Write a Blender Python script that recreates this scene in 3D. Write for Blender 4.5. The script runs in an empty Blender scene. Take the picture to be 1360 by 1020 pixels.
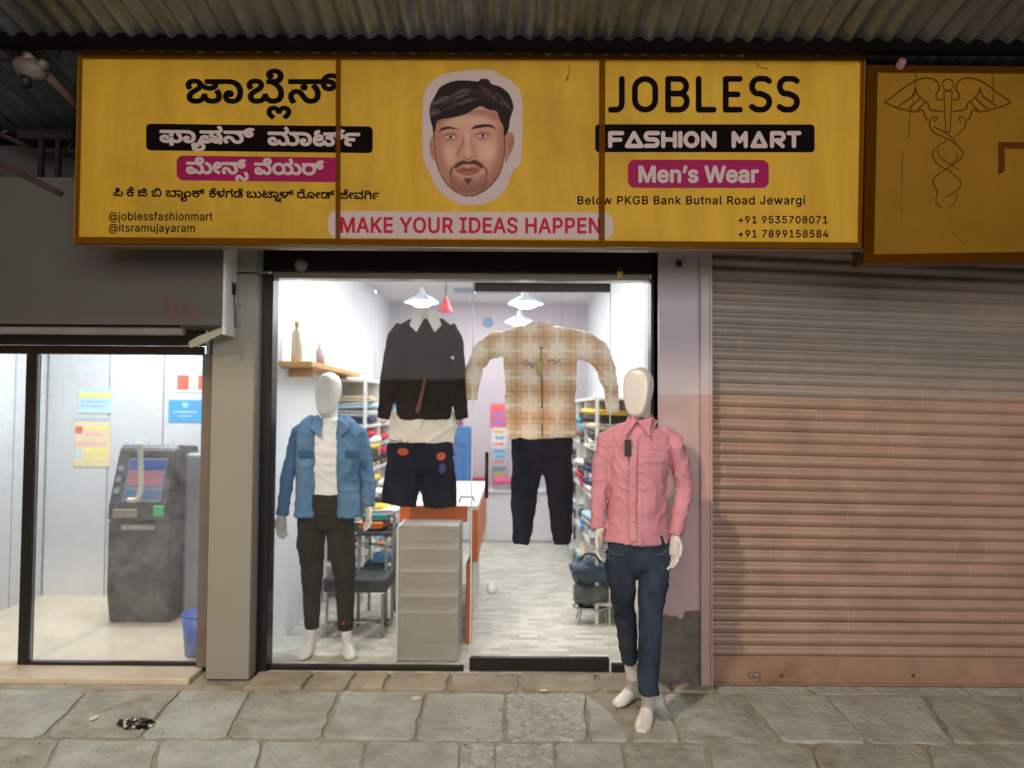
import bpy, bmesh, math, random
from mathutils import Vector, Matrix, noise
random.seed(7)
SC = bpy.context.scene
R = math.radians

# ------------------------------------------------------------------ camera, world, lamps, exposure
CAM = Vector((0.0, -4.35, 1.5))
FPX, CX, CY = 1000.0, 680.0, 510.0
ROT = (Matrix.Rotation(R(92.0), 3, 'X') @ Matrix.Rotation(R(0.4), 3, 'Z'))
cd = bpy.data.cameras.new('camera')
cam = bpy.data.objects.new('camera', cd)
SC.collection.objects.link(cam)
cam.matrix_world = Matrix.Translation(CAM) @ ROT.to_4x4()
cd.sensor_fit = 'HORIZONTAL'
cd.sensor_width = 36.0
cd.lens = 36.0 * FPX / 1360.0
cd.clip_start = 0.05
cd.clip_end = 500
cd.dof.use_dof = True
cd.dof.focus_distance = 3.68
cd.dof.aperture_fstop = 0.85
SC.camera = cam

W = bpy.data.worlds.new("World")
SC.world = W
W.use_nodes = True
wn = W.node_tree
bg = wn.nodes['Background']
sky = wn.nodes.new('ShaderNodeTexSky')
sky.sky_type = 'NISHITA'
sky.sun_disc = False
sky.sun_elevation = R(2)
sky.sun_rotation = R(200)
wn.links.new(sky.outputs[0], bg.inputs[0])
bg.inputs[1].default_value = 0.035

def lamp_area(name, loc, target, size, energy, color, size_y=None):
    l = bpy.data.lights.new(name, 'AREA')
    l.energy = energy
    l.color = color
    l.shape = 'RECTANGLE'
    l.size = size
    l.size_y = size_y or size
    o = bpy.data.objects.new(name, l)
    SC.collection.objects.link(o)
    o.location = loc
    d = Vector(target) - Vector(loc)
    o.rotation_euler = d.to_track_quat('-Z', 'Y').to_euler()
    return o
# street lamp to the left behind the camera, soft fill added for the lit street behind the camera
lamp_area('street_lamp_light', (-3.0, -5.6, 6.13), (0.6, 0, 0.8), 0.30, 370, (1.0, 0.76, 0.56))
lamp_area('street_glow_light', (1.2, -8.8, 3.6), (0.6, 0, 1.0), 8.0, 330, (1.0, 0.98, 0.95), 3.2)

SC.view_settings.view_transform = 'Standard'
SC.view_settings.look = 'None'
SC.view_settings.exposure = 0.0
SC.view_settings.gamma = 1.0
SC.view_settings.use_curve_mapping = False
SC.cycles.use_denoising = True
SC.cycles.max_bounces = 8
SC.cycles.transparent_max_bounces = 16
SC.cycles.sample_clamp_indirect = 6.0

# ------------------------------------------------------------------ placing helpers
def ray(px, py):
    return ROT @ Vector(((px - CX) / FPX, -(py - CY) / FPX, -1.0))
def P(px, py, Y=0.0):
    d = ray(px, py)
    return CAM + d * ((Y - CAM.y) / d.y)
def G(px, py, z=0.0):
    d = ray(px, py)
    return CAM + d * ((z - CAM.z) / d.z)
def PX(px, py, X):
    d = ray(px, py)
    return CAM + d * ((X - CAM.x) / d.x)

# ------------------------------------------------------------------ materials
def lin(c):
    return tuple((v / 12.92 if v <= 0.04045 else ((v + 0.055) / 1.055) ** 2.4) for v in c)
def rgb(r, g, b):
    return lin((r / 255, g / 255, b / 255))
MC = {}
def crease(m, strength=.6, scale=7.0, dist=.03, stretch=(1, 1, .6)):
    """ridged creases for cloth, added under the fine weave bump"""
    nt = m.node_tree; N = nt.nodes; L = nt.links; b = N['Principled BSDF']
    g = N.new('ShaderNodeNewGeometry'); mp = N.new('ShaderNodeMapping'); mp.inputs['Scale'].default_value = stretch; mp.inputs['Rotation'].default_value = (0, .5, 0)
    L.new(g.outputs['Position'], mp.inputs[0])
    n = N.new('ShaderNodeTexNoise'); n.noise_type = 'RIDGED_MULTIFRACTAL'; n.normalize = True
    n.inputs['Scale'].default_value = scale; n.inputs['Detail'].default_value = 3; n.inputs['Distortion'].default_value = .5
    L.new(mp.outputs[0], n.inputs['Vector'])
    bp = N.new('ShaderNodeBump'); bp.inputs['Strength'].default_value = strength; bp.inputs['Distance'].default_value = dist
    L.new(n.outputs['Fac'], bp.inputs['Height'])
    if b.inputs['Normal'].links:
        o = b.inputs['Normal'].links[0].from_node; L.new(bp.outputs[0], o.inputs['Normal'])
    else: L.new(bp.outputs[0], b.inputs['Normal'])
    return m
def mat(name, col, rough=0.6, var=0.12, scale=6.0, bump=0.0, bscale=40.0, metal=0.0, spec=0.5, stretch=(1, 1, 1), dirt=None, dirt_amt=0.5, coat=0.0):
    if name in MC: return MC[name]
    m = bpy.data.materials.new(name); MC[name] = m
    m.use_nodes = True
    nt = m.node_tree; N = nt.nodes; L = nt.links
    b = N['Principled BSDF']
    b.inputs['Roughness'].default_value = rough
    b.inputs['Metallic'].default_value = metal
    b.inputs['Specular IOR Level'].default_value = spec
    if coat:
        b.inputs['Coat Weight'].default_value = coat
        b.inputs['Coat Roughness'].default_value = 0.15
    g = N.new('ShaderNodeNewGeometry')
    mp = N.new('ShaderNodeMapping'); mp.inputs['Scale'].default_value = stretch
    L.new(g.outputs['Position'], mp.inputs[0])
    oi = N.new('ShaderNodeObjectInfo')
    n = N.new('ShaderNodeTexNoise'); n.noise_dimensions = '4D'
    n.inputs['Scale'].default_value = scale; n.inputs['Detail'].default_value = 6; n.inputs['Roughness'].default_value = 0.62
    L.new(mp.outputs[0], n.inputs['Vector'])
    ml = N.new('ShaderNodeMath'); ml.operation = 'MULTIPLY'; ml.inputs[1].default_value = 9.0
    L.new(oi.outputs['Random'], ml.inputs[0]); L.new(ml.outputs[0], n.inputs['W'])
    r = N.new('ShaderNodeValToRGB')
    r.color_ramp.elements[0].position = 0.3; r.color_ramp.elements[1].position = 0.7
    r.color_ramp.elements[0].color = (*[c * (1 - var) for c in col], 1)
    r.color_ramp.elements[1].color = (*[min(1, c * (1 + var)) for c in col], 1)
    L.new(n.outputs['Fac'], r.inputs[0])
    out = r.outputs[0]
    if dirt:
        n3 = N.new('ShaderNodeTexNoise'); n3.inputs['Scale'].default_value = scale * 0.45; n3.inputs['Detail'].default_value = 9; n3.inputs['Roughness'].default_value = 0.7
        L.new(g.outputs['Position'], n3.inputs['Vector'])
        r3 = N.new('ShaderNodeValToRGB'); r3.color_ramp.elements[0].position = 0.48; r3.color_ramp.elements[1].position = 0.68
        r3.color_ramp.elements[1].color = (dirt_amt,) * 3 + (1,)
        L.new(n3.outputs['Fac'], r3.inputs[0])
        mx = N.new('ShaderNodeMix'); mx.data_type = 'RGBA'
        L.new(r3.outputs[0], mx.inputs['Factor']); L.new(out, mx.inputs[6]); mx.inputs[7].default_value = (*dirt, 1)
        out = mx.outputs[2]
    L.new(out, b.inputs['Base Color'])
    if bump:
        n2 = N.new('ShaderNodeTexNoise'); n2.inputs['Scale'].default_value = bscale; n2.inputs['Detail'].default_value = 5
        L.new(mp.outputs[0], n2.inputs['Vector'])
        bp = N.new('ShaderNodeBump'); bp.inputs['Strength'].default_value = bump; bp.inputs['Distance'].default_value = 0.01
        L.new(n2.outputs['Fac'], bp.inputs['Height']); L.new(bp.outputs[0], b.inputs['Normal'])
    return m
def emis(name, col, strength):
    if name in MC: return MC[name]
    m = bpy.data.materials.new(name); MC[name] = m; m.use_nodes = True
    b = m.node_tree.nodes['Principled BSDF']
    b.inputs['Base Color'].default_value = (*col, 1)
    b.inputs['Emission Color'].default_value = (*col, 1)
    b.inputs['Emission Strength'].default_value = strength
    return m
def glass(name, refl=0.07, dust=0.03, even=False, tint=(1, 1, 1), dustcol=(0.6, 0.62, 0.62), rough=0.02):
    m = bpy.data.materials.new(name); MC[name] = m; m.use_nodes = True
    nt = m.node_tree; N = nt.nodes; L = nt.links; N.clear()
    o = N.new('ShaderNodeOutputMaterial')
    t = N.new('ShaderNodeBsdfTransparent'); t.inputs[0].default_value = (*tint, 1)
    gl = N.new('ShaderNodeBsdfGlossy'); gl.inputs['Roughness'].default_value = rough
    df = N.new('ShaderNodeBsdfDiffuse'); df.inputs[0].default_value = (*dustcol, 1)
    a = N.new('ShaderNodeMixShader'); c = N.new('ShaderNodeMixShader')
    g = N.new('ShaderNodeNewGeometry')
    n = N.new('ShaderNodeTexNoise'); n.inputs['Scale'].default_value = 5; n.inputs['Detail'].default_value = 9; n.inputs['Roughness'].default_value = 0.75
    L.new(g.outputs['Position'], n.inputs['Vector'])
    r = N.new('ShaderNodeMapRange'); r.inputs['From Min'].default_value = 0.35; r.inputs['From Max'].default_value = 0.75
    r.inputs['To Min'].default_value = dust * (0.85 if even else 0.4); r.inputs['To Max'].default_value = dust * (1.15 if even else 2.0)
    L.new(n.outputs['Fac'], r.inputs['Value'])
    fr = N.new('ShaderNodeFresnel'); fr.inputs[0].default_value = 1.33
    ad = N.new('ShaderNodeMath'); ad.operation = 'MULTIPLY_ADD'; ad.inputs[1].default_value = 0.5; ad.inputs[2].default_value = -.009 + refl * 0.1; ad.use_clamp = True
    L.new(fr.outputs[0], ad.inputs[0])
    L.new(ad.outputs[0], a.inputs[0]); L.new(t.outputs[0], a.inputs[1]); L.new(gl.outputs[0], a.inputs[2])
    L.new(r.outputs[0], c.inputs[0]); L.new(a.outputs[0], c.inputs[1]); L.new(df.outputs[0], c.inputs[2])
    L.new(c.outputs[0], o.inputs[0])
    return m

# ------------------------------------------------------------------ object helpers
def thing(name, loc, label, cat, group=None):
    o = bpy.data.objects.new(name, None); SC.collection.objects.link(o)
    o.location = loc; o.empty_display_size = 0.1
    o['label'] = label; o['category'] = cat
    if group: o['group'] = group
    return o
def tag(o, label, cat, group=None):
    o['label'] = label; o['category'] = cat
    if group: o['group'] = group
    return o
def link(o, parent=None):
    SC.collection.objects.link(o)
    if parent is not None:
        o.parent = parent
        m = Matrix.Identity(4); q = parent
        while q is not None:
            m = q.matrix_basis @ m if q.parent is None else (q.matrix_parent_inverse @ q.matrix_basis) @ m
            q = q.parent
        o.matrix_parent_inverse = m.inverted()
    return o
def mesh(name, V, F, m=None, parent=None, smooth=False, label=None, kind=None):
    me = bpy.data.meshes.new(name)
    me.from_pydata([tuple(v) for v in V], [], F)
    me.validate()
    if m: me.materials.append(m)
    if smooth:
        for p in me.polygons: p.use_smooth = True
    o = bpy.data.objects.new(name, me)
    link(o, parent)
    if label: o['label'] = label
    if kind: o['kind'] = kind
    return o
def bm_obj(name, bm, m=None, parent=None, smooth=False, **k):
    me = bpy.data.meshes.new(name); bm.normal_update(); bm.to_mesh(me); bm.free()
    if m: me.materials.append(m)
    if smooth:
        for p in me.polygons: p.use_smooth = True
    o = bpy.data.objects.new(name, me); link(o, parent)
    for a, b in k.items():
        if b: o[a] = b
    return o
def addbox(bm, x0, x1, y0, y1, z0, z1, bev=0.0, seg=1):
    t = bmesh.new()
    v = [t.verts.new((x, y, z)) for x in (x0, x1) for y in (y0, y1) for z in (z0, z1)]
    for f in ((0, 1, 3, 2), (4, 6, 7, 5), (0, 4, 5, 1), (2, 3, 7, 6), (0, 2, 6, 4), (1, 5, 7, 3)):
        t.faces.new([v[i] for i in f])
    if bev: bmesh.ops.bevel(t, geom=t.edges[:], offset=bev, segments=seg, affect='EDGES', profile=0.5)
    join(bm, t)
def join(bm, t):
    mp = {}
    for v in t.verts: mp[v] = bm.verts.new(v.co)
    for f in t.faces:
        try: bm.faces.new([mp[v] for v in f.verts])
        except ValueError: pass
    t.free()
def box(name, x0, x1, y0, y1, z0, z1, m, parent=None, bev=0.003, seg=1, **k):
    bm = bmesh.new(); addbox(bm, min(x0, x1), max(x0, x1), min(y0, y1), max(y0, y1), min(z0, z1), max(z0, z1), bev, seg)
    return bm_obj(name, bm, m, parent, **k)
def pbox(name, a, b, Y, depth, m, parent=None, bev=0.003, **k):
    """box whose front face spans pixels a..b on plane Y, going back by depth"""
    p = P(*a, Y); q = P(*b, Y)
    return box(name, p.x, q.x, Y, Y + depth, q.z, p.z, m, parent, bev, **k)
def tube_bm(bm, pts, rx, ry=None, seg=12, ref=Vector((0, 1, 0)), cap=True, sup=2.0):
    pts = [Vector(p) for p in pts]
    n = len(pts)
    if not hasattr(rx, '__len__'): rx = [rx] * n
    if ry is None: ry = rx
    if not hasattr(ry, '__len__'): ry = [ry] * n
    rings = []
    for i, p in enumerate(pts):
        t = (pts[min(i + 1, n - 1)] - pts[max(i - 1, 0)]).normalized()
        a = t.cross(ref)
        if a.length < 1e-4: a = t.cross(Vector((1, 0, 0)))
        a.normalize(); b = a.cross(t).normalized()
        ring = []
        for k in range(seg):
            th = 2 * math.pi * k / seg
            c, s = math.cos(th), math.sin(th)
            if sup != 2.0:
                c = math.copysign(abs(c) ** (2 / sup), c); s = math.copysign(abs(s) ** (2 / sup), s)
            ring.append(bm.verts.new(p + a * rx[i] * c + b * ry[i] * s))
        rings.append(ring)
    for i in range(n - 1):
        for k in range(seg):
            bm.faces.new([rings[i][k], rings[i][(k + 1) % seg], rings[i + 1][(k + 1) % seg], rings[i + 1][k]])
    if cap:
        bm.faces.new(rings[0][::-1]); bm.faces.new(rings[-1])
    bmesh.ops.recalc_face_normals(bm, faces=bm.faces[:])
def tube(name, pts, r, m, parent=None, seg=12, **k):
    bm = bmesh.new(); tube_bm(bm, pts, r, seg=seg)
    return bm_obj(name, bm, m, parent, smooth=True, **k)
def spl(pts, n=8):
    """Catmull-Rom through points (tuples of any length)"""
    out = []
    pts = [tuple(p) for p in pts]
    for i in range(len(pts) - 1):
        p0 = pts[max(i - 1, 0)]; p1 = pts[i]; p2 = pts[i + 1]; p3 = pts[min(i + 2, len(pts) - 1)]
        for j in range(n):
            t = j / n
            out.append(tuple(0.5 * ((2 * b) + (-a + c) * t + (2 * a - 5 * b + 4 * c - d) * t * t + (-a + 3 * b - 3 * c + d) * t ** 3) for a, b, c, d in zip(p0, p1, p2, p3)))
    out.append(pts[-1]); return out
def splc(pts, n=6):
    """closed Catmull-Rom"""
    out = []; m = len(pts)
    for i in range(m):
        p0, p1, p2, p3 = pts[i - 1], pts[i], pts[(i + 1) % m], pts[(i + 2) % m]
        for j in range(n):
            t = j / n
            out.append(tuple(0.5 * ((2 * b) + (-a + c) * t + (2 * a - 5 * b + 4 * c - d) * t * t + (-a + 3 * b - 3 * c + d) * t ** 3) for a, b, c, d in zip(p0, p1, p2, p3)))
    return out
def lathe(name, prof, c, m, parent=None, seg=24, **k):
    bm = bmesh.new(); rs = []
    for r, z in prof:
        rs.append([bm.verts.new((c[0] + r * math.cos(2 * math.pi * i / seg), c[1] + r * math.sin(2 * math.pi * i / seg), c[2] + z)) for i in range(seg)])
    for i in range(len(rs) - 1):
        for j in range(seg):
            bm.faces.new([rs[i][j], rs[i][(j + 1) % seg], rs[i + 1][(j + 1) % seg], rs[i + 1][j]])
    bmesh.ops.recalc_face_normals(bm, faces=bm.faces[:])
    return bm_obj(name, bm, m, parent, smooth=True, **k)
def remesh(bm, voxel, smooth_it=4, disp=None, post=None):
    """union of closed lumps -> one continuous skin"""
    me = bpy.data.meshes.new('tmp'); bm.to_mesh(me); bm.free()
    o = bpy.data.objects.new('tmp', me); SC.collection.objects.link(o)
    r = o.modifiers.new('r', 'REMESH'); r.mode = 'VOXEL'; r.voxel_size = voxel; r.adaptivity = 0
    s = o.modifiers.new('s', 'SMOOTH'); s.factor = 0.6; s.iterations = smooth_it
    dg = bpy.context.evaluated_depsgraph_get()
    me2 = bpy.data.meshes.new_from_object(o.evaluated_get(dg))
    bpy.data.objects.remove(o); bpy.data.meshes.remove(me)
    if post:
        for v in me2.vertices: v.co = post(v.co)
    if disp:
        no = [v.normal.copy() for v in me2.vertices]
        for v, n in zip(me2.vertices, no): v.co = v.co + n * disp(v.co)
    for p in me2.polygons: p.use_smooth = True
    return me2
def skin(name, bm, m, parent, voxel=0.008, smooth_it=4, disp=None, post=None, **k):
    me = remesh(bm, voxel, smooth_it, disp, post); me.name = name; me.materials.clear(); me.materials.append(m)
    o = bpy.data.objects.new(name, me); link(o, parent)
    for a, b in k.items():
        if b: o[a] = b
    return o
def folds(amp=0.006, f=(14, 10, 5), seed=0, ridge=True):
    """cloth folds: stretched noise and ridges"""
    def d(c):
        q = Vector((c.x * f[0] + seed, c.y * f[1], c.z * f[2]))
        a = noise.noise(q)
        w = noise.noise(Vector((c.x * 5 + seed, c.y * 5, c.z * 4)))
        b = 1 - 2 * abs(noise.noise(Vector((c.x * 11 + c.z * 9 + w * 2 + seed, c.y * 8, c.z * 8 - c.x * 5))))
        return amp * (a * 0.9 + (b ** 3 if b > 0 else 0) * (0.8 if ridge else 0))
    return d

# ================================================================== SETTING: ground, pavement
M_stone_d = mat('paving_stone_worn', rgb(158, 161, 152), 0.9, 0.3, 9, 1.0, 30, dirt=rgb(126, 112, 90), dirt_amt=0.65)
M_mortar = mat('mortar_dirt', rgb(150, 146, 132), 0.95, 0.3, 7, 0.6, 60)
M_stone = mat('paving_stone', rgb(168, 174, 168), 0.85, 0.26, 7, 1.0, 38, dirt=rgb(146, 130, 106), dirt_amt=0.5)
M_stone_w = mat('paving_stone_flecked', rgb(172, 177, 171), 0.8, 0.42, 34, 1.0, 50, dirt=rgb(112, 98, 80), dirt_amt=0.4)
M_sill = mat('threshold_stone', rgb(166, 158, 140), 0.8, 0.25, 5, 0.4, 40, dirt=rgb(105, 85, 62), dirt_amt=0.5)
ground = mesh('ground', [(-60, -60, -0.03), (60, -60, -0.03), (60, 60, -0.03), (-60, 60, -0.03)], [(0, 1, 2, 3)], M_mortar)
ground['kind'] = 'structure'
pav = mesh('pavement', [(-9, -7.5, 0.002), (9, -7.5, 0.002), (9, 0.0, 0.002), (-9, 0.0, 0.002)], [(0, 1, 2, 3)], M_mortar)
pav['kind'] = 'structure'

def stone(quad, z=0.012, m=None, jit=0.010, parent=None, gap=0.003):
    """quad: 4 ground corners (x,y); irregular worn slab with a rounded rim"""
    c = Vector((sum(q[0] for q in quad) / 4, sum(q[1] for q in quad) / 4))
    out = []
    for i in range(4):
        a = Vector(quad[i]); b = Vector(quad[(i + 1) % 4])
        for t in (0.05, 0.2, 0.35, 0.5, 0.65, 0.8, 0.95):
            p = a.lerp(b, t); d = (c - p).normalized()
            p = p + d * (gap + random.uniform(0, jit) + .012 * (noise.noise(Vector((p.x * 9, p.y * 9, 1))) + .35)) + Vector((random.uniform(-1, 1), random.uniform(-1, 1))) * jit * 0.35
            out.append(p)
    n = len(out); V = []; F = []
    tx, ty = random.uniform(-.004, .004), random.uniform(-.004, .004)
    def zz(p, h): return h + (p.x - c.x) * tx + (p.y - c.y) * ty
    for p in out: V.append((p.x, p.y, -0.025))
    for p in out: V.append((p.x, p.y, zz(p, z - 0.004)))
    for p in out:
        q = p + (c - p).normalized() * 0.006; V.append((q.x, q.y, zz(q, z)))
    for k in range(n):
        j = (k + 1) % n
        F.append((k, j, n + j, n + k)); F.append((n + k, n + j, 2 * n + j, 2 * n + k))
    F.append(tuple(range(2 * n, 3 * n)))
    return mesh('paving_stone', V, F, m or M_stone, parent)
def yof(py): return G(680, py).y
yA, yB, yC = -0.315, -0.90, -1.62
def jx(px, py, y):   # joint x at ground line y for a joint seen at px,py
    return G(px, py).x
row1 = [(-330, -420), (-190, -270), (-60, -120), (121, 57), (240, 185), (335, 300), (453, 427), (566, 551), (671, 671), (778, 783), (880, 905), (985, 1040), (1095, 1155), (1225, 1268), (1350, 1420), (1480, 1560), (1610, 1700)]
def gx(px, y, z=0.0):
    """ground x at pixel column px on depth y"""
    p = G(px, 900, z); lo, hi = 600, 4000
    for _ in range(40):
        mid = (lo + hi) / 2
        if G(px, mid, z).y > y: lo = mid
        else: hi = mid
    return G(px, lo, z).x
for (a, b), (c, d) in zip(row1[:-1], row1[1:]):
    q = [(gx(b, yB), yB), (gx(d, yB), yB), (gx(c, yA), yA), (gx(a, yA), yA)]
    flecked = 640 < a < 760
    if 800 < a + 60 < 900 and a < 860:     # the slab under the standing mannequin is broken in two
        m1 = (q[0][0] * .55 + q[1][0] * .45, yB); m2 = (q[3][0] * .2 + q[2][0] * .8, yA)
        stone([q[0], m1, (m1[0] * .5 + m2[0] * .5 - .12, (yA + yB) / 2), q[3]], 0.012, M_stone, parent=pav)
        stone([m1, q[1], q[2], m2], 0.015, M_stone, parent=pav)
        continue
    stone(q, random.uniform(.007, .016), M_stone_w if flecked else random.choice((M_stone, M_stone, M_stone_d)), parent=pav)
row2 = [(-300, -420), (-150, -260), (-30, -120), (80, 25), (215, 178), (350, 322), (485, 472), (612, 606), (658, 655), (736, 745), (825, 850), (935, 968), (1075, 1118), (1225, 1275), (1370, 1430), (1500, 1570)]
for (a, b), (c, d) in zip(row2[:-1], row2[1:]):
    stone([(gx(b, yC), yC), (gx(d, yC), yC), (gx(c, yB - .005), yB - .005), (gx(a, yB - .005), yB - .005)], random.uniform(.006, .015), M_stone_w if 600 < a < 670 else random.choice((M_stone, M_stone_d)), parent=pav)
y = yC - .005
for r_ in range(8):
    h = random.uniform(.5, .62); x = -4.8 + random.uniform(-.3, 0)
    while x < 4.8:
        w = random.uniform(.45, .7)
        stone([(x, y - h), (x + w, y - h), (x + w + random.uniform(-.03, .03), y - .005), (x, y - .005)], random.uniform(.008, .013), parent=pav)
        x += w
    y -= h
# threshold strip of narrow slabs in front of the shop and shutter
xs = [P(345, 900).x, P(420, 900).x, P(475, 900).x, P(520, 900).x, P(600, 900).x, P(690, 900).x, P(790, 900).x, P(880, 900).x, P(935, 900).x]
for a, b in zip(xs[:-1], xs[1:]):
    stone([(a, -.30), (b, -.30), (b, -.03), (a, -.03)], random.uniform(.014, .02), M_sill, .008, pav, gap=.004)
x = xs[-1]
while x < 5:
    w = random.uniform(.5, .9)
    stone([(x, -.30), (x + w, -.30), (x + w, -.14), (x, -.14)], 0.004, M_stone, .008, pav); x += w
x = -5.2
while x < P(345, 900).x - .2:
    w = min(random.uniform(.5, .8), P(345, 900).x - x)
    stone([(x, -.30), (x + w, -.30), (x + w, -.225), (x, -.225)], 0.004, M_sill, .004, pav, gap=.004); x += w

# ================================================================== shop room
XL, XR, YB, ZC = -1.47, 0.90, 4.6, 2.78
M_wwall = mat('white_wall_paint', rgb(222, 226, 228), 0.7, 0.03, 3, 0.08, 30)
M_lwall = mat('lavender_wall_paint', rgb(196, 186, 194), 0.7, 0.05, 3, 0.08, 30)
M_ceil = mat('ceiling_paint', rgb(215, 210, 214), 0.8, 0.03, 3)
def vinyl():
    m = mat('patterned_vinyl', rgb(196, 196, 184), 0.35, 0.06, 5)
    nt = m.node_tree; N = nt.nodes; L = nt.links; b = N['Principled BSDF']
    g = N.new('ShaderNodeNewGeometry'); br = N.new('ShaderNodeTexBrick')
    br.inputs['Color1'].default_value = (*rgb(214, 213, 202), 1); br.inputs['Color2'].default_value = (*rgb(168, 167, 154), 1)
    br.inputs['Mortar'].default_value = (*rgb(186, 184, 172), 1); br.inputs['Scale'].default_value = 7.5
    br.inputs['Mortar Size'].default_value = 0.02; br.inputs['Brick Width'].default_value = 0.9; br.inputs['Row Height'].default_value = 0.42; br.inputs['Bias'].default_value = -0.1
    n = N.new('ShaderNodeTexNoise'); n.inputs['Scale'].default_value = 6
    mx = N.new('ShaderNodeMix'); mx.data_type = 'RGBA'; mx.inputs['Factor'].default_value = 0.25
    mp = N.new('ShaderNodeMapping'); mp.inputs['Location'].default_value = (3.3, 7.7, 0)
    L.new(g.outputs['Position'], mp.inputs[0]); L.new(mp.outputs[0], br.inputs['Vector']); L.new(g.outputs['Position'], n.inputs['Vector'])
    L.new(br.outputs['Color'], mx.inputs[6]); L.new(n.outputs['Color'], mx.inputs[7]); L.new(br.outputs['Color'], b.inputs['Base Color'])
    return m
room = thing('shop_room', (0, 2.3, 0), 'brightly lit clothes shop room behind the glass front, white side walls', 'shop interior')
box('floor', XL - .1, XR + .1, -.02, YB + .1, -.1, 0.012, vinyl(), room, 0)
box('side_wall', XL - .28, XL, 0.06, YB + .15, -.1, 3.1, M_wwall, room, 0)
box('side_wall', XR, XR + .15, 0.06, YB + .15, -.1, 3.1, M_wwall, room, 0)
box('back_wall', XL, XR, YB, YB + .15, -.1, 3.1, M_lwall, room, 0)
box('ceiling', XL, XR, 0.06, YB, ZC, 3.1, M_ceil, room, 0)
# ---- ATM booth room
AL, AR, AB = -3.66, -1.79, 1.58
M_panel = mat('grey_blue_cladding', rgb(194, 200, 204), 0.38, 0.04, 2, spec=0.4)
M_cream = mat('cream_floor_tile', rgb(208, 198, 178), 0.3, 0.07, 4, dirt=rgb(150, 135, 110), dirt_amt=0.3)
booth = thing('atm_booth', ((AL + AR) / 2, .8, 0), 'small cash machine booth with pale blue-grey panelled walls and cream floor', 'booth')
box('floor', AL, AR, -.02, AB, -.1, 0.034, M_cream, booth, 0)
box('doorstep', -4.4, P(262, 895, -.1).x, -.215, -.02, -.1, 0.032, M_cream, booth, 0.006)
bx = [AL] + [P(px, 700, AB).x for px in (213,)] + [AR]
for a, b in ((AL, P(140, 700, AB).x), (P(140, 700, AB).x, P(213, 700, AB).x), (P(213, 700, AB).x, AR)):
    box('wall_panel', a + .004, b - .004, AB, AB + .04, .0, 2.6, M_panel, booth, .004)
for a, b in ((.04, .62), (.63, 1.2), (1.21, AB)):
    box('wall_panel', AL - .04, AL, a, b - .006, 0, 2.6, M_panel, booth, .004)
    box('wall_panel', AR, AR + .022, a, b - .006, 0, 2.6, M_panel, booth, .004)
box('ceiling', AL - .05, AR + .03, .04, AB, 2.55, 2.62, M_ceil, booth, 0)
box('backing_wall', AL - .25, AR, AB + .045, AB + .2, -.1, 3.1, M_wwall, booth, 0)
box('backing_wall', AL - .25, AL - .045, .04, AB + .04, -.1, 3.1, M_wwall, booth, 0)

# ================================================================== street front walls
M_up = mat('grey_plaster', rgb(86, 84, 83), 0.85, 0.12, 3, 0.25, 40, dirt=rgb(80, 76, 72), dirt_amt=0.4)
M_acp = mat('dark_grey_cladding', rgb(98, 95, 94), 0.42, 0.05, 1.6, 0.02, 10, spec=0.35)
M_acp2 = mat('grey_pillar_cladding', rgb(150, 147, 138), 0.45, 0.04, 2, 0.0, spec=0.35)
uw = thing('upper_wall', (0, .2, 2.3), 'dim grey plaster wall above the shopfronts and under the tin awning', 'wall')
box('wall_panel', -6, 6, .065, .35, 2.46, 4.2, M_up, uw, 0)
lw = thing('side_building', (-5, .2, 0), 'grey wall at the far left edge beside the cash machine booth', 'wall')
box('wall_panel', -6, AL - .05, .0, .3, -.1, 2.46, M_up, lw, 0)
rw = thing('side_building', (5.2, .2, 0), 'plain grey wall right of the steel shutter, past the picture edge', 'wall')
box('wall_panel', 4.61, 7, -.02, .3, -.1, 2.455, M_up, rw, 0)
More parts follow.
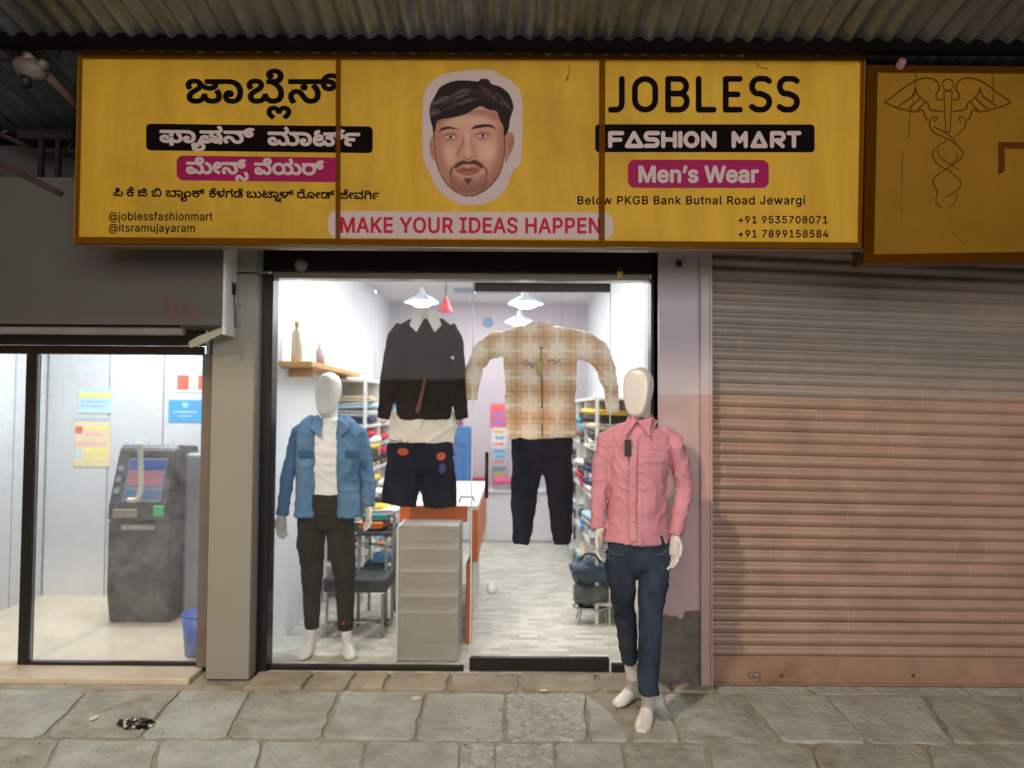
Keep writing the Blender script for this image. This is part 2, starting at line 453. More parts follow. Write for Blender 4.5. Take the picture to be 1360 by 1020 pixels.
def zmat(name, up, low, zed, rough=.6, var=.1, scale=5, ragged=0.004, third=None, bump=.2, stretch=(1, 1, 1), wear=None, shine=None):
    """two coats of paint: low colour below height zed, third = bare plaster at the foot"""
    m = mat(name, up, rough, var, scale, bump, 50, stretch=stretch)
    nt = m.node_tree; N = nt.nodes; L = nt.links; b = N['Principled BSDF']
    g = N.new('ShaderNodeNewGeometry'); s = N.new('ShaderNodeSeparateXYZ'); L.new(g.outputs['Position'], s.inputs[0])
    def noisy(scale, amp, detail=6):
        n = N.new('ShaderNodeTexNoise'); n.inputs['Scale'].default_value = scale; n.inputs['Detail'].default_value = detail
        L.new(g.outputs['Position'], n.inputs['Vector'])
        a = N.new('ShaderNodeMath'); a.operation = 'MULTIPLY_ADD'; a.inputs[1].default_value = amp; L.new(n.outputs['Fac'], a.inputs[0]); a.inputs[2].default_value = -amp / 2
        return a.outputs[0]
    src = b.inputs['Base Color'].links[0].from_socket
    def ramp(col, v):
        n = N.new('ShaderNodeTexNoise'); n.inputs['Scale'].default_value = scale * 1.3; n.inputs['Detail'].default_value = 8
        mp = N.new('ShaderNodeMapping'); mp.inputs['Scale'].default_value = stretch
        L.new(g.outputs['Position'], mp.inputs[0]); L.new(mp.outputs[0], n.inputs['Vector'])
        r = N.new('ShaderNodeValToRGB'); r.color_ramp.elements[0].position = .32; r.color_ramp.elements[1].position = .68
        r.color_ramp.elements[0].color = (*[c * (1 - v) for c in col], 1); r.color_ramp.elements[1].color = (*[c * (1 + v) for c in col], 1)
        L.new(n.outputs['Fac'], r.inputs[0]); return r.outputs[0]
    def step(zv, amp, sc):
        a = N.new('ShaderNodeMath'); a.operation = 'ADD'; L.new(s.outputs[2], a.inputs[0]); L.new(noisy(sc, amp), a.inputs[1])
        l = N.new('ShaderNodeMath'); l.operation = 'LESS_THAN'; L.new(a.outputs[0], l.inputs[0]); l.inputs[1].default_value = zv
        return l.outputs[0]
    mx = N.new('ShaderNodeMix'); mx.data_type = 'RGBA'
    L.new(step(zed, ragged, 9), mx.inputs['Factor']); L.new(src, mx.inputs[6]); L.new(ramp(low, var), mx.inputs[7])
    out = mx.outputs[2]
    if third:
        col, zv, amp = third
        m2 = N.new('ShaderNodeMix'); m2.data_type = 'RGBA'
        L.new(step(zv, amp, 3.4), m2.inputs['Factor']); L.new(out, m2.inputs[6]); L.new(ramp(col, .4), m2.inputs[7]); out = m2.outputs[2]
    if wear:
        n = N.new('ShaderNodeTexNoise'); n.inputs['Scale'].default_value = 2.2; n.inputs['Detail'].default_value = 9; n.inputs['Roughness'].default_value = .7
        mp = N.new('ShaderNodeMapping'); mp.inputs['Scale'].default_value = (1, 1, 1.8)
        L.new(g.outputs['Position'], mp.inputs[0]); L.new(mp.outputs[0], n.inputs['Vector'])
        r = N.new('ShaderNodeValToRGB'); r.color_ramp.elements[0].position = .5; r.color_ramp.elements[1].position = .72; r.color_ramp.elements[1].color = (.55,) * 3 + (1,)
        L.new(n.outputs['Fac'], r.inputs[0])
        m3 = N.new('ShaderNodeMix'); m3.data_type = 'RGBA'; L.new(r.outputs[0], m3.inputs['Factor']); L.new(out, m3.inputs[6]); m3.inputs[7].default_value = (*wear, 1); out = m3.outputs[2]
    L.new(out, b.inputs['Base Color'])
    return m
SH = -.165   # front line of the pillars and of the steel shutter
ZD = P(905, 524, SH).z
M_pillar = zmat('two_tone_pillar_paint', rgb(192, 184, 196), rgb(188, 166, 168), ZD, .75, .07, 6, third=(rgb(120, 112, 106), .34, .55))  # awning shade painted above, warm lamplight tone below
M_jamb2 = zmat('two_tone_jamb_paint', rgb(192, 182, 190), rgb(186, 156, 152), ZD, .55, .06, 6, bump=.06)  # same awning shadow edge put into the guide rail colour
pr = thing('pillar', (P(905, 905).x, 0, 0), 'narrow plastered pillar, lavender above and pink below, foot peeling, beside the steel shutter', 'pillar')
xa, xb = P(876, 700, SH - .02).x, P(930, 700, SH - .02).x
# plaster body with a rough, crumbling foot
bm = bmesh.new()
nz, nx = 60, 10
grid = []
for i in range(nz + 1):
    z = 2.46 * i / nz; row = []
    for j in range(nx + 1):
        x = xa + (xb - xa) * j / nx
        k = max(0, 1 - z / .5)
        d = k * (0.012 + .022 * (noise.noise(Vector((x * 14, 3, z * 14))) + .5 * noise.noise(Vector((x * 40, 1, z * 40)))))
        row.append(bm.verts.new((x, SH - .02 + max(0, d), z)))
    grid.append(row)
for i in range(nz):
    for j in range(nx): bm.faces.new([grid[i][j], grid[i][j + 1], grid[i + 1][j + 1], grid[i + 1][j]])
bm_obj('plaster', bm, M_pillar, pr, smooth=True)
box('core', xa, xb, SH + .035, .33, 0, 2.458, M_pillar, pr, 0)
tube('pipe_stub', [P(902, 351, SH - .02), P(902, 351, SH - .06)], .018, mat('dark_metal', rgb(50, 48, 48), .5, .1), pr)
xc, xd = P(931, 700, SH - .05).x, P(946, 700, SH - .05).x
box('side_return', xa, xa + .004, SH - .018, .034, 0, 2.456, M_pillar, pr, 0)

M_blk = mat('black_frame_paint', rgb(26, 25, 26), 0.35, 0.25, 5, 0.06, 60, spec=0.5)
M_blk2 = mat('black_rubber', rgb(20, 20, 20), 0.6, 0.2, 8)
M_alu = mat('aluminium_track', rgb(150, 148, 142), 0.35, 0.1, 8, metal=0.6)
pl = thing('pillar', (P(305, 905).x, 0, 0), 'flat grey clad pillar between the cash machine booth and the clothes shop', 'pillar')
x0, x1 = P(277, 700, SH).x, P(334, 700, SH).x
zj = P(305, 362, SH).z
box('cladding_panel', x0, x1, SH, .05, .012, zj - .004, M_acp2, pl, .004)
box('cladding_panel', x0, x1, SH, .05, zj + .004, 2.46, M_acp2, pl, .004)
box('side_panel', P(264, 700, -.04).x, x0 - .001, -.04, .05, .034, P(264, 470, -.04).z, mat('brown_grey_jamb', rgb(112, 104, 96), .5, .1), pl, .003)
for (px, py) in ((318, 405), (318, 432)):
    tube('screw', [P(px, py, SH), P(px, py, SH - .006)], .006, M_alu, pl, 8)

# ================================================================== shop glass front
fr = thing('glass_shopfront', (P(610, 890).x, 0, 0), 'frameless glass shopfront with heavy black surround and a patch-fitted door', 'shopfront')
zt = P(610, 333, -.03).z; zb = P(610, 363, -.03).z
xl, xr = P(336, 700, -.05).x, P(875, 700, -.03).x
box('jamb', xl, P(357, 700, -.05).x, -.05, .06, .0, P(610, 366, -.03).z, M_blk, fr, .004)
box('jamb', P(864, 600, -.03).x, xa - .001, -.045, .06, .0, P(610, 366, -.03).z, M_blk, fr, .004)
box('header', xl, xa - .001, -.05, .06, zb + .001, 2.457, M_blk, fr, .004)
ztr = P(610, 372, -.02).z
box('track', P(358, 500, -.04).x, P(863, 500, -.04).x, -.045, .05, ztr, zb, M_alu, fr, .003)
zsill = P(480, 889, -.01).z
box('bottom_rail', P(358, 880, .01).x, P(616, 880, .01).x, -.01, .03, .012, P(480, 884, 0).z, M_blk2, fr, .002)
box('bottom_rail', P(812, 880, .01).x, P(862, 880, .01).x, -.01, .03, .012, P(830, 882, 0).z, M_blk2, fr, .002)
M_gl = glass('shop_glass', .05, .012)
zg0, zg1 = P(480, 884, 0).z, ztr
def pane(name, a, b, z0, z1, y=0.0, m=None, parent=fr, t=.006):
    return box(name, a, b, y, y + t, z0, z1, m or M_gl, parent, 0)
pane('pane', P(358, 500).x, P(497, 500).x - .001, zg0, zg1)
pane('pane', P(497, 500).x + .001, P(627, 500).x, zg0, zg1)
pane('pane', P(812, 500).x, P(863, 500).x, zg0, zg1)
M_edge = mat('glass_edge', rgb(205, 225, 222), .2, .02)
box('glass_edge', P(627, 500).x, P(627, 500).x + .007, -.001, .007, zg0, zg1, M_edge, fr, 0)
box('glass_edge', P(811, 500).x - .005, P(811, 500).x, -.001, .007, zg0, zg1, M_edge, fr, 0)
dx0, dx1 = P(629.5, 500).x, P(809.5, 500).x
dr = box('door', dx0, dx1, .000, .010, P(700, 872).z, P(700, 388).z, M_gl, fr, 0, label='glass door leaf with black patch fittings top and bottom')
box('patch_rail', dx0, dx1, -.018, .028, P(700, 387.5).z, ztr - .012, M_blk, dr, .003)
box('patch_rail', dx0 - .012, dx1, -.018, .028, .02, P(700, 873).z, M_blk, dr, .003)
hx = P(647, 600).x
tube('handle', [(hx, -.055, P(647, 600).z), (hx, -.055, P(647, 660).z)], .010, mat('dark_handle', rgb(60, 45, 42), .35, .1, metal=.5), dr)
for zz in (P(647, 607).z, P(647, 653).z):
    tube('handle_post', [(hx, -.055, zz), (hx, .0, zz)], .007, M_alu, dr)
pk = thing('padlock', P(823, 362, -.06), 'small brass padlock hanging at the right end of the black header', 'padlock')
M_brass = mat('brass', rgb(220, 196, 90), .35, .1, metal=.7)
c = P(823, 363, -.075)
box('body', c.x - .018, c.x + .018, -.085, -.063, c.z - .022, c.z + .012, M_brass, pk, .004)
tube('shackle', [(c.x + .012 * math.cos(t), -.074, c.z + .012 + .020 * math.sin(t)) for t in [math.pi * i / 8 for i in range(9)]], .003, M_alu, pk, 8)
c = P(400, 352, -.05)
lk = thing('wall_lamp', c, 'small clear round fitting on the left end of the black header', 'fitting')
lathe('dome', [(0.001, .03), (.02, .026), (.032, .015), (.036, 0)], (0, 0, 0), mat('clear_plastic', rgb(140, 136, 136), .2, .1), lk)
o = [q for q in lk.children][0]; o.rotation_euler = (R(90), 0, 0); o.location = (c.x, c.y, c.z)
o.matrix_parent_inverse = lk.matrix_basis.inverted()
tube('rim', [(c.x + .036 * math.cos(t), c.y - .003, c.z + .036 * math.sin(t)) for t in [2 * math.pi * i / 20 for i in range(21)]], .004, M_alu, lk, 6)

# ================================================================== ATM front glazing
af = thing('booth_front', (P(150, 885).x, 0, 0), 'black framed glass front of the cash machine booth', 'glazing')
M_gl2 = glass('dusty_glass', .05, .085, dustcol=(.62, .66, .70))
z0a, z1a = P(150, 888, 0).z, P(150, 471, 0).z
mx0, mx1 = P(31, 700).x, P(45, 700).x
xe = P(263, 700, -.02).x
box('mullion', mx0, mx1, -.02, .03, .034, z1a, M_blk, af, .003)
box('bottom_rail', mx1 + .001, xe, -.02, .03, .034, P(150, 879).z, M_blk, af, .003)
box('top_rail', -4.0, xe, -.02, .03, z1a + .001, z1a + .05, M_blk, af, .003)
pane('pane', mx1 + .001, xe, P(150, 879).z + .001, z1a, 0, M_gl2, af)
pane('pane', -4.0, mx0 - .001, .05, z1a, 0, M_gl2, af)
box('threshold', -4.0, mx0 - .001, -.02, .03, .033, .05, M_cream, af, .002)

# header box over the booth
hd = thing('fascia_box', (P(150, 433).x, -.2, 2), 'dark grey clad fascia box jutting out above the cash machine booth', 'fascia')
hx1 = P(297, 380, -.33).x; hz0, hz1 = P(150, 431, -.33).z, 2.74
box('front_panel', -6, hx1 - .004, -.33, -.31, hz0, hz1, M_acp, hd, .003)
box('end_panel', hx1 - .004, hx1 + .014, -.334, SH - .002, hz0 - .05, 2.5, mat('pale_cladding', rgb(226, 230, 236), .4, .05, 3), hd, .003)  # pale colour stands for light falling on the box's end
box('top_panel', -6, hx1 - .004, -.31, .06, hz1 - .02, hz1, M_acp, hd, .002)
box('soffit', -6, hx1 - .006, -.305, .0, hz0 + .004, hz0 + .02, M_acp, hd, .002)
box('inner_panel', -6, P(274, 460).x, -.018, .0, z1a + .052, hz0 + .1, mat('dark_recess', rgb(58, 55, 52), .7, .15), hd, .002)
yy = -.328
box('socket_plate', hx1 + .0145, hx1 + .020, -.25, -.20, P(309, 392, -.22).z, P(309, 376, -.22).z, M_blk2, hd, .002)
tube('cable', [(hx1 + .016, -.225, P(309, 392, -.22).z), (hx1 + .02, -.21, P(309, 410, -.22).z), (hx1 + .016, -.19, hz0)], .003, M_blk2, hd, 6)
sb = thing('rolled_shutter', (P(120, 440).x, -.3, hz0), 'thin light-grey bottom bar of the rolled up shutter under the fascia box', 'shutter')
a = P(0, 434, -.30); b = P(244, 445, -.30)
box('bottom_bar', -5.5, b.x, -.315, -.27, b.z, a.z, mat('light_grey_bar', rgb(128, 124, 118), .5, .12, 6), sb, .006)
box('curtain_edge', -5.5, b.x - .03, -.30, -.285, a.z + .001, hz0 + .003, M_blk2, sb, .002)
br_ = thing('bracket', P(275, 450, -.2), 'cream bent metal bracket at the corner under the fascia box', 'bracket')
p1, p2 = P(252, 458, -.24), P(296, 438, -.30)
bm = bmesh.new(); tube_bm(bm, [p1, p1.lerp(p2, .3), p2], [.018, .024, .016], [.010, .014, .010], 4)
bm_obj('arm', bm, mat('cream_paint', rgb(198, 192, 176), .6, .1), br_)
tube('bolt', [p2 + Vector((.0, .01, -.02)), p2 + Vector((.0, .01, .03))], .012, mat('cream_paint', (1, 1, 1)), br_)
box('clip', p2.x + .01, p2.x + .03, -.31, -.27, p2.z - .03, p2.z + .02, MC['cream_paint'], br_, .004)
M_leak = glass('salmon_stain', 0, .22, dustcol=rgb(170, 110, 92), rough=.9)  # salmon streaks imitate light leaking under the corrugated awning
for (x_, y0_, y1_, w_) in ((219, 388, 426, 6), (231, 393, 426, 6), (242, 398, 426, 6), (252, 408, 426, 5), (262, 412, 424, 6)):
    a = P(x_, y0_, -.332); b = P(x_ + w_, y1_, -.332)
    mesh('paint_smear', [(a.x, -.3315, b.z), (b.x, -.3315, b.z), (b.x, -.3315, a.z - .02), (a.x, -.3315, a.z)], [(0, 1, 2, 3)], M_leak, hd)

# ================================================================== steel shutter on the right
sh = thing('roller_shutter', (P(1150, 905, SH).x, SH + .03, 0), 'closed ribbed steel roller shutter, brown-grey above and terracotta below, scuffed', 'shutter')
M_sh = zmat('two_tone_shutter_paint', rgb(148, 138, 131), rgb(158, 132, 118), ZD - .004, .36, .12, 4, ragged=.006, bump=.12, wear=rgb(172, 148, 136))  # slat colours hold the awning's shadow edge: shaded above, lit below
nt = M_sh.node_tree; N = nt.nodes; L = nt.links; b = N['Principled BSDF']; src = b.inputs['Base Color'].links[0].from_socket
g = N.new('ShaderNodeNewGeometry'); br = N.new('ShaderNodeTexBrick'); mp = N.new('ShaderNodeMapping'); mp.inputs['Rotation'].default_value = (R(90), 0, 0)
br.inputs['Scale'].default_value = 1; br.inputs['Brick Width'].default_value = .17; br.inputs['Row Height'].default_value = .137; br.inputs['Mortar Size'].default_value = .0028; br.inputs['Mortar Smooth'].default_value = .6
br.inputs['Color1'].default_value = (0, 0, 0, 1); br.inputs['Color2'].default_value = (0, 0, 0, 1); br.inputs['Mortar'].default_value = (1, 1, 1, 1); br.squash = 1.0
n_ = N.new('ShaderNodeTexNoise'); n_.inputs['Scale'].default_value = 4.5; n_.inputs['Detail'].default_value = 3
L.new(g.outputs['Position'], mp.inputs[0]); L.new(mp.outputs[0], br.inputs['Vector']); L.new(g.outputs['Position'], n_.inputs['Vector'])
rr_ = N.new('ShaderNodeMapRange'); rr_.inputs['From Min'].default_value = .48; rr_.inputs['From Max'].default_value = .66; rr_.inputs['To Max'].default_value = .42
mm = N.new('ShaderNodeMath'); mm.operation = 'MULTIPLY'; L.new(n_.outputs['Fac'], rr_.inputs['Value']); L.new(rr_.outputs[0], mm.inputs[0]); L.new(br.outputs['Color'], mm.inputs[1])
mx_ = N.new('ShaderNodeMix'); mx_.data_type = 'RGBA'; L.new(mm.outputs[0], mx_.inputs['Factor']); L.new(src, mx_.inputs[6]); mx_.inputs[7].default_value = (*rgb(206, 184, 172), 1); L.new(mx_.outputs[2], b.inputs['Base Color'])
M_sh2 = zmat('bottom_plate_paint', rgb(150, 132, 120), rgb(156, 126, 110), ZD, .45, .14, 5, bump=.15, wear=rgb(110, 70, 52))
box('guide_rail', xc, xd, SH - .05, SH + .08, .0, 2.46, M_jamb2, sh, .004)
box('guide_lip', P(943.5, 700, SH - .055).x, P(946.5, 700, SH - .055).x, SH - .062, SH - .051, .0, 2.44, M_jamb2, sh, .002)
pitch = .0661
sx0 = xd + .003; sx1 = 4.5
prof = []
for i in range(9):
    t = i / 8
    prof.append((-.015 * math.sin(math.pi * min(1, t * 1.18)) if t < .85 else .009 * math.sin(math.pi * (t - .85) / .15), t * (pitch - .002)))
V = []; F = []
segx = 3
for k in range(segx):
    x = (sx1 - sx0) * k / (segx - 1)
    for (d, z) in prof: V.append((x, d, z))
n = len(prof)
for k in range(segx - 1):
    for i in range(n - 1): F.append((k * n + i, (k + 1) * n + i, (k + 1) * n + i + 1, k * n + i + 1))
sm = bpy.data.meshes.new('slat'); sm.from_pydata(V, [], F); sm.materials.append(M_sh)
for p in sm.polygons: p.use_smooth = True
ztop = 2.46; zbase = P(950, 872, SH + .03).z
nsl = int((ztop - zbase) / pitch) + 1
pinv = Matrix.Translation(-sh.location)
for i in range(nsl):
    o = bpy.data.objects.new('slat', sm); SC.collection.objects.link(o); o.parent = sh; o.matrix_parent_inverse = pinv
    z = zbase + i * pitch
    o.location = (sx0, SH + .03 + random.uniform(-.0015, .0015), z)
    fz = max(0, (z - .1) / 2.25)
    o.rotation_euler = (random.uniform(-.03, .03), R(2.25 * fz ** 1.1) + random.uniform(-.0006, .0006), 0)
backing = box('backing_plate', sx0, sx1, SH + .047, SH + .05, .02, 2.46, M_blk2, sh, 0)
bz0, bz1 = .012, P(1100, 872, SH + .01).z
box('bottom_plate', sx0, sx1, SH + .005, SH + .018, bz0, bz1, M_sh2, sh, .003)
box('bottom_angle', sx0, sx1, SH - .022, SH + .0045, bz0 - .002, bz0 + .006, M_sh2, sh, .002)
cc = P(1002, 896, SH)
box('lock_hasp', cc.x - .035, cc.x + .03, SH - .006, SH + .0045, cc.z - .014, cc.z + .012, mat('dull_steel', rgb(170, 164, 156), .35, .3, 30, metal=.7), sh, .004)
tube('lock_knob', [(cc.x + .012, SH - .02, cc.z), (cc.x + .012, SH - .006, cc.z)], .010, MC['dull_steel'], sh)
tube('lock_knob', [(cc.x - .022, SH - .016, cc.z + .002), (cc.x - .022, SH - .006, cc.z + .002)], .007, MC['dull_steel'], sh)
for px in (1038, 1213):
    q = P(px, 897, SH); tube('rivet', [(q.x, SH - .002, q.z), (q.x, SH + .0048, q.z)], .008, mat('rust', rgb(96, 56, 38), .8, .3), sh, 8)

# ================================================================== awning
aw = thing('tin_awning', (0, -1, 3.3), 'dark corrugated tin awning over the signboards on a black beam', 'awning')
M_tin = mat('galvanised_tin', rgb(122, 130, 138), 0.27, 0.4, 3, 0.12, 30, metal=0.5, stretch=(6, 1, 1), dirt=rgb(48, 44, 36), dirt_amt=.7)
def zs(y): return 3.135 - .17 * y
per, amp = .095, .013
ws = .95; x = -5.6; k = 0
while x < 5.6:
    V = []; F = []; nxs = int(ws / per * 8); ys = [.06, -.5, -1.1, -1.7, -2.4]
    for j, yv in enumerate(ys):
        for i in range(nxs + 1):
            xx = x + ws * 1.08 * i / nxs
            V.append((xx, yv, zs(yv) + amp * math.sin(2 * math.pi * xx / per) + .003 * (k % 2) + .006 * noise.noise(Vector((xx * 1.2, yv * 2, k)))))
    for j in range(len(ys) - 1):
        for i in range(nxs):
            a = j * (nxs + 1) + i; F.append((a, a + 1, a + nxs + 2, a + nxs + 1))
    mesh('roof_sheet', V, F, M_tin, aw, True); x += ws; k += 1
zb0 = P(680, 63, -.82).z; zb1 = P(680, 47, -.82).z
box('beam', -5.5, 5.5, -.82, -.76, zb0, zb1, mat('black_beam', rgb(10, 10, 10), .85, .3, spec=.1), aw, .004)
box('rear_beam', -5.5, 5.5, .0, .06, 3.05, 3.105, MC['black_beam'], aw, .004)
M_rust = mat('rusty_pink_pipe', rgb(150, 118, 108), .6, .3, 12, .3)
for (a, b, r_) in (((36, 62), (128, 118), .020), ((1198, 66), (1150, 92), .020)):
    p = P(*a, -.76); q = P(*b, -.12); q.z = zs(-.12) - .04; p.z = zs(-.78) - .065
    tube('cross_pipe', [p, q], r_, M_rust, aw)
# rusty struts at the upper left
stt = thing('rusty_bracket', P(60, 210, -.2), 'rusty iron bracket and diagonal rods under the awning at the left', 'bracket')
M_rb = mat('rusty_iron', rgb(70, 50, 40), .8, .35, 20, .4)
tube('rod', [P(-60, 140, -.1), P(0, 178, -.1), P(60, 205, -.1)], .014, M_rb, stt)
tube('rod', [P(-60, 175, -.34), P(0, 217, -.34), P(82, 258, -.34)], .014, M_rb, stt)
for px, a_, b_ in ((57, 172, 250), (79, 176, 262)):
    p = P(px, a_, -.22); q = P(px + 2, b_, -.22)
    box('upright', p.x - .012, p.x + .012, -.24, -.21, q.z, p.z, mat('dark_iron', rgb(24, 22, 21), .8, .3), stt, .002)
p, q = P(26, 172, -.22), P(100, 182, -.22)
box('plank', p.x, q.x, -.25, -.08, q.z - .02, q.z + .03, MC['dark_iron'], stt, .006)
tube('brace', [P(82, 205, -.22), P(98, 188, -.22)], .008, MC['dark_iron'], stt, 6)
# security camera / lamp holder under the beam
sc_ = thing('security_camera', P(38, 92, -.7), 'small white round camera on a bracket hanging under the awning beam', 'camera')
M_cam = mat('dusty_white_plastic', rgb(112, 106, 96), .5, .2, 20)
pa, pb = P(22, 86, -.70), P(58, 96, -.74)
bm = bmesh.new(); tube_bm(bm, [pa, pa.lerp(pb, .15), pa.lerp(pb, .5), pa.lerp(pb, .62), pb], [.02, .045, .055, .055, .03], seg=18)
bm_obj('housing', bm, M_cam, sc_, smooth=True)
e = P(33, 111, -.76)
tube('lens', [P(34, 104, -.73), P(35, 112, -.75)], .026, M_blk2, sc_, 16)
tube('collar', [P(55, 84, -.74), P(59, 87, -.76)], .022, M_cam, sc_, 14)
tube('stalk', [P(24, 62, -.74), P(20, 84, -.70)], .008, M_blk2, sc_, 8)
tube('stalk', [P(-20, 84, -.70), P(6, 80, -.70), P(22, 88, -.70)], .007, M_blk2, sc_, 8)
M_wire = mat('black_cable', rgb(24, 22, 22), .6, .2)
for n_, pts in enumerate([[(5, 64), (14, 80), (16, 100), (4, 122)], [(16, 64), (18, 90), (19, 112), (12, 120)], [(28, 64), (24, 74), (29, 84)], [(80, 64), (78, 76), (74, 90)], [(100, 92), (98, 105), (96, 118)]]):
    o = tube('cable', spl([tuple(P(*p, -.72 + .01 * n_)) for p in pts], 4), .004, M_wire, None, 6)
    tag(o, ['black cable looping down left of the camera', 'black cable dangling beside the camera stalk', 'short black cable behind the camera housing', 'thin cable wound round the pink pipe', 'loose cable end by the signboard edge'][n_], 'cable', 'cables under the awning')

# ================================================================== signboards
def flat_shape(conts):
    c = bpy.data.curves.new('c', 'CURVE'); c.dimensions = '2D'; c.fill_mode = 'BOTH'
    for ct in conts:
        sp = c.splines.new('POLY'); sp.points.add(len(ct) - 1); sp.use_cyclic_u = True
        for j, p in enumerate(ct): sp.points[j].co = (p[0] / 100, -p[1] / 100, 0, 1)
    o = bpy.data.objects.new('c', c); SC.collection.objects.link(o)
    dg = bpy.context.evaluated_depsgraph_get()
    me = bpy.data.meshes.new_from_object(o.evaluated_get(dg))
    bpy.data.objects.remove(o); return me
def printed(name, conts, Y, layer, m, parent, label=None):
    """flat print: outlines read off the board, laid on the board's plane"""
    me = flat_shape(conts); me.name = name
    for v in me.vertices: v.co = P(v.co.x * 100, -v.co.y * 100, Y - layer * .0007)
    me.materials.clear(); me.materials.append(m)
    bm = bmesh.new(); bm.from_mesh(me); bm.normal_update()
    if sum(f.normal.y * f.calc_area() for f in bm.faces) > 0: bmesh.ops.reverse_faces(bm, faces=bm.faces[:])
    bm.to_mesh(me); bm.free()
    o = bpy.data.objects.new(name, me); link(o, parent)
    if label: o['label'] = label
    return o
def letters(conts, Y, layer, m, parent, word):
    """one part per printed letter: outlines that overlap from left to right belong together"""
    it = sorted(((min(p[0] for p in c), max(p[0] for p in c), c) for c in conts), key=lambda q: q[0])
    grp = []
    for a, b, c in it:
        if grp and a < grp[-1][1] - .35 * min(b - a, grp[-1][1] - grp[-1][0]): grp[-1][2].append(c); grp[-1][1] = max(grp[-1][1], b)
        else: grp.append([a, b, [c]])
    for a, b, cs in grp: printed('letter', cs, Y, layer, m, parent)
def rrect(x0, y0, x1, y1, r, tl=0.0, n=6):
    out = []
    for cx, cy, a in ((x1 - r, y0 + r, -90), (x1 - r, y1 - r, 0), (x0 + r, y1 - r, 90), (x0 + r, y0 + r, 180)):
        for i in range(n + 1):
            t = R(a + 90 * i / n); x = cx + r * math.cos(t); y = cy + r * math.sin(t); out.append((x, y + (x - x0) * tl))
    return out
def dec(s):
    out = []
    for c in s.split(';'):
        x = y = 0; L = []
        for p in c.split():
            a, b = p.split(','); x += int(a); y += int(b); L.append((x / 10, y / 10))
        out.append(L)
    return out
SY = -.70
def flex(name, col, var, dirt=None, da=.4, rough=.38):
    m = mat(name, col, rough, var, 2.6, 0.03, 12, stretch=(3.6, 1, .4), dirt=dirt, dirt_amt=da, spec=.2)
    return m
M_flex = flex('yellow_flex', rgb(216, 168, 50), .16, rgb(180, 144, 54), .65, rough=.6)
M_fr = mat('amber_frame_edge', rgb(128, 76, 14), .45, .15, 8)
def tape(name, col, op):
    m = bpy.data.materials.new(name); m.use_nodes = True; nt = m.node_tree; N = nt.nodes; L = nt.links; N.clear()
    o = N.new('ShaderNodeOutputMaterial'); t = N.new('ShaderNodeBsdfTransparent'); d = N.new('ShaderNodeBsdfDiffuse'); d.inputs[0].default_value = (*col, 1)
    x = N.new('ShaderNodeMixShader'); x.inputs[0].default_value = op
    L.new(t.outputs[0], x.inputs[1]); L.new(d.outputs[0], x.inputs[2]); L.new(x.outputs[0], o.inputs[0]); return m
M_tape = tape('amber_bar', rgb(112, 66, 8), .80)
sg = thing('shop_sign', (P(625, 330, SY).x, SY, P(625, 330, SY).z), 'long yellow flex signboard reading JOBLESS FASHION MART with a drawn man\'s head', 'signboard')
def quadpx(name, pts, Y, layer, m, parent, label=None, n=1):
    V = [P(*p, Y - layer * .0007) for p in pts]
    return mesh(name, V, [(3, 2, 1, 0)] if n == 1 else [], m, parent, label=label)
face_pts = [(104, 67), (1150, 69.5), (1144, 330), (97.5, 323)]
quadpx('flex_face', face_pts, SY, 0, M_flex, sg)
def side_frame(pts, Y, dep, m, parent):
    V = [P(*p, Y + .0006) for p in pts]; V += [v + Vector((0, dep, 0)) for v in V]
    mesh('frame', V, [(0, 1, 5, 4), (1, 2, 6, 5), (2, 3, 7, 6), (3, 0, 4, 7), (4, 5, 6, 7), (3, 2, 1, 0)], m, parent)
side_frame(face_pts, SY, .13, M_fr, sg)
p, q = P(98, 325, SY), P(1144, 332.5, SY)
tube('bottom_angle', [Vector((p.x, SY + .01, p.z)), Vector((q.x, SY + .01, q.z))], .006, M_alu, sg, 8)
for pts in ([(104, 67), (1150, 69.5), (1149.5, 81), (104, 78)],
            [(98, 314.5), (1144.4, 322), (1144, 330), (97.5, 323)],
            [(104, 78.3), (109.5, 78.3), (104.5, 314.2), (98, 314.2)],
            [(1143.2, 81.2), (1149.3, 81.2), (1144.5, 321.6), (1139.5, 321.6)],
            [(446, 79.2), (452.6, 79.2), (452, 316.6), (445.5, 316.6)],
            [(796, 80.2), (804, 80.2), (803.3, 319.2), (795.2, 319.2)]):
    quadpx('frame_bar', pts, SY, 10, M_tape, sg)
ink = mat('black_print', rgb(20, 13, 13), .8, .1, spec=.05)
pinkwhite = mat('pale_print', rgb(208, 186, 182), .6, .06, 3, spec=.2)
mag = mat('magenta_print', rgb(162, 18, 86), .6, .1, 3, spec=.2)
red = mat('crimson_print', rgb(190, 30, 68), .6, .06, spec=.2)
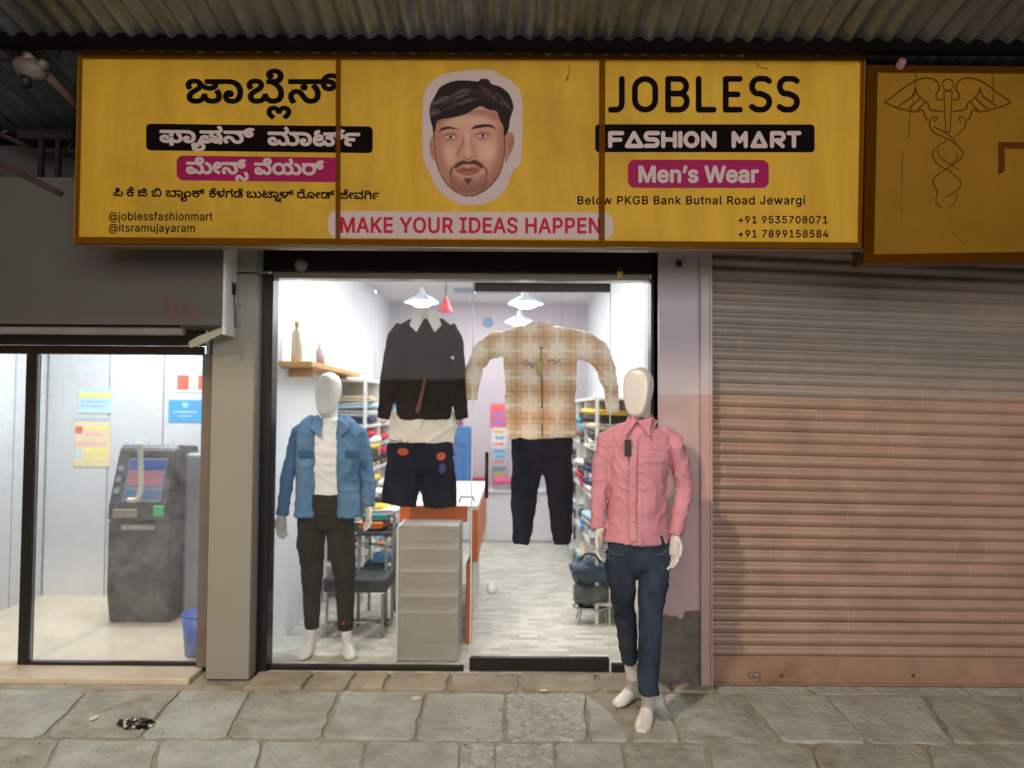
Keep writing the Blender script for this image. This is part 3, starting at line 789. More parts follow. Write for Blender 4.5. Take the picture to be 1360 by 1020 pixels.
TXT = {
    'k1': '3634,911 -36,6 -24,11 -20,15 -16,21 -5,12 -2,12 0,13 6,19 7,10 8,8 10,6 16,4 -4,2 -26,0 -6,2 -4,3 -4,11 0,36 2,8 7,6 7,1 32,0 28,10 14,7 28,20 18,18 16,29 8,27 1,16 -1,16 -3,12 -8,14 -14,14 -13,6 -26,4 -22,-3 -18,-7 -16,-12 -9,-18 -5,-20 -6,-7 -8,-2 -44,0 -8,2 -5,3 -7,28 -5,10 -9,10 -10,7 -12,5 -14,3 -20,1 -20,-2 -18,-8 -5,-8 -2,-10 2,-8 3,-8 19,-16 73,-43 20,-17 10,-12 10,-18 5,-20 0,-16 -6,-24 -11,-20 -16,-14 -16,-11 -22,-7 -24,-4 -26,-1 -26,2 -32,9 -12,5 -20,14 -10,11 -7,12 -4,10 -3,16 1,18 7,24 15,24 5,3 6,2 44,-15 10,-6 2,-4 0,-8 -10,-16 -2,-14 3,-10 9,-7 14,-4 30,0 16,5 4,4 3,8 -1,14 -8,10 -16,12 -52,30 -24,16 -21,20 -13,22 -7,26 0,16 3,16 12,24 8,10 14,13 20,11 24,8 28,4 38,-1 30,-5 16,-6 18,-9 26,-19 16,14 12,9 22,10 30,6 32,1 36,-5 28,-10 22,-14 10,-8 12,-13 12,-18 11,-28 4,-24 0,-30 -3,-20 -10,-30 -14,-26 -20,-24 -25,-22 17,-7 16,-11 10,-10 13,-18 6,-14 5,-29 -4,-31 -10,-22 -8,-13 -12,-12 -12,-9 -16,-8 -22,-7 -28,-4;4386,972 -42,8 -26,13 -18,12 -12,12 -13,19 -6,12 -3,2 -422,0 -13,4 -3,4 -2,6 0,38 2,8 7,6 7,1 170,1 0,2 -14,11 -7,11 -3,14 1,12 6,14 9,9 14,8 12,3 16,0 16,-5 15,-11 8,-12 3,-16 -3,-16 -9,-14 -12,-8 0,-2 105,0 -1,2 -32,20 -4,6 -1,6 3,8 20,22 15,22 9,18 5,24 0,16 -3,14 -7,16 -7,8 -8,5 -12,4 -26,0 -16,-5 -14,-9 -17,-17 -39,-53 -18,-17 -18,-13 -24,-9 -26,-4 -24,0 -32,7 -24,12 -20,19 -14,22 -8,28 0,22 6,28 12,26 18,27 6,5 12,0 46,-16 8,-6 0,-12 -21,-30 -8,-20 -2,-12 1,-14 4,-9 7,-5 13,-5 20,1 16,9 17,17 29,40 24,28 22,16 22,11 22,5 18,2 32,-1 36,-8 18,-9 9,-6 11,-9 16,-17 12,-24 8,-28 2,-28 -5,-38 -12,-32 -21,-32 -24,-26 0,-3 60,1 7,32 11,20 14,16 10,8 26,13 24,5 12,1 28,-1 32,-8 22,-14 8,-6 10,-14 6,-20 1,-26 -3,-14 -5,-12 -14,-18 -27,-18 -30,-9 -38,-5 12,-7 22,-5 28,1 32,10 10,-1 7,-4 26,-32 2,-4 0,-8 -3,-6 -8,-5 -30,-10 -34,-5;3636,975 12,-1 14,2 16,7 5,6 4,7 3,13 -1,12 -5,10 -9,9 -19,6 -22,3 -38,1 -1,-2 2,0 21,-7 9,-9 4,-6 4,-12 -1,-15 -6,-10 -9,-9 5,-4;2574,1043 -22,2 -20,4 -26,10 -12,8 -11,11 -13,17 -3,9 -4,20 2,22 6,18 15,24 4,3 6,2 44,-15 11,-6 2,-4 0,-8 -10,-16 -2,-14 3,-10 8,-7 16,-4 30,0 15,5 6,10 1,12 -3,8 -5,6 -24,17 -46,25 -28,20 -20,22 -7,10 -5,14 -4,18 0,16 7,28 15,22 10,8 16,12 16,7 18,5 28,4 26,0 26,-3 18,-4 24,-10 14,-9 18,-14 16,14 18,11 26,10 24,4 34,1 22,-2 32,-8 24,-12 19,-18 13,-20 8,-30 0,-20 -4,-24 -12,-28 -16,-22 -12,-10 -10,1 -44,23 -6,8 0,10 20,26 5,12 1,10 -2,12 -5,8 -7,8 -12,5 -26,3 -14,-1 -12,-3 -16,-6 -10,-7 -10,-13 -10,-34 -6,-3 -6,-2 -44,0 -8,2 -7,7 -5,22 -10,18 -14,10 -16,7 -30,3 -28,-4 -10,-5 -4,-5 -3,-12 2,-14 9,-11 84,-52 12,-9 20,-21 36,17 28,7 22,3 20,1 26,-2 20,-4 22,-9 20,-14 13,-16 7,-14 4,-26 2,-3 114,0 38,3 20,4 26,10 16,11 16,17 10,18 5,16 3,20 0,24 -5,26 -8,18 -7,10 -12,10 -18,7 -30,1 -14,-2 -16,-8 -7,-12 1,-2 14,3 10,0 14,-3 14,-7 11,-13 4,-8 2,-12 -2,-18 -8,-14 -11,-10 -12,-6 -18,-4 -26,1 -16,4 -14,6 -10,7 -12,12 -11,18 -5,20 -1,20 3,20 8,20 12,16 12,11 14,10 22,10 40,7 36,-1 38,-8 20,-9 28,-21 14,-17 8,-14 6,-14 7,-26 4,-40 -3,-34 -9,-36 -15,-30 -13,-16 -10,-10 -29,-23 -24,-12 -26,-8 -20,-4 -46,-5 -302,0 -8,1 -6,5 -3,10 0,36 2,6 3,6 10,3 90,1 0,8 -6,6 -18,6 -18,1 -12,-1 -18,-4 -18,-7 -16,-8 -24,-21 -12,-18 -10,-11 -22,-14 -12,-5 -24,-5;4336,1118 30,-1 18,3 8,4 3,4 2,8 -1,6 -4,4 -10,4 -10,1 -18,-4 -8,-4 -6,-7 -5,-12;3624,1403 -20,3 -14,4 -23,14 -12,12 -10,16 -4,10 -3,20 1,14 4,18 9,18 10,13 20,21 24,18 10,1 6,-3 28,-27 4,-9 0,-6 -3,-4 -29,-24 -7,-8 -4,-8 -1,-8 1,-10 5,-6 8,-5 12,-1 12,2 6,4 10,12 7,22 5,4 8,2 40,0 8,-2 6,-6 5,-18 3,-8 6,-6 10,-4 10,-2 12,1 6,3 5,4 3,8 0,10 -2,8 -6,8 -10,10 -23,18 -3,4 0,6 1,4 3,6 34,29 10,-1 24,-18 21,-20 14,-22 6,-16 3,-22 -4,-24 -6,-14 -8,-12 -12,-12 -14,-10 -12,-5 -16,-4 -18,-2 -20,1 -28,7 -28,20 -18,-14 -16,-8 -20,-5',
    'k2': '2912,1670 -26,11 -5,7 1,9 16,13 7,10 0,7 -7,4 -10,2 -62,0 -162,-2 -10,3 -4,9 0,16 2,8 4,4 18,3 108,1 0,2 -7,9 -2,8 4,14 8,8 9,5 16,2 14,-3 2,8 -34,1 -6,4 -7,18 -7,6 -16,5 -24,-1 -12,-9 -17,-6 -1,-3 1,-4 9,-5 12,0 2,2 0,11 6,5 22,4 12,-2 8,-8 4,-16 -3,-12 -7,-11 -16,-9 -22,-5 -28,1 -26,9 -8,6 -11,11 -5,11 -3,17 -11,7 -10,11 -4,15 2,15 -20,-2 -30,1 -21,6 -13,11 -3,7 -1,9 5,15 10,8 -5,17 2,10 6,10 12,10 14,7 20,5 28,2 40,-5 20,-5 14,-7 8,-5 12,-14 4,-10 2,-14 -2,-13 -6,-13 -6,-9 -15,-14 -1,-2 2,0 32,5 28,-1 28,-8 20,-11 18,11 22,8 16,2 24,0 12,-2 12,11 8,2 6,-1 26,-11 3,-6 0,-7 -10,-14 7,-12 5,-19 0,-15 -2,-12 -5,-13 -7,-13 -22,-24 19,-11 10,-10 7,-17 0,-12 -4,-13 -9,-16 -22,-20 -6,-2;3316,1699 -24,3 -24,8 -16,11 -14,16 -254,-3 -12,2 -4,3 -2,6 0,17 2,8 4,5 8,2 26,1 104,1 18,4 22,11 19,15 11,17 4,16 -1,12 -4,7 -4,3 -9,3 -20,-1 -10,-3 -10,-6 -34,-37 -18,-11 -28,-7 -30,1 -14,4 -14,7 -12,11 -7,11 -4,16 0,7 4,17 6,11 13,17 8,4 36,-9 5,-5 0,-8 -15,-20 -3,-7 0,-7 1,-4 4,-3 14,-1 10,2 10,8 23,25 14,13 13,8 12,5 20,5 18,1 26,-4 20,-7 10,-6 13,-13 6,-10 5,-22 0,-14 -5,-20 -7,-13 -17,-20 1,-2 22,0 6,16 12,16 18,10 24,7 24,0 20,-5 16,-8 10,-10 6,-17 0,-8 -4,-13 -10,-13 -24,-13 8,0 16,4 6,-2 20,-19 1,-6 -1,-5 -8,-6 -20,-6 -26,-3;2130,1724 -8,4 -4,8 0,18 2,6 4,4 8,3 118,1 1,2 -7,8 -3,9 2,11 9,11 16,6 8,1 14,-3 8,-3 8,-9 3,-13 -3,-9 -6,-10 34,0 10,2 -6,7 1,9 21,23 6,8 3,9 -1,19 -6,7 -8,4 -12,1 -12,-1 -14,-6 -9,-8 -6,-17 -5,-3 -6,-1 -24,0 -8,2 -4,4 -4,11 -4,6 -4,4 -10,4 -12,3 -18,0 -20,-5 -10,-6 -2,-7 3,-7 9,-4 11,1 1,14 4,4 6,2 26,1 6,-2 7,-9 3,-16 -5,-16 -13,-11 -20,-7 -24,-2 -28,5 -18,10 -14,15 -6,17 0,11 7,20 14,15 23,12 24,7 38,1 26,-4 1,6 -2,22 3,7 6,5 36,1 10,-3 4,-9 -2,-20 2,-8 28,5 16,0 14,-3 26,-9 8,-5 11,-11 7,-12 5,-15 1,-11 -1,-13 -4,-16 -6,-12 -18,-22 1,-2 72,1 34,4 14,4 12,7 6,5 6,9 5,14 -1,25 -4,8 -6,6 -14,7 -18,1 -5,-2 15,-7 4,-4 4,-7 3,-9 -4,-14 -5,-6 -8,-5 -20,-5 -18,1 -20,7 -11,9 -7,11 -3,13 0,9 3,12 7,12 7,7 20,12 24,7 28,1 18,-3 20,-6 13,-6 15,-13 8,-11 7,-17 3,-20 -1,-16 -4,-18 -7,-15 -12,-15 -14,-11 -16,-10 -18,-6 -24,-5 -34,-3;2831,1775 48,1 -6,8 1,9 24,25 6,13 0,5 -2,0 -36,-35 -8,-1 -18,7 1,-11 -2,-8 -8,-11;3288,1781 22,1 4,2 1,2 -3,3 -14,0 -8,-4 -2,-2;2837,1840 3,1 14,14 4,6 -6,-2 -10,-5 -4,-8;2651,1924 3,0 10,8 12,12 2,9 -4,7 -14,7 -10,3 -28,1 -17,-3 1,-2 20,-8 16,-9 7,-10;3796,1681 -24,13 -5,7 1,8 14,13 7,12 1,10 -4,3 -14,3 -46,0 -158,-3 -8,1 -4,3 -3,8 0,19 2,8 5,4 8,2 150,2 8,1 22,9 22,18 14,18 6,20 0,13 -3,9 -5,7 -10,3 -14,0 -14,-4 -11,-10 -4,-16 -3,-4 -8,-3 -16,-1 -10,0 -8,3 -4,4 -4,15 -4,6 -8,5 -12,3 -28,-1 -14,-5 -5,-6 -1,-11 2,-5 8,-4 8,0 3,2 -2,8 1,5 4,5 8,2 26,1 8,-7 5,-17 -4,-19 -13,-13 -16,-7 -28,-3 -20,4 -14,6 -14,11 -8,13 -5,17 0,11 5,18 10,15 10,9 10,6 16,6 20,4 20,2 20,-3 16,-4 26,-14 10,9 12,7 24,5 14,1 12,-1 18,-4 14,-6 12,-8 22,12 14,4 22,4 24,0 28,-6 22,-13 7,-7 9,-14 8,-25 3,23 8,17 13,13 22,10 18,4 36,-1 14,-4 16,-7 19,-17 10,-18 5,-19 1,-11 -1,-25 -6,-22 -6,-13 -8,-11 -18,-16 -14,-9 -18,-7 -42,-7 -174,-3 -14,3 -1,-24 -8,-20 -9,-11 -16,-16 -6,-3;4512,1718 -20,4 -18,7 -11,8 -19,22 -136,-1 -6,1 -5,3 -3,8 0,18 2,8 4,4 12,2 64,1 4,1 -2,2 -12,2 -30,0 -6,1 -6,4 -2,8 0,18 2,6 3,4 9,3 24,1 8,2 16,8 9,9 3,10 0,7 -3,5 -9,6 -14,1 -14,-2 -13,-6 -6,-8 -5,-17 -4,-4 -8,-1 -24,0 -8,2 -4,4 -4,12 -6,9 -14,7 -24,2 -14,-2 -12,-7 -6,-10 2,-3 22,2 18,-1 20,-5 17,-9 7,-8 6,-10 3,-10 0,-12 -7,-19 -14,-12 -10,-5 -14,-4 -20,-2 -13,-6 3,-3 22,-3 6,-5 2,-6 -2,-15 -2,-10 -4,-4 -8,-3 -12,0 -22,4 -14,5 -12,11 -7,11 -3,13 1,6 3,9 8,14 -17,22 -5,9 -5,18 -1,26 4,19 6,11 6,10 16,14 18,9 20,5 30,2 16,-3 18,-5 22,-13 12,9 12,6 24,6 24,1 28,-5 20,-10 10,-11 5,-9 5,-14 0,-19 -4,-15 -10,-15 -13,-14 9,-14 3,-15 5,-1 2,1 7,22 13,14 16,11 18,4 22,1 24,-5 13,-8 7,-8 8,-12 6,16 12,14 -12,17 -4,16 2,18 8,15 12,11 22,10 26,5 16,0 6,-1 5,-4 2,-7 0,-19 -2,-8 -7,-4 -22,-3 -10,-3 -4,-4 0,-9 8,-5 16,-2 56,1 8,-2 4,-4 2,-7 -1,-25 -5,-5 -6,-2 -62,-2 -14,-2 -9,-6 0,-10 13,-5 20,-1 88,2 32,-2 6,-4 2,-7 0,-19 -2,-8 -4,-4 -8,-1 -126,-1 -14,1 -22,5 -16,7 -14,13 -8,13 -5,-13 -9,-11 -18,-11 -14,-5 8,-1 22,6 8,-1 19,-21 1,-7 -1,-6 -3,-3 -10,-4 -18,-5 -14,-2;3836,1766 3,0 0,17 5,9 8,3 16,2 18,8 22,15 12,16 6,19 0,15 -5,13 -8,7 -19,4 -22,-2 -14,-5 -15,-11 -1,-21 -7,-26 -11,-19 -18,-20 20,-13;3952,1798 76,1 24,4 16,7 14,13 5,9 3,10 1,11 -1,18 -6,15 -10,8 -8,3 -12,1 -10,-1 -6,-2 14,-4 8,-5 8,-10 2,-12 -3,-13 -9,-9 -10,-5 -14,-3 -18,2 -16,6 -14,14 -6,17 -2,-22 -4,-18 -7,-15;4492,1805 20,1 4,3 2,4 -4,2 -13,0 -8,-5 -2,-3;4230,1825 14,1 3,2 1,3 -4,4 -10,1 -18,-1 -2,-2 4,-3',
    'k3': '2638,2081 -16,3 -12,6 -6,5 -9,9 -4,8 -2,12 2,11 6,10 -1,2 -118,0 -4,2 -3,4 -1,22 4,9 8,3 126,1 14,4 20,14 8,7 9,14 5,18 0,14 -4,9 -10,6 -10,0 -8,-2 -8,-5 -3,-4 -5,-17 -3,-4 -9,-2 -16,0 -8,1 -4,3 -5,16 -5,6 -6,4 -10,3 -14,0 -14,-4 -5,-4 -3,-6 0,-9 4,-4 6,-2 4,1 0,11 4,6 10,3 14,1 6,-2 5,-4 5,-19 -4,-16 -10,-11 -20,-7 -18,-1 -16,3 -10,5 -8,6 -9,10 -5,12 -2,17 4,17 5,10 10,11 17,10 16,5 18,2 16,-1 14,-4 26,-12 20,12 28,6 14,-1 14,-4 20,-12 26,13 28,5 16,-1 14,-4 18,-9 10,-8 8,-11 6,-14 3,-17 0,-11 -3,-19 -5,-14 -11,-19 -16,-17 -24,-17 -20,-9 -6,0 -4,2 -13,21 -1,5 0,6 4,3 26,14 13,11 12,20 3,12 0,12 -6,14 -6,5 -8,3 -22,0 -16,-8 -9,-8 -1,-23 -6,-20 -9,-16 -15,-17 18,-12 7,-9 4,-9 2,-11 0,-12 -5,-17 -6,-10 -8,-8 -10,-6 -18,-6;3216,2116 -22,5 -16,7 -11,10 -8,13 -3,2 -198,-2 -6,2 -4,2 -4,18 -10,-13 -18,-9 -12,-3 -18,0 -18,4 -10,4 -12,8 -8,8 -10,18 -4,16 -1,16 2,16 4,13 11,21 16,18 28,19 16,6 8,1 4,-4 13,-19 1,-6 -1,-5 -3,-3 -22,-11 -14,-9 -11,-13 -1,-5 26,-1 18,-5 12,-7 9,-8 5,-8 6,-23 8,2 24,1 76,0 16,6 12,6 14,13 8,11 5,12 2,14 -1,12 -4,8 -6,3 -8,2 -12,-3 -10,-6 -22,-31 -14,-13 -8,-5 -14,-4 -22,-1 -16,4 -12,6 -11,11 -5,11 -4,12 0,14 5,18 5,11 8,12 8,3 30,-10 2,-6 0,-6 -12,-19 -2,-14 2,-4 4,-3 10,0 4,2 8,8 24,32 18,14 26,7 16,0 20,-5 12,-6 12,-12 9,-14 4,-16 1,-14 -4,-23 -8,-18 -12,-16 1,-2 15,0 8,22 8,10 14,10 18,5 18,0 16,-5 12,-5 10,-13 4,-14 0,-7 -5,-18 -10,-12 -20,-10 5,-1 16,5 8,-2 15,-18 1,-10 -4,-4 -18,-7 -20,-3;2644,2119 10,1 9,5 2,9 -2,6 -3,4 -10,3 -8,-1 5,-14;2886,2186 12,0 4,2 2,4 -2,6 -10,5 -16,0 -4,-2 -1,-3 4,-5;3198,2194 12,0 6,2 1,3 -5,4 -8,-1 -6,-5;3264,2281 -20,8 -4,3 -1,5 1,6 12,18 6,15 2,14 -1,9 -3,5 -10,2 -8,-2 -29,-30 -13,-8 -20,-4 -20,2 -12,6 -8,6 -7,8 -4,11 0,13 2,10 11,20 4,3 6,1 27,-8 2,-6 0,-5 -8,-13 -2,-7 1,-3 4,-1 4,0 6,3 26,29 20,10 12,2 20,-1 14,-4 15,-10 9,-13 4,-14 1,-17 -2,-14 -9,-24 -14,-20 -6,-5;3540,2095 -14,3 -12,5 -10,7 -6,7 -4,8 -2,13 7,21 -113,0 -6,2 -3,4 -1,22 4,9 8,3 122,1 14,5 13,7 13,12 12,19 3,12 0,12 -4,12 -5,4 -8,2 -12,-2 -12,-8 -3,-6 -3,-11 -2,-4 -8,-2 -18,-1 -10,3 -8,19 -8,8 -16,3 -18,-3 -7,-4 -4,-6 0,-8 3,-5 4,-2 6,0 1,12 5,6 8,2 16,0 6,-2 4,-5 3,-10 0,-13 -7,-15 -12,-8 -20,-5 -18,1 -20,7 -11,10 -8,13 -3,13 0,11 6,19 8,11 12,9 10,5 18,5 24,2 24,-6 20,-10 10,6 12,6 12,4 22,1 16,-4 12,-6 9,-6 9,-11 8,-21 1,-26 -4,-17 -6,-14 -19,-26 16,-11 10,-14 3,-15 0,-12 -2,-11 -9,-16 -8,-7 -8,-6 -20,-6;3856,2104 -20,11 -3,7 1,7 8,9 8,12 1,7 -1,4 -16,3 -44,-1 -8,3 -3,9 0,16 2,8 9,4 14,0 14,6 15,9 14,16 6,17 0,15 -1,6 -6,9 -12,6 -18,0 -12,-5 -16,-10 3,-35 -3,-18 -8,-20 -18,-21 -10,-6 -18,-8 -20,-4 -24,0 -24,5 -18,9 -10,8 -8,9 -10,17 -6,23 0,19 8,28 14,22 16,13 16,7 16,5 18,1 22,-1 14,-4 28,-15 26,15 16,5 16,2 16,-1 15,-4 23,-12 24,11 30,7 28,-4 8,-2 15,-9 14,-16 5,-10 4,-19 -1,-26 -5,-15 -8,-18 -12,-14 -22,-19 -26,-15 -6,0 -5,1 -15,22 -1,9 3,4 30,17 12,12 11,20 1,21 -2,7 -4,6 -12,7 -10,1 -14,-3 -20,-10 -3,-5 0,-24 -5,-19 -8,-15 -14,-16 16,-13 6,-9 3,-16 -3,-19 -6,-14 -12,-15 -8,-7;4250,2131 -18,4 -16,7 -12,11 -8,12 -2,2 -170,-1 -10,2 -4,9 0,17 4,8 9,4 -8,15 -4,14 -1,24 3,16 10,20 9,10 16,12 16,6 20,6 20,1 24,-1 22,-7 12,-6 10,-7 13,-14 6,-11 5,-13 2,-25 -5,-24 -7,-13 2,-2 3,1 2,12 12,18 19,11 14,4 16,0 18,-5 9,-5 7,-7 4,-7 4,-17 -1,-8 -4,-11 -5,-8 -21,-15 17,4 8,-2 14,-17 1,-9 -3,-5 -14,-6 -22,-4;3546,2133 10,0 8,7 1,11 -5,6 -10,3 -5,-2 3,-11;3691,2200 19,0 14,4 12,7 8,12 3,17 0,9 -3,13 -10,14 -12,7 -10,3 -14,0 -14,-3 -15,-9 -9,-14 -2,-12 0,-13 4,-15 12,-13 6,-4;4092,2206 20,0 16,4 12,7 10,12 3,8 1,11 -2,14 -9,14 -11,9 -20,5 -26,-3 -10,-3 -10,-6 -9,-13 -2,-7 -1,-16 5,-16 13,-13 10,-4;4236,2208 12,0 4,2 1,3 -3,3 -8,-1 -6,-3',
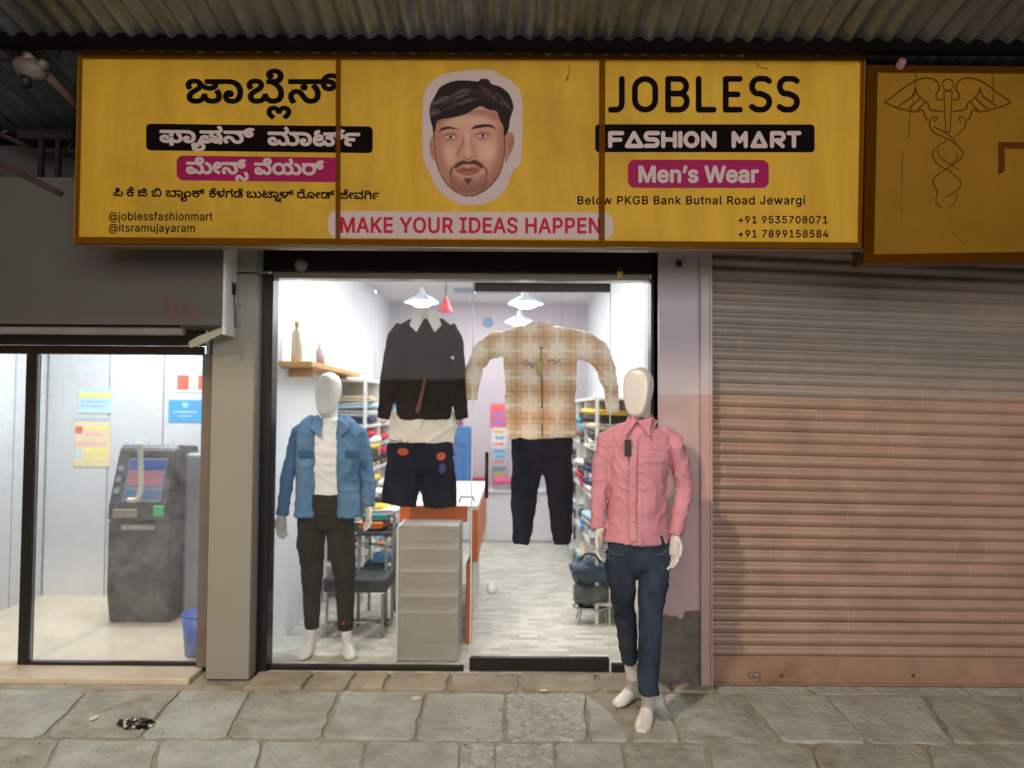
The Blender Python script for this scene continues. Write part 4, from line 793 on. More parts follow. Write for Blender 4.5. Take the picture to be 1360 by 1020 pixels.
    'k4': '1552,2494 -15,6 -7,9 -1,11 3,6 8,8 -8,11 2,6 -10,1 -8,2 -5,4 -7,8 -3,14 5,14 7,7 9,5 17,4 19,-4 13,-7 11,7 10,4 15,0 13,-6 9,-8 3,-7 3,-8 0,-12 -3,-9 -4,-10 -5,-7 -8,-6 -9,3 -7,6 11,16 3,11 -2,11 -4,5 -14,1 -5,-3 -4,-4 -4,-10 -5,-2 -12,1 -5,11 -7,5 -15,2 -8,-3 -4,-3 -1,-10 5,-4 6,0 1,8 5,3 12,-1 3,-6 1,-7 -7,-12 18,0 9,-3 10,-7 5,-10 1,-14 -8,-16 -14,-9 -9,-2;1553,2512 11,1 3,3 -6,3 -8,-1 -3,-2;1738,2482 -9,2 -8,4 -7,7 -3,11 3,8 4,5 -34,1 -4,2 -1,3 0,9 4,4 35,1 3,2 0,3 -3,1 -35,1 -4,4 0,6 1,5 8,4 -5,11 0,5 5,14 7,7 9,5 17,4 23,-1 9,-3 11,-6 6,-7 3,-8 0,-11 -5,-9 7,-3 3,-4 -1,-8 -4,-4 -28,-1 -2,-2 1,-4 16,-4 8,-4 5,-6 5,-11 0,-8 -3,-8 -7,-9 -8,-5 -13,-3;1742,2500 7,1 5,3 2,6 -2,5 -9,4 -10,0 6,-8 -4,-10;1719,2565 16,0 10,3 5,7 -1,10 -5,4 -7,2 -17,0 -10,-3 -4,-5 0,-10 4,-5;1907,2498 -11,4 -7,5 -5,9 0,8 6,10 11,6 14,1 12,-3 -2,5 -4,3 -12,1 -12,-3 -9,-6 -11,-13 -14,-5 -21,1 -10,5 -5,5 -4,13 3,9 5,8 15,-5 2,-4 -3,-8 3,-5 13,0 5,3 -1,5 -2,3 -24,15 -7,7 -4,7 -1,8 2,8 4,6 7,7 14,5 15,0 10,-3 13,-8 8,7 7,3 9,2 10,0 8,-1 9,-4 9,-9 5,-10 0,-9 -6,-15 -8,-6 -14,8 6,17 -3,6 -5,3 -11,0 -8,-3 -4,-6 -3,-8 -5,-2 -13,1 -5,12 -8,5 -14,0 -6,-4 0,-6 3,-4 22,-13 8,-8 20,7 14,1 17,-5 6,-4 5,-6 3,-9 2,-11 -3,-10 -4,-9 -7,-6 -11,-6 -9,-2;1908,2516 10,1 4,3 -6,3 -8,0 -3,-3;2082,2493 -12,4 -8,7 -3,8 0,7 2,7 -19,-5 -12,2 -14,7 -6,9 -1,6 1,7 5,9 4,2 13,-6 -1,-11 2,-4 10,-2 7,4 1,4 -2,4 -26,17 -7,8 -3,8 1,11 4,7 5,5 9,5 10,2 10,0 10,-2 14,-8 15,9 12,2 10,-1 16,-7 7,-6 5,-11 4,-15 0,-19 -4,-16 -7,-19 -9,-12 -13,-10 -15,-6;2081,2512 11,-1 4,3 -6,4 -7,0 -3,-2;2110,2528 3,0 3,7 7,24 -1,22 -2,7 -5,5 -8,3 -11,-1 -7,-5 -4,-11 -10,-3 -8,2 -5,12 -5,4 -14,1 -7,-2 -1,-6 2,-5 23,-14 8,-9 5,-12 -4,-14 10,3 14,0 9,-3;2689,2510 -20,6 -15,14 -99,-1 -5,2 -2,4 0,8 3,6 39,1 4,3 -4,3 -36,-1 -5,3 -1,4 1,8 9,5 -5,11 0,9 3,8 11,11 23,7 28,-1 19,-8 7,-7 4,-9 1,-9 -5,-11 8,-3 2,-12 -6,-4 -30,-1 -1,-5 1,-1 33,1 3,8 6,8 13,8 16,2 18,-5 4,-4 5,-9 0,-8 -4,-7 -5,-6 -7,-3 -16,-5 15,-2 12,3 10,-9 1,-4 -3,-3 -8,-3 -12,-2;2221,2525 -8,2 -9,6 -5,8 -2,7 4,12 3,4 4,1 14,-6 -1,-11 2,-4 11,-1 7,1 3,4 0,3 -3,4 -28,16 -8,8 -3,7 0,10 5,9 7,6 12,5 21,1 13,-3 12,-7 14,8 15,3 15,-1 15,-6 12,-11 5,-15 -3,-18 -4,-8 -9,-11 1,-1 48,1 15,4 10,9 4,8 1,13 -4,12 -8,5 -13,1 -8,-2 -2,-2 13,-3 4,-3 3,-6 -2,-8 -6,-6 -11,-2 -7,1 -7,3 -7,7 -3,7 0,11 7,11 12,8 16,3 21,-3 11,-6 6,-5 7,-16 2,-15 -3,-11 -3,-9 -10,-11 -16,-10 -26,-6 -95,-1 -4,2 -2,3 1,12 26,8 9,6 8,8 4,12 0,9 -4,7 -11,5 -14,-1 -8,-5 -6,-11 -14,-2 -5,3 -4,9 -4,4 -8,2 -14,0 -6,-3 1,-8 30,-19 10,-11 1,-10 -6,-12 -11,-7 -9,-2;2483,2537 -16,4 -10,6 -7,7 -5,9 -3,14 3,18 -5,6 -2,6 0,7 4,8 -11,-3 -18,0 -11,4 -4,4 -2,5 0,6 3,5 6,3 -4,7 0,8 5,8 4,3 8,4 10,2 20,0 12,-2 14,-6 11,-12 2,-6 0,-7 -7,-14 -14,-15 19,4 21,-1 10,-3 9,-5 12,-12 5,-14 0,-11 -3,-9 -5,-11 -9,-8 -12,-6 -14,-3;2676,2551 15,1 2,2 0,3 -6,2 -7,-1 -4,-3;2485,2556 17,1 7,3 5,5 4,8 0,11 -4,9 -4,4 -8,3 -12,1 -10,-7 -12,-4 -2,-9 2,-15 5,-6;2592,2575 14,0 14,4 5,5 1,5 -2,5 -7,6 -12,2 -15,-1 -9,-3 -5,-7 1,-9 5,-4;2446,2627 15,13 3,6 -2,8 -6,4 -10,2 -15,0 -8,-2 1,-3 15,-7 5,-4 4,-9;2419,2635 5,1 -6,2 -1,-1;2831,2495 -8,2 -9,5 -7,10 -1,9 7,11 -32,0 -4,3 -1,3 0,9 4,4 32,1 3,2 -2,4 -33,1 -4,3 0,7 2,6 6,2 -4,11 0,8 5,13 9,8 8,4 13,3 22,-1 19,-10 6,-7 3,-9 -1,-8 -4,-10 7,-3 2,-4 -1,-8 -3,-4 -27,-1 -1,-4 2,-3 6,-1 12,-5 8,-8 4,-9 0,-10 -2,-6 -5,-8 -9,-6 -13,-5;3191,2499 -11,2 -6,3 -9,9 -2,11 6,12 -60,0 -5,3 -1,6 1,8 10,4 -10,19 -1,22 5,15 10,10 10,4 11,1 11,-2 14,-8 8,6 7,3 20,1 15,-7 7,-7 5,-13 0,-10 -6,-15 -3,-13 -6,-10 10,-9 3,-7 2,-10 -2,-8 -3,-7 -8,-7 -11,-5;2970,2500 -11,6 -2,3 9,15 0,8 -8,2 -17,1 -4,5 0,8 2,4 17,2 9,6 1,10 -6,6 -22,5 -11,0 -17,-3 15,-9 5,-5 3,-9 -4,-12 -6,-6 -7,-3 -18,-2 -8,3 -6,3 -6,5 -5,10 -1,13 5,13 9,9 17,9 -1,9 2,7 5,6 8,4 8,2 15,0 13,-5 5,-5 3,-6 0,-12 16,-9 9,-13 2,-12 -8,-16 7,-11 2,-9 -7,-16 -8,-10;3076,2501 -10,5 -2,5 8,14 1,7 -2,2 -7,1 -64,-1 -5,3 -1,6 1,9 12,4 -8,15 -3,12 -1,35 2,5 16,2 3,-2 2,-4 0,-26 4,-21 9,-14 12,-4 10,2 6,3 8,14 4,14 2,36 7,2 9,0 4,-2 2,-4 0,-26 -2,-14 -7,-17 -7,-9 12,-11 4,-8 0,-7 -7,-15 -8,-10;2835,2513 7,1 4,3 2,7 -5,7 -14,1 6,-9 -4,-9;3188,2518 9,-1 6,4 2,6 -3,7 -6,2 -12,1 7,-8;2899,2551 9,0 3,2 0,3 -2,2 -6,1 -8,0 -2,-1 0,-3;3151,2557 25,-1 8,3 -13,7 -4,6 -1,9 6,11 -13,-1 -4,2 -6,11 -5,3 -9,1 -5,-1 -4,-4 -2,-11 3,-18 9,-11 7,-4;3188,2577 5,-1 4,3 -9,1;2814,2578 14,-1 11,4 3,5 1,5 -2,8 -11,5 -15,0 -9,-3 -4,-6 0,-10 5,-5;3173,2594 15,4 16,-3 1,2 -1,5 -3,4 -11,3 -10,-3 -4,-4;2927,2599 11,1 3,2 -1,3 -7,2 -9,-1 -1,-5;3872,2524 -19,6 -8,6 -6,8 -53,0 -4,2 -2,7 0,6 2,3 3,1 16,1 7,3 3,4 -1,11 -7,5 -24,4 -18,-1 -10,-2 14,-7 6,-5 3,-8 1,-7 -2,-6 -6,-6 -9,-5 -12,-2 -17,3 -6,3 -7,7 -6,14 1,11 5,9 7,7 21,11 -1,12 4,7 5,4 16,5 14,0 9,-2 7,-3 5,-6 4,-8 -1,-9 17,-9 8,-8 4,-12 -3,-13 5,0 5,13 6,6 12,6 10,1 12,-2 7,-3 5,-6 4,-12 -5,-12 -13,-8 -13,-3 3,-2 10,-1 12,3 6,-4 4,-6 1,-3 -3,-3 -7,-3;3523,2526 -14,2 -11,5 -7,11 0,6 6,12 -6,7 -6,11 -2,8 0,13 5,14 11,11 17,6 17,0 10,-2 14,-9 10,7 11,4 16,1 11,-2 14,-9 6,-13 -2,-14 -5,-8 -7,-8 7,-17 23,-1 19,3 11,4 6,7 3,6 2,19 -5,11 -12,4 -7,0 -7,-3 0,-2 5,0 6,-2 7,-8 -2,-9 -5,-5 -6,-2 -10,0 -10,4 -4,4 -4,9 0,11 8,13 12,7 16,3 -11,8 -5,8 0,9 3,7 7,7 14,5 19,0 12,-2 8,6 10,4 8,1 8,-1 3,-2 1,-4 -3,-11 -13,-1 -4,-2 7,-8 6,-14 -2,-14 -7,-14 -5,-1 -12,7 4,15 0,8 -3,6 -14,-12 -9,-4 -10,-2 15,-8 8,-9 5,-12 1,-19 -4,-12 -7,-13 -10,-8 -15,-7 -19,-4 -94,0 -3,2 -1,4 0,8 3,4 39,2 0,3 -3,1 -23,2 -2,4 0,9 4,5 15,1 13,6 4,7 -2,10 -7,3 -15,-1 -6,-4 -5,-12 -7,-2 -11,2 -6,11 -9,5 -16,0 -7,-2 -5,-6 0,-5 20,0 9,-2 11,-7 6,-10 -2,-11 -5,-8 -8,-4 -20,-4 -4,-3 1,-3 11,-2 4,-4 -1,-11 -1,-3;3296,2537 -9,2 -9,4 -6,7 -3,10 4,13 6,5 14,-6 1,-3 -2,-8 2,-4 12,-1 5,1 2,2 0,3 -2,5 -26,15 -7,8 -4,7 -1,7 4,12 7,7 10,5 13,2 13,-1 11,-4 9,-6 6,5 11,5 21,1 12,-3 10,-7 21,10 21,1 12,-3 11,-6 9,-15 3,-16 -4,-16 -9,-14 -10,-10 -10,-6 -12,-6 -3,0 -3,2 -7,11 3,5 12,6 11,8 5,8 4,11 -2,13 -4,5 -7,3 -13,0 -10,-3 -8,-6 1,-13 -3,-10 -10,-19 -9,-9 -10,-6 -15,-7 -4,3 -7,11 3,4 10,5 11,7 7,10 4,12 0,7 -5,10 -12,4 -9,-1 -7,-4 -7,-13 -13,-2 -5,3 -4,10 -4,4 -9,2 -13,-1 -4,-4 1,-6 32,-22 6,-10 1,-8 -4,-9 -10,-9 -15,-4;3739,2561 10,0 3,2 0,3 -10,3 -9,-1 -1,-1 1,-3;3860,2565 13,1 3,2 0,3 -6,2 -7,-1 -3,-3;3517,2573 10,0 3,5 -8,3 -12,-1 0,-2;3769,2609 10,0 4,2 2,3 -3,2 -6,1 -9,-1 -2,-4;3671,2653 13,1 7,7 -7,1 -12,-1 -3,-4;4011,2509 -13,4 -6,4 -5,7 -2,10 7,12 -44,0 -5,4 1,13 9,4 -9,17 -1,9 1,10 4,11 10,12 17,9 15,3 14,0 12,-2 20,-10 24,12 13,1 12,-3 11,-7 5,-11 2,-9 -2,-24 2,-9 7,-7 11,-3 18,2 12,7 5,8 2,8 1,15 -3,7 -4,5 -10,3 -9,-1 -4,-4 8,-1 8,-5 2,-5 -2,-8 -5,-5 -9,-4 -14,4 -7,7 -3,8 0,11 7,12 13,8 16,2 19,-5 8,-6 5,-5 4,-10 3,-13 -2,-13 -4,-14 -7,-10 -10,-8 -15,-7 -12,-3 -13,0 -11,3 -11,5 -9,7 -5,8 -4,11 1,33 -3,5 -12,1 -12,-5 -5,-5 3,-14 -3,-13 -3,-9 -9,-11 10,-9 2,-5 3,-9 -3,-11 -5,-9 -10,-7 -13,-4;4015,2527 7,1 5,4 1,9 -3,3 -7,2 -9,0 5,-9 -3,-9;4414,2531 -16,6 -13,14 -120,-2 -4,2 -2,4 1,11 3,3 8,2 -8,14 -4,13 1,16 5,13 9,9 13,5 20,-1 15,-9 12,8 11,3 13,0 15,-6 8,-8 6,-14 -1,-11 -5,-13 -5,-19 7,0 2,8 5,8 7,6 11,4 18,-1 8,-5 6,-8 2,-10 -5,-11 -10,-7 -14,-4 9,-3 15,3 9,-9 1,-4 -4,-3 -9,-4;4220,2548 -15,5 -11,9 -7,17 0,15 3,10 8,14 10,10 23,13 3,-2 7,-9 0,-6 -24,-15 -6,-8 0,-3 18,-1 14,-5 10,-11 2,-6 0,-7 -4,-8 -9,-8 -14,-5;3996,2566 14,2 8,4 7,8 3,7 0,11 -4,10 -8,7 -13,3 -11,0 -15,-4 -7,-6 -4,-10 0,-14 5,-10 11,-6;4219,2567 11,0 3,3 -1,5 -3,3 -5,1 -13,-1 0,-5;4315,2570 15,-1 13,4 -12,6 -5,7 -1,8 6,12 -15,0 -4,3 -7,11 -8,2 -9,-1 -4,-4 -2,-5 -1,-9 4,-16 3,-6 8,-6;4406,2572 11,0 3,2 0,4 -2,1 -8,0 -4,-3;4347,2591 7,-1 3,3 -9,1 -2,-1;4332,2607 11,4 7,1 14,-3 2,5 -6,7 -15,1 -8,-4;4587,2515 -9,2 -10,6 -6,11 -1,6 3,8 4,5 -6,5 0,10 1,3 3,2 22,0 2,2 -2,2 -11,1 -9,-2 -12,-8 -4,-7 -6,-5 -15,-5 -12,0 -8,2 -8,4 -5,6 -4,9 0,5 5,13 4,3 14,-6 1,-3 -2,-8 1,-4 13,-2 6,4 -2,7 -24,15 -7,8 -4,7 -1,7 1,7 6,10 5,4 13,5 18,0 13,-5 7,-5 17,10 20,1 14,-5 10,-9 3,-9 -2,-14 -7,-14 -5,-3 -12,6 -2,4 6,14 -2,7 -4,3 -13,0 -6,-2 -4,-4 -4,-11 -5,-2 -12,1 -6,13 -6,4 -12,1 -7,-2 -2,-3 2,-8 23,-15 8,-7 17,6 18,1 12,-4 10,-9 2,-6 0,-10 8,-8 4,-9 -1,-15 -3,-7 -11,-10 -14,-4;4809,2521 -11,6 -2,4 9,13 2,8 -3,3 -8,1 -93,-1 -5,2 -1,5 0,8 5,4 70,1 13,4 12,10 6,10 4,14 -3,12 -8,3 -10,-1 -7,-5 -4,-11 -13,-3 -5,2 -5,12 -4,3 -7,2 -16,-1 -6,-6 0,-8 1,-3 8,-2 4,11 12,2 4,-2 2,-5 1,-9 -3,-6 -7,-6 -9,-3 -11,0 -15,7 -8,14 -1,6 1,8 4,8 7,7 11,6 20,2 14,-3 12,-7 12,8 17,3 8,-1 9,-4 10,-8 4,-9 3,-9 -1,-13 -8,-17 -10,-13 9,-5 5,-5 3,-6 2,-8 -3,-9 -4,-9 -8,-9;4871,2528 -11,2 -10,6 -7,7 -3,8 0,8 2,7 7,11 -8,15 -3,12 -2,22 1,17 4,3 14,1 3,-2 2,-4 1,-35 3,-12 9,-13 6,-4 8,0 13,3 5,5 5,10 4,14 2,36 4,2 14,-1 4,-5 0,-42 -4,-22 -6,-18 -10,-13 -11,-9 -20,-8;4590,2534 7,0 5,5 1,8 -3,4 -7,2 -9,0 6,-9 -4,-9;4871,2549 10,-1 9,2 8,4 6,6 -12,-3 -11,0 -17,6 -2,-3 0,-7 3,-3;4658,2553 -14,7 -10,11 -5,13 0,17 3,10 8,13 13,12 19,10 4,-2 5,-7 1,-7 -23,-15 -7,-11 1,-2 19,0 12,-5 7,-7 3,-6 2,-8 -5,-11 -9,-9 -9,-3;4977,2558 -12,2 -11,5 -8,11 -2,7 1,7 9,14 -8,12 0,9 5,12 6,5 12,5 13,1 4,-1 2,-3 0,-12 -4,-4 -8,0 -6,-2 -2,-3 0,-6 7,-4 32,0 4,-4 1,-9 -2,-4 -5,-3 -34,-1 -4,-3 -1,-4 1,-4 7,-3 61,0 5,-4 1,-8 -2,-5 -4,-2;4662,2572 6,-1 4,2 2,4 -2,5 -5,2 -15,-1 -1,-1 3,-5',
    'mens': '8492,2200 -6,2 -4,4 -3,8 0,200 3,10 4,3 6,2 24,0 6,-2 6,-7 1,-6 1,-97 2,1 42,105 4,4 6,2 20,0 8,-2 7,-9 37,-96 4,-5 0,97 1,6 5,7 8,2 22,0 9,-3 4,-6 1,-6 0,-200 -4,-9 -4,-3 -6,-2 -32,0 -8,1 -5,5 -55,140 -56,-139 -6,-5 -6,-2;9092,2200 -6,2 -6,8 -12,74 2,12 4,4 8,2 16,0 6,-2 5,-4 23,-82 -2,-8 -6,-5 -6,-1;9366,2200 -6,2 -4,4 -2,10 52,190 6,17 4,4 8,2 26,0 8,-2 5,-5 33,-122 2,-3 35,125 5,5 8,2 26,0 9,-3 5,-6 54,-196 2,-12 -2,-7 -4,-3 -6,-2 -24,0 -8,2 -5,6 -35,128 -34,-128 -6,-6 -6,-2 -26,0 -8,2 -7,8 -33,125 -3,-3 -32,-124 -5,-6 -8,-2;10052,2248 -18,3 -14,6 -6,-4 -6,-2 -20,0 -8,2 -5,7 -1,6 0,148 2,8 6,6 28,1 6,-2 6,-7 1,-6 0,-98 4,-10 5,-5 10,-4 26,0 8,-7 1,-26 -2,-8 -7,-6;8798,2249 -14,3 -20,9 -14,13 -9,10 -10,22 -3,12 -2,14 0,20 3,16 7,20 10,14 12,12 8,6 18,8 22,4 18,-1 24,-7 15,-10 11,-10 6,-10 4,-10 -1,-8 -7,-7 -28,-6 -6,3 -9,12 -5,4 -8,3 -12,1 -12,-2 -10,-6 -5,-8 -3,-9 94,-1 6,-1 7,-5 2,-8 -1,-28 -6,-22 -5,-10 -11,-14 -9,-8 -13,-8 -18,-6;8974,2249 -16,4 -12,6 -6,-6 -6,-2 -22,0 -6,2 -6,7 -1,6 0,148 2,8 7,6 26,1 8,-2 4,-5 2,-8 1,-100 7,-13 6,-4 10,-2 8,0 10,3 4,4 4,10 0,102 2,8 4,5 8,2 20,0 8,-2 6,-7 1,-6 0,-106 -6,-24 -9,-13 -10,-10 -8,-5 -22,-7;9198,2249 -18,4 -10,5 -10,6 -10,10 -6,10 -4,12 -1,8 1,12 6,16 13,14 19,10 46,12 5,4 -1,6 -6,5 -10,3 -18,-1 -9,-7 -7,-13 -10,-3 -26,7 -5,5 -2,8 8,20 17,17 18,9 14,3 18,1 24,-4 15,-6 9,-7 10,-9 7,-12 4,-14 0,-14 -7,-20 -15,-14 -21,-10 -41,-10 -6,-4 0,-8 7,-4 6,-2 14,0 9,4 10,14 9,3 26,-7 4,-4 2,-8 -3,-8 -7,-14 -18,-16 -24,-8;9712,2249 -16,4 -16,7 -9,8 -13,14 -9,16 -6,18 -2,14 0,22 4,20 7,18 8,12 14,13 18,11 14,4 16,2 18,-1 18,-5 20,-12 10,-10 8,-13 3,-9 -2,-8 -7,-5 -26,-7 -8,4 -8,12 -4,4 -8,3 -14,1 -10,-2 -10,-5 -8,-11 -2,-7 96,-1 6,-1 6,-5 2,-8 -1,-28 -4,-16 -6,-14 -7,-10 -12,-13 -22,-12 -18,-4;9872,2249 -24,6 -10,5 -12,10 -8,8 -8,14 1,10 7,7 26,8 8,-3 10,-12 6,-5 6,-2 20,0 8,6 3,9 -5,3 -28,3 -26,5 -18,9 -8,5 -9,11 -6,18 0,16 4,16 6,10 13,14 14,7 14,4 22,1 16,-4 12,-5 6,4 6,2 28,-1 6,-6 2,-8 0,-104 -4,-22 -11,-18 -15,-12 -24,-8;8799,2296 15,-1 8,3 8,5 4,11 -54,1 -1,-3 7,-9;9714,2296 16,-1 6,2 8,5 5,8 0,4 -55,1 0,-1 1,-4 7,-8;9898,2358 6,-1 1,9 -7,12 -8,5 -8,3 -16,0 -6,-2 -5,-4 -1,-10 6,-6 10,-3',
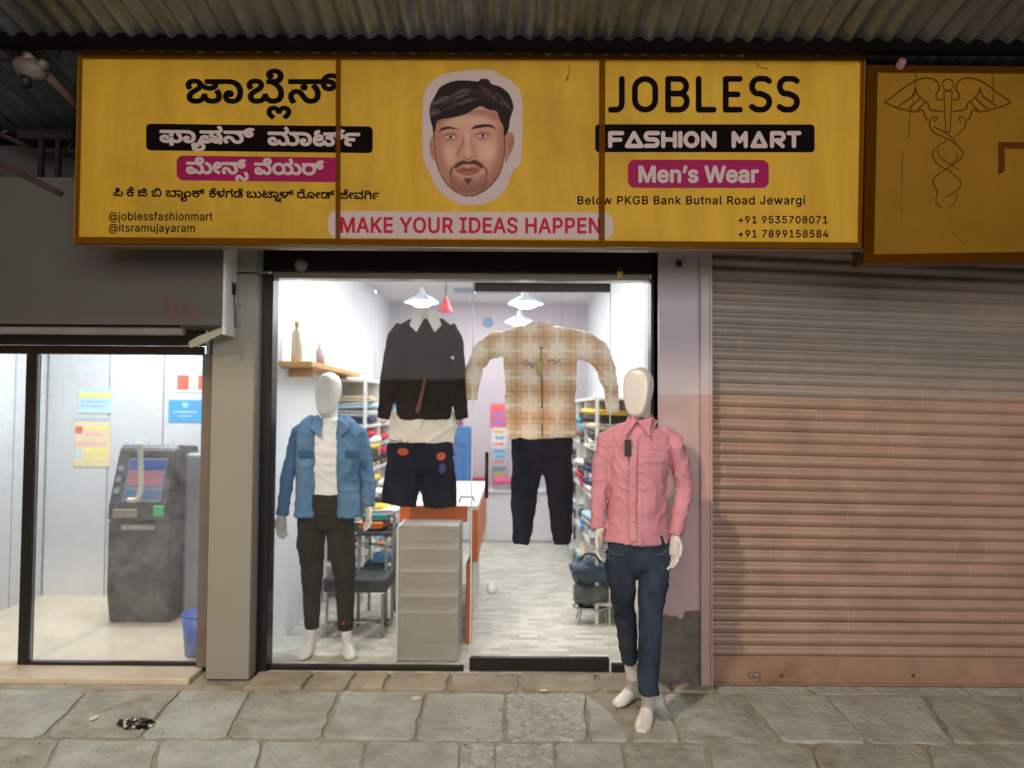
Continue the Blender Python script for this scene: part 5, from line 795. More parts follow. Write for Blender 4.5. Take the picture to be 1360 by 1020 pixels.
    'addr': '10680,2599 -9,6 -1,8 4,6 6,2 6,0 6,-5 2,-7 -5,-8;8452,2601 -12,2 -10,4 -15,13 -10,22 -1,26 6,21 6,10 8,8 8,5 12,4 14,1 16,-4 9,-4 9,-8 9,-18 1,-24 -6,-4 -38,1 -3,5 2,11 3,1 20,1 2,5 -4,9 -8,7 -10,3 -16,-1 -10,-7 -9,-13 -2,-11 0,-13 4,-17 6,-8 9,-6 16,-3 8,3 6,4 10,13 2,2 14,0 3,-4 -3,-9 -6,-10 -10,-9 -14,-6;7674,2603 -4,5 1,105 5,2 44,0 10,-2 8,-4 9,-8 5,-16 -1,-9 -4,-9 -5,-6 -6,-4 8,-9 3,-8 0,-13 -4,-10 -5,-6 -14,-7;7872,2603 -3,5 0,89 2,8 5,6 6,4 12,1 6,-1 3,-4 -3,-10 -10,-3 -2,-4 0,-87 -4,-4;8200,2603 -4,5 0,103 4,4 12,0 4,-4 0,-34 28,-1 8,-2 12,-6 10,-15 2,-9 0,-9 -2,-9 -8,-12 -14,-9 -10,-3;8304,2603 -4,5 0,102 2,4 12,1 4,-2 1,-33 13,-14 34,48 6,1 13,-1 1,-5 -40,-57 35,-38 5,-6 0,-4 -6,-2 -12,1 -4,1 -44,47 -1,-2 0,-43 -5,-3;8530,2603 -3,5 1,105 4,2 46,0 10,-2 8,-4 5,-4 4,-6 3,-7 0,-8 0,-8 -4,-9 -11,-11 7,-7 4,-10 0,-11 -5,-12 -11,-9 -12,-4;8684,2603 -3,5 1,105 4,2 46,0 10,-2 8,-4 8,-9 4,-8 1,-8 -1,-8 -4,-9 -11,-11 7,-7 4,-9 0,-12 -4,-11 -4,-5 -8,-5 -12,-4;8976,2603 -3,5 1,105 4,2 12,-1 2,-4 0,-25 6,-5 27,34 5,1 14,0 2,-3 -1,-3 -33,-42 30,-31 1,-4 -5,-3 -14,2 -32,29 0,-54 -4,-3;9116,2603 -3,5 1,105 4,2 46,0 10,-2 8,-4 8,-8 5,-15 -1,-11 -4,-8 -11,-11 8,-8 3,-8 0,-13 -4,-10 -10,-9 -10,-4;9562,2603 -3,5 0,91 3,9 4,4 10,4 8,0 6,-2 2,-4 -4,-10 -8,-2 -2,-2 0,-89 -4,-4;9662,2603 -4,5 1,105 5,2 12,-1 2,-4 0,-35 20,-1 5,6 18,34 5,1 14,0 1,-5 -21,-39 10,-10 7,-13 1,-14 -6,-17 -10,-9 -16,-5;10008,2603 -3,4 -1,28 -14,-6 -18,1 -15,10 -9,17 -2,19 3,16 9,15 16,9 14,1 8,-2 8,-5 6,5 10,0 4,-3 0,-105 -4,-4;10148,2603 -4,5 0,79 -2,6 -6,5 -6,1 -8,-1 -7,-6 -3,-17 -2,-1 -12,0 -4,3 0,11 6,16 10,8 10,4 12,1 10,-2 8,-4 9,-9 5,-13 0,-82 -4,-4;9320,2610 -4,4 0,15 -10,1 -2,5 2,10 10,3 0,51 6,10 4,4 10,3 12,0 5,-4 -3,-11 -4,-2 -8,0 -3,-3 0,-47 1,-2 14,-2 1,-3 0,-9 -3,-3 -12,-1 -1,-15 -2,-3 -3,-1;7691,2621 25,-1 6,3 6,7 0,8 -2,5 -4,3 -8,3 -23,0;8217,2621 25,0 8,3 4,4 2,6 0,11 -3,7 -5,4 -6,2 -25,0;8548,2621 24,-1 8,3 5,7 -1,11 -6,6 -8,2 -22,0;8702,2621 24,-1 8,3 4,4 1,4 0,7 -2,5 -5,4 -8,2 -22,0;9134,2621 24,-1 8,3 5,7 0,8 -2,5 -3,3 -8,3 -24,0;9679,2621 25,0 10,4 4,9 0,10 -3,6 -5,4 -6,1 -25,0;10546,2628 -8,1 -10,5 -6,-5 -10,1 -4,3 0,77 4,5 10,0 5,-3 0,-51 2,-7 7,-6 16,-1 3,-3 -1,-13 -2,-2;7802,2629 -16,7 -10,12 -5,15 0,20 7,18 10,10 12,5 18,1 8,-2 12,-7 8,-11 -2,-5 -12,-4 -8,8 -5,3 -13,0 -6,-2 -6,-5 -4,-11 2,-2 52,0 4,-4 -1,-16 -6,-15 -9,-9 -16,-6;7946,2629 -14,6 -9,9 -7,17 -1,19 2,10 4,8 9,10 14,8 16,1 16,-6 11,-10 7,-18 0,-20 -7,-18 -11,-11 -14,-5;8810,2629 -10,3 -10,6 -6,10 0,4 14,5 11,-10 13,-1 5,1 4,4 1,8 -4,2 -28,5 -12,6 -7,10 -1,9 2,7 8,12 14,7 12,0 16,-6 4,4 12,0 3,-5 0,-57 -2,-8 -7,-9 -8,-5 -8,-2;8910,2629 -12,6 -8,-5 -10,0 -3,3 0,79 5,3 10,0 3,-2 2,-57 5,-7 12,-4 10,4 4,7 1,56 5,3 10,0 4,-5 0,-49 -2,-13 -5,-9 -9,-7 -8,-3;9404,2629 -14,6 -6,-5 -10,0 -3,3 0,79 5,3 10,0 3,-2 1,-55 6,-9 12,-4 8,4 6,8 0,55 4,3 12,0 3,-5 0,-55 -2,-9 -5,-8 -6,-5 -10,-4;9492,2629 -8,2 -12,7 -7,10 1,4 14,5 11,-10 13,-1 5,1 4,4 1,8 -4,2 -28,5 -12,6 -4,4 -4,10 0,8 2,7 9,11 13,5 12,0 14,-6 6,4 12,0 3,-5 0,-56 -1,-6 -8,-12 -10,-5 -6,-2;9788,2629 -14,6 -9,9 -7,17 -1,19 2,10 4,8 9,10 14,8 16,1 16,-6 11,-10 7,-18 0,-20 -7,-18 -11,-11 -14,-5;9882,2629 -16,7 -7,8 -3,5 2,3 12,5 14,-10 12,-1 8,4 2,9 -4,2 -28,5 -12,6 -6,6 -2,6 -1,7 3,9 7,11 15,6 12,0 14,-6 6,4 12,0 3,-5 0,-50 -3,-13 -8,-12 -8,-4 -8,-2;10220,2629 -16,7 -9,9 -7,18 0,20 6,16 7,9 17,8 16,1 9,-2 12,-7 8,-11 -1,-5 -14,-4 -8,8 -4,3 -14,0 -6,-2 -5,-5 -4,-11 3,-2 52,0 3,-4 -1,-16 -6,-15 -6,-7 -8,-5 -10,-3;10440,2629 -16,7 -7,8 -3,5 2,3 12,5 14,-10 12,-1 8,4 1,9 -3,2 -28,5 -12,6 -6,7 -3,9 3,12 7,11 15,6 12,0 14,-6 6,4 12,0 2,-2 1,-4 0,-48 -3,-15 -8,-11 -8,-4 -8,-2;10598,2629 -14,7 -6,6 -5,8 -4,14 1,22 9,17 13,9 10,2 8,0 18,-7 -1,14 -5,5 -4,3 -12,1 -10,-2 -10,-9 -11,6 -2,4 5,8 12,7 10,3 16,0 12,-3 8,-5 7,-8 3,-8 1,-10 0,-79 -3,-4 -12,0 -2,1 -4,5 -12,-7;8014,2630 -4,4 26,80 12,1 5,-2 15,-50 16,50 4,2 14,-1 24,-77 -1,-6 -13,-2 -4,3 -16,50 -14,-50 -4,-2 -14,0 -2,3 -14,49 -15,-50 -3,-2;9220,2630 -3,5 0,51 2,11 5,9 8,7 10,3 12,0 14,-6 6,5 12,-1 2,-6 0,-73 -2,-4 -12,-2 -4,3 -2,57 -8,8 -8,2 -10,-3 -5,-7 -1,-56 -4,-3;10284,2630 -3,2 0,5 25,77 12,1 5,-2 15,-50 16,50 4,2 14,-1 24,-77 -1,-6 -13,-2 -4,3 -16,50 -12,-46 -4,-6 -14,0 -3,2 -15,49 -15,-49 -3,-2;10676,2630 -4,5 0,76 4,4 10,0 4,-1 1,-4 0,-76 -3,-4;7806,2646 6,0 8,2 5,5 3,8 -37,1 0,-4 3,-6 4,-3;7951,2646 7,0 8,3 5,5 4,11 0,16 -2,7 -6,8 -7,3 -15,-1 -7,-7 -3,-8 -1,-13 2,-11 6,-9;9793,2646 7,0 8,3 5,5 4,11 0,16 -2,7 -6,8 -7,3 -15,-1 -7,-7 -3,-8 -1,-13 2,-11 6,-9;9982,2646 6,0 10,4 5,7 2,9 0,13 -2,9 -6,8 -7,3 -10,0 -4,-2 -6,-5 -4,-11 0,-17 2,-7 6,-7;10223,2646 7,0 7,2 5,5 2,8 -36,1 0,-4 4,-6 4,-3;10604,2646 6,0 8,2 6,6 3,9 1,12 -3,13 -7,6 -4,2 -12,0 -4,-2 -7,-6 -3,-10 0,-12 3,-10 7,-7;7691,2668 27,-1 6,3 8,8 -1,13 -5,4 -8,2 -27,0;8548,2668 26,-1 8,3 4,5 3,5 0,7 -2,5 -5,3 -6,2 -28,0;8702,2668 26,-1 8,3 7,9 -1,12 -5,4 -7,2 -28,0;9134,2668 26,-1 8,3 7,8 -1,13 -4,4 -8,2 -28,0;8828,2678 4,1 0,9 -3,6 -5,4 -14,2 -6,-2 -4,-3 -1,-6 5,-6;9510,2678 4,1 0,8 -2,5 -6,6 -14,2 -6,-2 -4,-3 -1,-7 5,-5;9902,2678 4,0 0,5 -2,8 -6,6 -14,3 -6,-1 -5,-4 -1,-5 4,-6 8,-3;10460,2678 4,0 0,5 -2,8 -6,6 -14,3 -6,-1 -5,-4 0,-8 3,-4',
    'ph1': '9926,2867 -10,3 -10,6 -5,7 -4,11 1,16 6,11 12,8 14,4 -20,29 0,3 4,3 10,0 4,-3 24,-36 7,-14 3,-13 -3,-16 -8,-11 -13,-7;10146,2867 -12,5 -8,6 -5,8 -3,13 1,9 7,13 10,8 15,4 -19,29 0,3 4,3 10,0 3,-3 27,-40 7,-19 -1,-16 -8,-13 -12,-8;10598,2867 -8,2 -8,4 -6,6 -5,8 -5,18 0,26 6,19 8,11 10,6 16,2 16,-7 9,-14 5,-19 0,-22 -3,-15 -9,-14 -8,-7 -6,-3;10686,2867 -8,2 -9,5 -8,11 -2,10 1,6 9,14 -11,15 -2,13 6,15 10,6 12,5 14,0 16,-7 6,-6 5,-9 1,-8 -2,-9 -4,-6 -7,-9 8,-12 1,-12 -4,-11 -8,-7 -10,-5;10778,2867 -8,2 -8,4 -6,6 -5,8 -5,18 0,26 6,19 8,11 10,6 16,2 16,-7 9,-14 5,-19 0,-22 -3,-15 -9,-14 -8,-7 -6,-3;10014,2868 -20,15 -3,6 0,9 3,3 16,-11 4,0 0,60 -2,2 -20,1 -3,3 0,8 5,4 54,-1 4,-4 -2,-10 -2,-1 -16,0 -1,-2 0,-79 -5,-3;10218,2868 -4,5 -4,45 2,2 8,2 18,-5 8,1 5,3 3,5 2,13 -2,6 -4,4 -8,4 -12,-4 -6,-10 -4,-1 -10,1 -2,2 0,5 5,10 9,9 12,4 16,-2 12,-6 6,-7 5,-12 1,-8 -1,-8 -7,-13 -8,-8 -12,-4 -18,1 2,-16 2,-1 34,-1 3,-4 0,-9 -5,-3;10302,2868 -3,5 0,7 3,4 32,1 -18,23 -1,10 3,4 14,1 10,4 4,6 0,9 -6,8 -14,3 -8,-3 -8,-11 -12,-1 -3,3 1,8 4,7 5,5 9,5 12,3 10,0 8,-3 13,-9 7,-15 -1,-12 -5,-10 -8,-6 -11,-5 -1,-2 21,-25 1,-11 -6,-3;10398,2868 -4,5 -4,45 2,2 8,2 18,-5 8,1 5,3 3,5 2,13 -2,6 -4,4 -8,4 -12,-4 -6,-10 -4,-1 -10,1 -2,2 0,5 5,10 9,9 12,4 16,-2 12,-6 6,-7 5,-12 1,-8 -1,-8 -7,-13 -8,-8 -12,-4 -18,1 2,-16 2,-1 34,-1 3,-4 0,-9 -5,-3;10482,2868 -4,3 0,4 0,6 4,3 40,1 1,1 -38,77 3,4 10,1 5,-4 40,-80 1,-12 -2,-3 -4,-1;10842,2868 -4,3 0,4 0,6 4,3 38,1 3,1 -38,77 3,4 10,1 5,-4 40,-80 1,-12 -2,-3 -4,-1;10956,2868 -22,16 -2,5 0,9 4,3 18,-12 1,1 0,60 -3,2 -18,1 -3,3 0,8 5,4 54,-1 4,-4 -2,-10 -2,-1 -16,0 -1,-2 0,-79 -5,-3;9928,2883 11,3 5,9 -1,14 -5,6 -6,2 -6,0 -6,-3 -6,-11 2,-13 6,-5;10150,2883 10,3 4,4 2,6 0,8 -2,6 -4,4 -6,3 -12,-2 -4,-5 -2,-6 0,-9 3,-7 5,-3;10595,2884 9,0 8,4 5,10 2,12 0,16 -3,15 -7,9 -5,3 -6,-1 -6,-3 -6,-8 -3,-13 0,-20 2,-11 5,-8;10684,2884 12,0 6,4 3,9 -5,9 -12,3 -6,-3 -4,-3 -1,-12;10775,2884 9,0 8,4 5,10 2,12 0,16 -3,15 -7,9 -5,3 -6,-1 -8,-4 -5,-9 -2,-11 0,-20 2,-11 3,-7;9834,2895 -3,4 -1,20 -22,2 -2,3 0,7 4,5 20,0 2,23 2,2 8,1 5,-5 1,-20 22,-2 2,-4 0,-7 -4,-4 -20,-1 -2,-22 -4,-2;10685,2925 11,0 10,6 2,10 -2,4 -4,5 -8,3 -8,0 -8,-4 -3,-3 -1,-4 1,-9 5,-5',
    'ph2': '9926,3052 -12,4 -8,6 -7,12 -2,9 1,12 6,12 10,8 16,5 -19,30 0,3 3,3 10,0 4,-3 24,-36 6,-11 4,-13 0,-15 -7,-14 -13,-10;10240,3052 -12,3 -5,3 -7,7 -3,6 -1,16 9,15 -10,12 -3,10 0,6 5,13 7,7 16,7 14,0 14,-6 6,-5 8,-14 -1,-14 -5,-8 -7,-8 8,-12 2,-10 -5,-13 -6,-8 -12,-6;10330,3052 -14,5 -6,6 -7,10 -2,9 1,14 6,11 8,7 18,6 -20,30 0,3 4,3 10,0 4,-4 26,-39 8,-21 0,-12 -7,-16 -7,-6 -10,-5;10420,3052 -10,3 -9,6 -5,7 -4,11 0,15 7,14 13,8 12,4 -19,30 0,3 3,3 12,-1 4,-3 24,-39 7,-14 2,-11 -2,-14 -9,-13 -10,-7;10692,3052 -17,6 -5,6 -5,8 -1,8 1,9 9,13 -6,6 -6,9 -1,16 5,11 8,7 14,6 14,0 8,-3 10,-5 10,-15 -1,-17 -7,-10 -5,-5 8,-11 2,-14 -4,-11 -7,-7 -12,-6;10872,3052 -16,6 -6,6 -4,8 -1,9 1,8 9,13 -7,6 -5,9 -1,16 6,11 8,7 12,6 16,0 10,-4 8,-5 9,-15 -1,-16 -6,-10 -6,-5 8,-11 2,-14 -4,-11 -6,-7 -12,-6;10016,3053 -22,16 -2,5 0,10 4,3 16,-12 3,0 0,63 -3,2 -20,1 -2,3 0,8 6,4 54,-1 3,-4 -1,-10 -19,-3 0,-82 -5,-3;10124,3053 -4,3 0,4 0,6 4,3 40,1 1,1 -38,80 3,4 10,1 5,-4 40,-83 1,-12 -2,-3 -4,-1;10510,3053 -21,15 -3,7 0,9 4,3 16,-12 3,0 0,63 -3,2 -20,1 -2,3 0,8 6,4 54,-1 4,-4 -2,-10 -2,-1 -16,0 -1,-2 0,-82 -5,-3;10582,3053 -4,6 -4,45 4,3 8,2 12,-5 14,1 7,8 1,14 -6,10 -10,3 -9,-2 -7,-11 -4,-1 -10,1 -2,2 0,4 6,11 8,8 12,5 14,-1 10,-5 9,-7 6,-12 1,-15 -7,-18 -9,-8 -12,-4 -18,2 2,-18 2,-1 34,-1 4,-4 0,-9 -6,-3;10764,3053 -5,5 -4,46 3,3 10,2 12,-5 12,1 8,8 1,14 -5,10 -10,3 -10,-2 -8,-11 -2,-1 -10,1 -3,2 0,4 5,11 10,8 10,5 14,-1 14,-7 7,-7 6,-16 -1,-13 -8,-15 -10,-8 -10,-3 -16,2 1,-18 3,-1 34,-1 3,-4 0,-9 -5,-3;10970,3053 -4,4 -31,56 -5,10 0,8 4,5 38,0 2,2 1,15 3,3 8,0 5,-4 1,-15 10,-2 2,-5 -2,-9 -11,-3 0,-23 -1,-4 -10,-1 -5,2 -2,27 -19,1 -3,-2 33,-61 -2,-4;9925,3069 13,1 5,5 2,6 0,9 -2,6 -5,5 -8,3 -10,-4 -5,-9 1,-14 5,-6;10238,3069 12,1 6,5 1,11 -7,7 -12,1 -8,-6 -1,-6 1,-7;10328,3069 12,0 4,4 4,5 1,8 -1,8 -8,8 -6,2 -7,-2 -5,-4 -3,-5 -1,-8 2,-8;10419,3069 13,1 5,5 2,6 -1,14 -4,5 -10,4 -8,-3 -5,-5 -2,-6 2,-14;10690,3069 10,0 8,5 1,12 -5,6 -6,3 -6,0 -9,-6 -2,-8 1,-5 4,-5;10871,3069 11,0 7,5 1,11 -4,7 -6,3 -8,0 -8,-6 -2,-7 1,-7;9834,3081 -3,4 -1,21 -22,2 -2,3 0,7 4,5 20,0 2,24 4,3 8,0 4,-5 0,-21 22,-2 2,-4 0,-7 -4,-4 -19,-1 -2,-23 -3,-2;10242,3111 10,2 8,9 0,8 -2,4 -4,4 -8,3 -14,-3 -6,-8 0,-7 2,-5 6,-5;10694,3111 10,2 5,3 3,5 1,5 -1,6 -4,5 -4,2 -8,2 -8,-2 -6,-2 -3,-5 -1,-6 2,-8 6,-5;10875,3111 11,2 4,3 3,5 0,11 -9,7 -8,2 -8,-2 -8,-6 -1,-8 2,-7 7,-5',
    'make': '4528,2882 -6,3 -3,8 0,191 3,7 6,3 20,0 6,-2 3,-6 1,-110 4,8 38,106 8,4 14,0 8,-2 5,-7 36,-104 3,-5 1,110 3,6 6,2 20,0 6,-2 3,-9 0,-190 -3,-8 -6,-3 -28,0 -10,5 -50,139 -50,-140 -8,-4;4804,2882 -4,2 -3,4 -64,194 0,7 3,3 6,2 20,0 7,-2 19,-52 58,0 4,3 16,49 8,3 24,-1 5,-4 0,-6 -65,-196 -2,-4 -6,-2;5566,2882 -22,5 -16,8 -11,10 -11,13 -11,21 -7,24 -2,18 0,21 2,16 7,25 9,18 11,14 11,9 16,9 22,6 18,0 22,-6 14,-7 12,-10 13,-17 8,-17 6,-21 2,-15 0,-30 -2,-15 -7,-23 -10,-19 -13,-15 -9,-8 -18,-9 -22,-5;4932,2883 -6,3 -3,8 0,190 2,8 11,3 16,0 7,-3 2,-7 0,-58 17,-20 56,85 8,3 22,0 6,-2 3,-6 -2,-7 -66,-103 67,-80 1,-5 -1,-5 -8,-4 -26,0 -7,3 -69,81 -1,-2 0,-71 -1,-5 -2,-4 -6,-2;5102,2883 -6,3 -2,8 0,190 2,7 2,2 6,2 104,1 6,-2 5,-7 0,-19 -2,-7 -3,-2 -6,-2 -74,0 -2,-1 1,-48 71,0 5,-2 3,-6 0,-18 -2,-9 -8,-3 -69,-1 -1,-44 0,-3 2,-1 72,1 6,-1 4,-2 2,-6 0,-18 -2,-6 -8,-5 -16,-1;5314,2884 -7,4 -1,5 0,3 64,113 0,77 1,5 3,3 6,2 24,-1 3,-2 2,-7 0,-77 60,-106 4,-8 0,-5 -3,-4 -6,-2 -22,0 -8,3 -44,80 -44,-78 -8,-5;5696,2885 -6,3 -3,8 0,135 2,13 8,20 7,10 12,11 16,9 16,5 8,1 24,-1 14,-4 12,-6 14,-10 8,-10 7,-13 6,-23 0,-136 -2,-7 -3,-4 -8,-1 -16,0 -7,5 -2,6 0,125 -2,16 -7,12 -10,8 -12,4 -14,0 -10,-2 -10,-6 -7,-8 -5,-13 -1,-136 -1,-5 -2,-4 -6,-2;5884,2886 -6,3 -3,8 0,190 2,8 9,3 18,0 8,-3 2,-7 0,-64 2,-2 24,0 5,3 35,71 8,2 22,0 6,-2 3,-6 -1,-4 -35,-72 12,-10 6,-7 10,-25 2,-17 -1,-12 -4,-16 -5,-11 -5,-8 -12,-11 -12,-6 -14,-4 -8,-1;6110,2886 -6,3 -2,7 0,19 2,6 8,3 20,0 1,3 0,131 -1,2 -20,0 -8,3 -2,8 1,22 3,3 6,2 86,0 3,-2 2,-6 0,-20 -2,-6 -7,-4 -20,0 -2,-1 0,-130 2,-4 20,0 6,-3 3,-7 -1,-22 -4,-5 -6,-2;6796,2886 -16,4 -14,6 -7,6 -13,13 -6,14 -3,13 0,14 2,9 10,19 15,13 16,8 42,13 10,6 6,9 1,7 -2,10 -7,8 -8,5 -8,2 -18,0 -8,-2 -9,-5 -6,-8 -4,-13 -7,-4 -24,1 -4,4 -2,7 7,23 13,18 14,9 16,6 26,3 16,-2 16,-5 11,-6 11,-10 9,-15 4,-11 2,-14 -1,-12 -8,-21 -16,-17 -22,-11 -36,-11 -14,-8 -5,-8 1,-14 8,-9 6,-4 8,-2 14,0 8,2 8,5 6,8 4,12 6,3 24,-1 5,-4 1,-8 -6,-20 -9,-13 -9,-9 -16,-8 -12,-4;6236,2887 -6,3 -3,8 0,190 1,6 2,3 6,2 58,0 22,-3 13,-4 19,-11 12,-12 7,-10 11,-25 5,-30 0,-20 -2,-19 -9,-27 -7,-14 -14,-16 -9,-8 -18,-8 -22,-5;6418,2887 -6,3 -2,8 0,190 2,7 2,2 6,2 104,0 6,-2 5,-7 0,-18 -2,-7 -3,-2 -6,-2 -72,0 -3,-1 1,-48 66,0 6,-1 4,-2 2,-6 0,-17 -2,-9 -10,-4 -66,0 -1,-44 1,-3 2,-1 70,1 6,-1 4,-2 2,-6 0,-19 -2,-6 -2,-3 -6,-2;6622,2888 -6,3 -3,5 -64,194 1,5 2,3 6,2 22,0 6,-2 18,-53 60,0 3,4 16,48 9,3 22,-1 4,-2 2,-7 -65,-196 -3,-4 -6,-2;6984,2889 -6,3 -2,8 0,190 2,8 8,3 18,0 6,-2 3,-3 1,-5 1,-78 73,-1 3,1 1,2 0,76 1,5 3,3 6,2 18,0 6,-2 4,-9 0,-189 -2,-8 -8,-4 -18,0 -6,2 -3,4 -1,5 -1,74 -73,0 -3,0 -1,-2 0,-72 -1,-5 -3,-4 -6,-2;7222,2890 -6,2 -2,4 -64,194 0,6 2,3 8,2 20,0 6,-3 18,-51 60,0 3,2 17,50 8,3 24,-1 4,-4 0,-6 -64,-193 -3,-5 -7,-3;7348,2890 -6,3 -2,8 0,192 2,6 6,3 20,0 8,-3 2,-6 0,-61 46,-2 16,-5 14,-9 11,-11 8,-17 4,-19 0,-16 -3,-15 -8,-19 -14,-15 -10,-7 -14,-5 -14,-2;7512,2890 -6,3 -3,8 0,192 2,6 3,2 24,2 6,-3 3,-6 1,-61 48,-3 13,-4 13,-8 10,-10 9,-17 5,-21 0,-16 -4,-19 -8,-17 -10,-12 -14,-9 -22,-6;7674,2891 -6,3 -2,8 0,190 2,7 2,2 6,2 104,0 6,-2 5,-7 0,-18 -2,-7 -3,-2 -6,-2 -74,0 -2,-1 1,-48 69,-1 4,-1 4,-2 2,-6 0,-17 -2,-9 -8,-3 -69,0 -1,-44 0,-3 2,-1 74,0 4,-1 4,-2 2,-6 0,-18 -2,-6 -2,-3 -6,-2;7828,2891 -6,3 -2,8 0,190 2,8 8,3 18,0 7,-2 3,-6 0,-126 4,3 74,129 8,3 22,0 6,-2 4,-9 0,-189 -2,-8 -8,-4 -18,0 -7,3 -3,6 0,125 -4,-2 -74,-129 -8,-4;5568,2922 8,-1 12,2 16,12 12,19 5,23 -1,36 -6,20 -6,10 -8,8 -11,7 -9,2 -14,0 -8,-2 -16,-10 -12,-18 -6,-28 1,-29 3,-15 5,-12 15,-18 8,-4;5915,2925 37,-1 13,6 6,7 3,11 0,13 -6,14 -6,6 -8,2 -39,0;6267,2926 33,-1 16,4 15,13 9,15 5,26 0,21 -3,19 -4,11 -6,9 -9,9 -11,6 -22,3 -22,0 -2,-1;7379,2929 39,0 8,3 7,7 4,7 2,15 -3,18 -6,8 -8,5 -6,1 -38,-1;7542,2930 36,-1 8,2 9,7 6,14 0,19 -4,12 -7,6 -8,4 -8,1 -32,-1;4817,2944 2,1 15,48 2,7 -2,2 -32,0 -3,-1;6634,2949 19,56 -1,2 -34,0 -2,-1;7233,2952 3,-1 1,4 16,51 -1,3 -34,0 -2,-1',
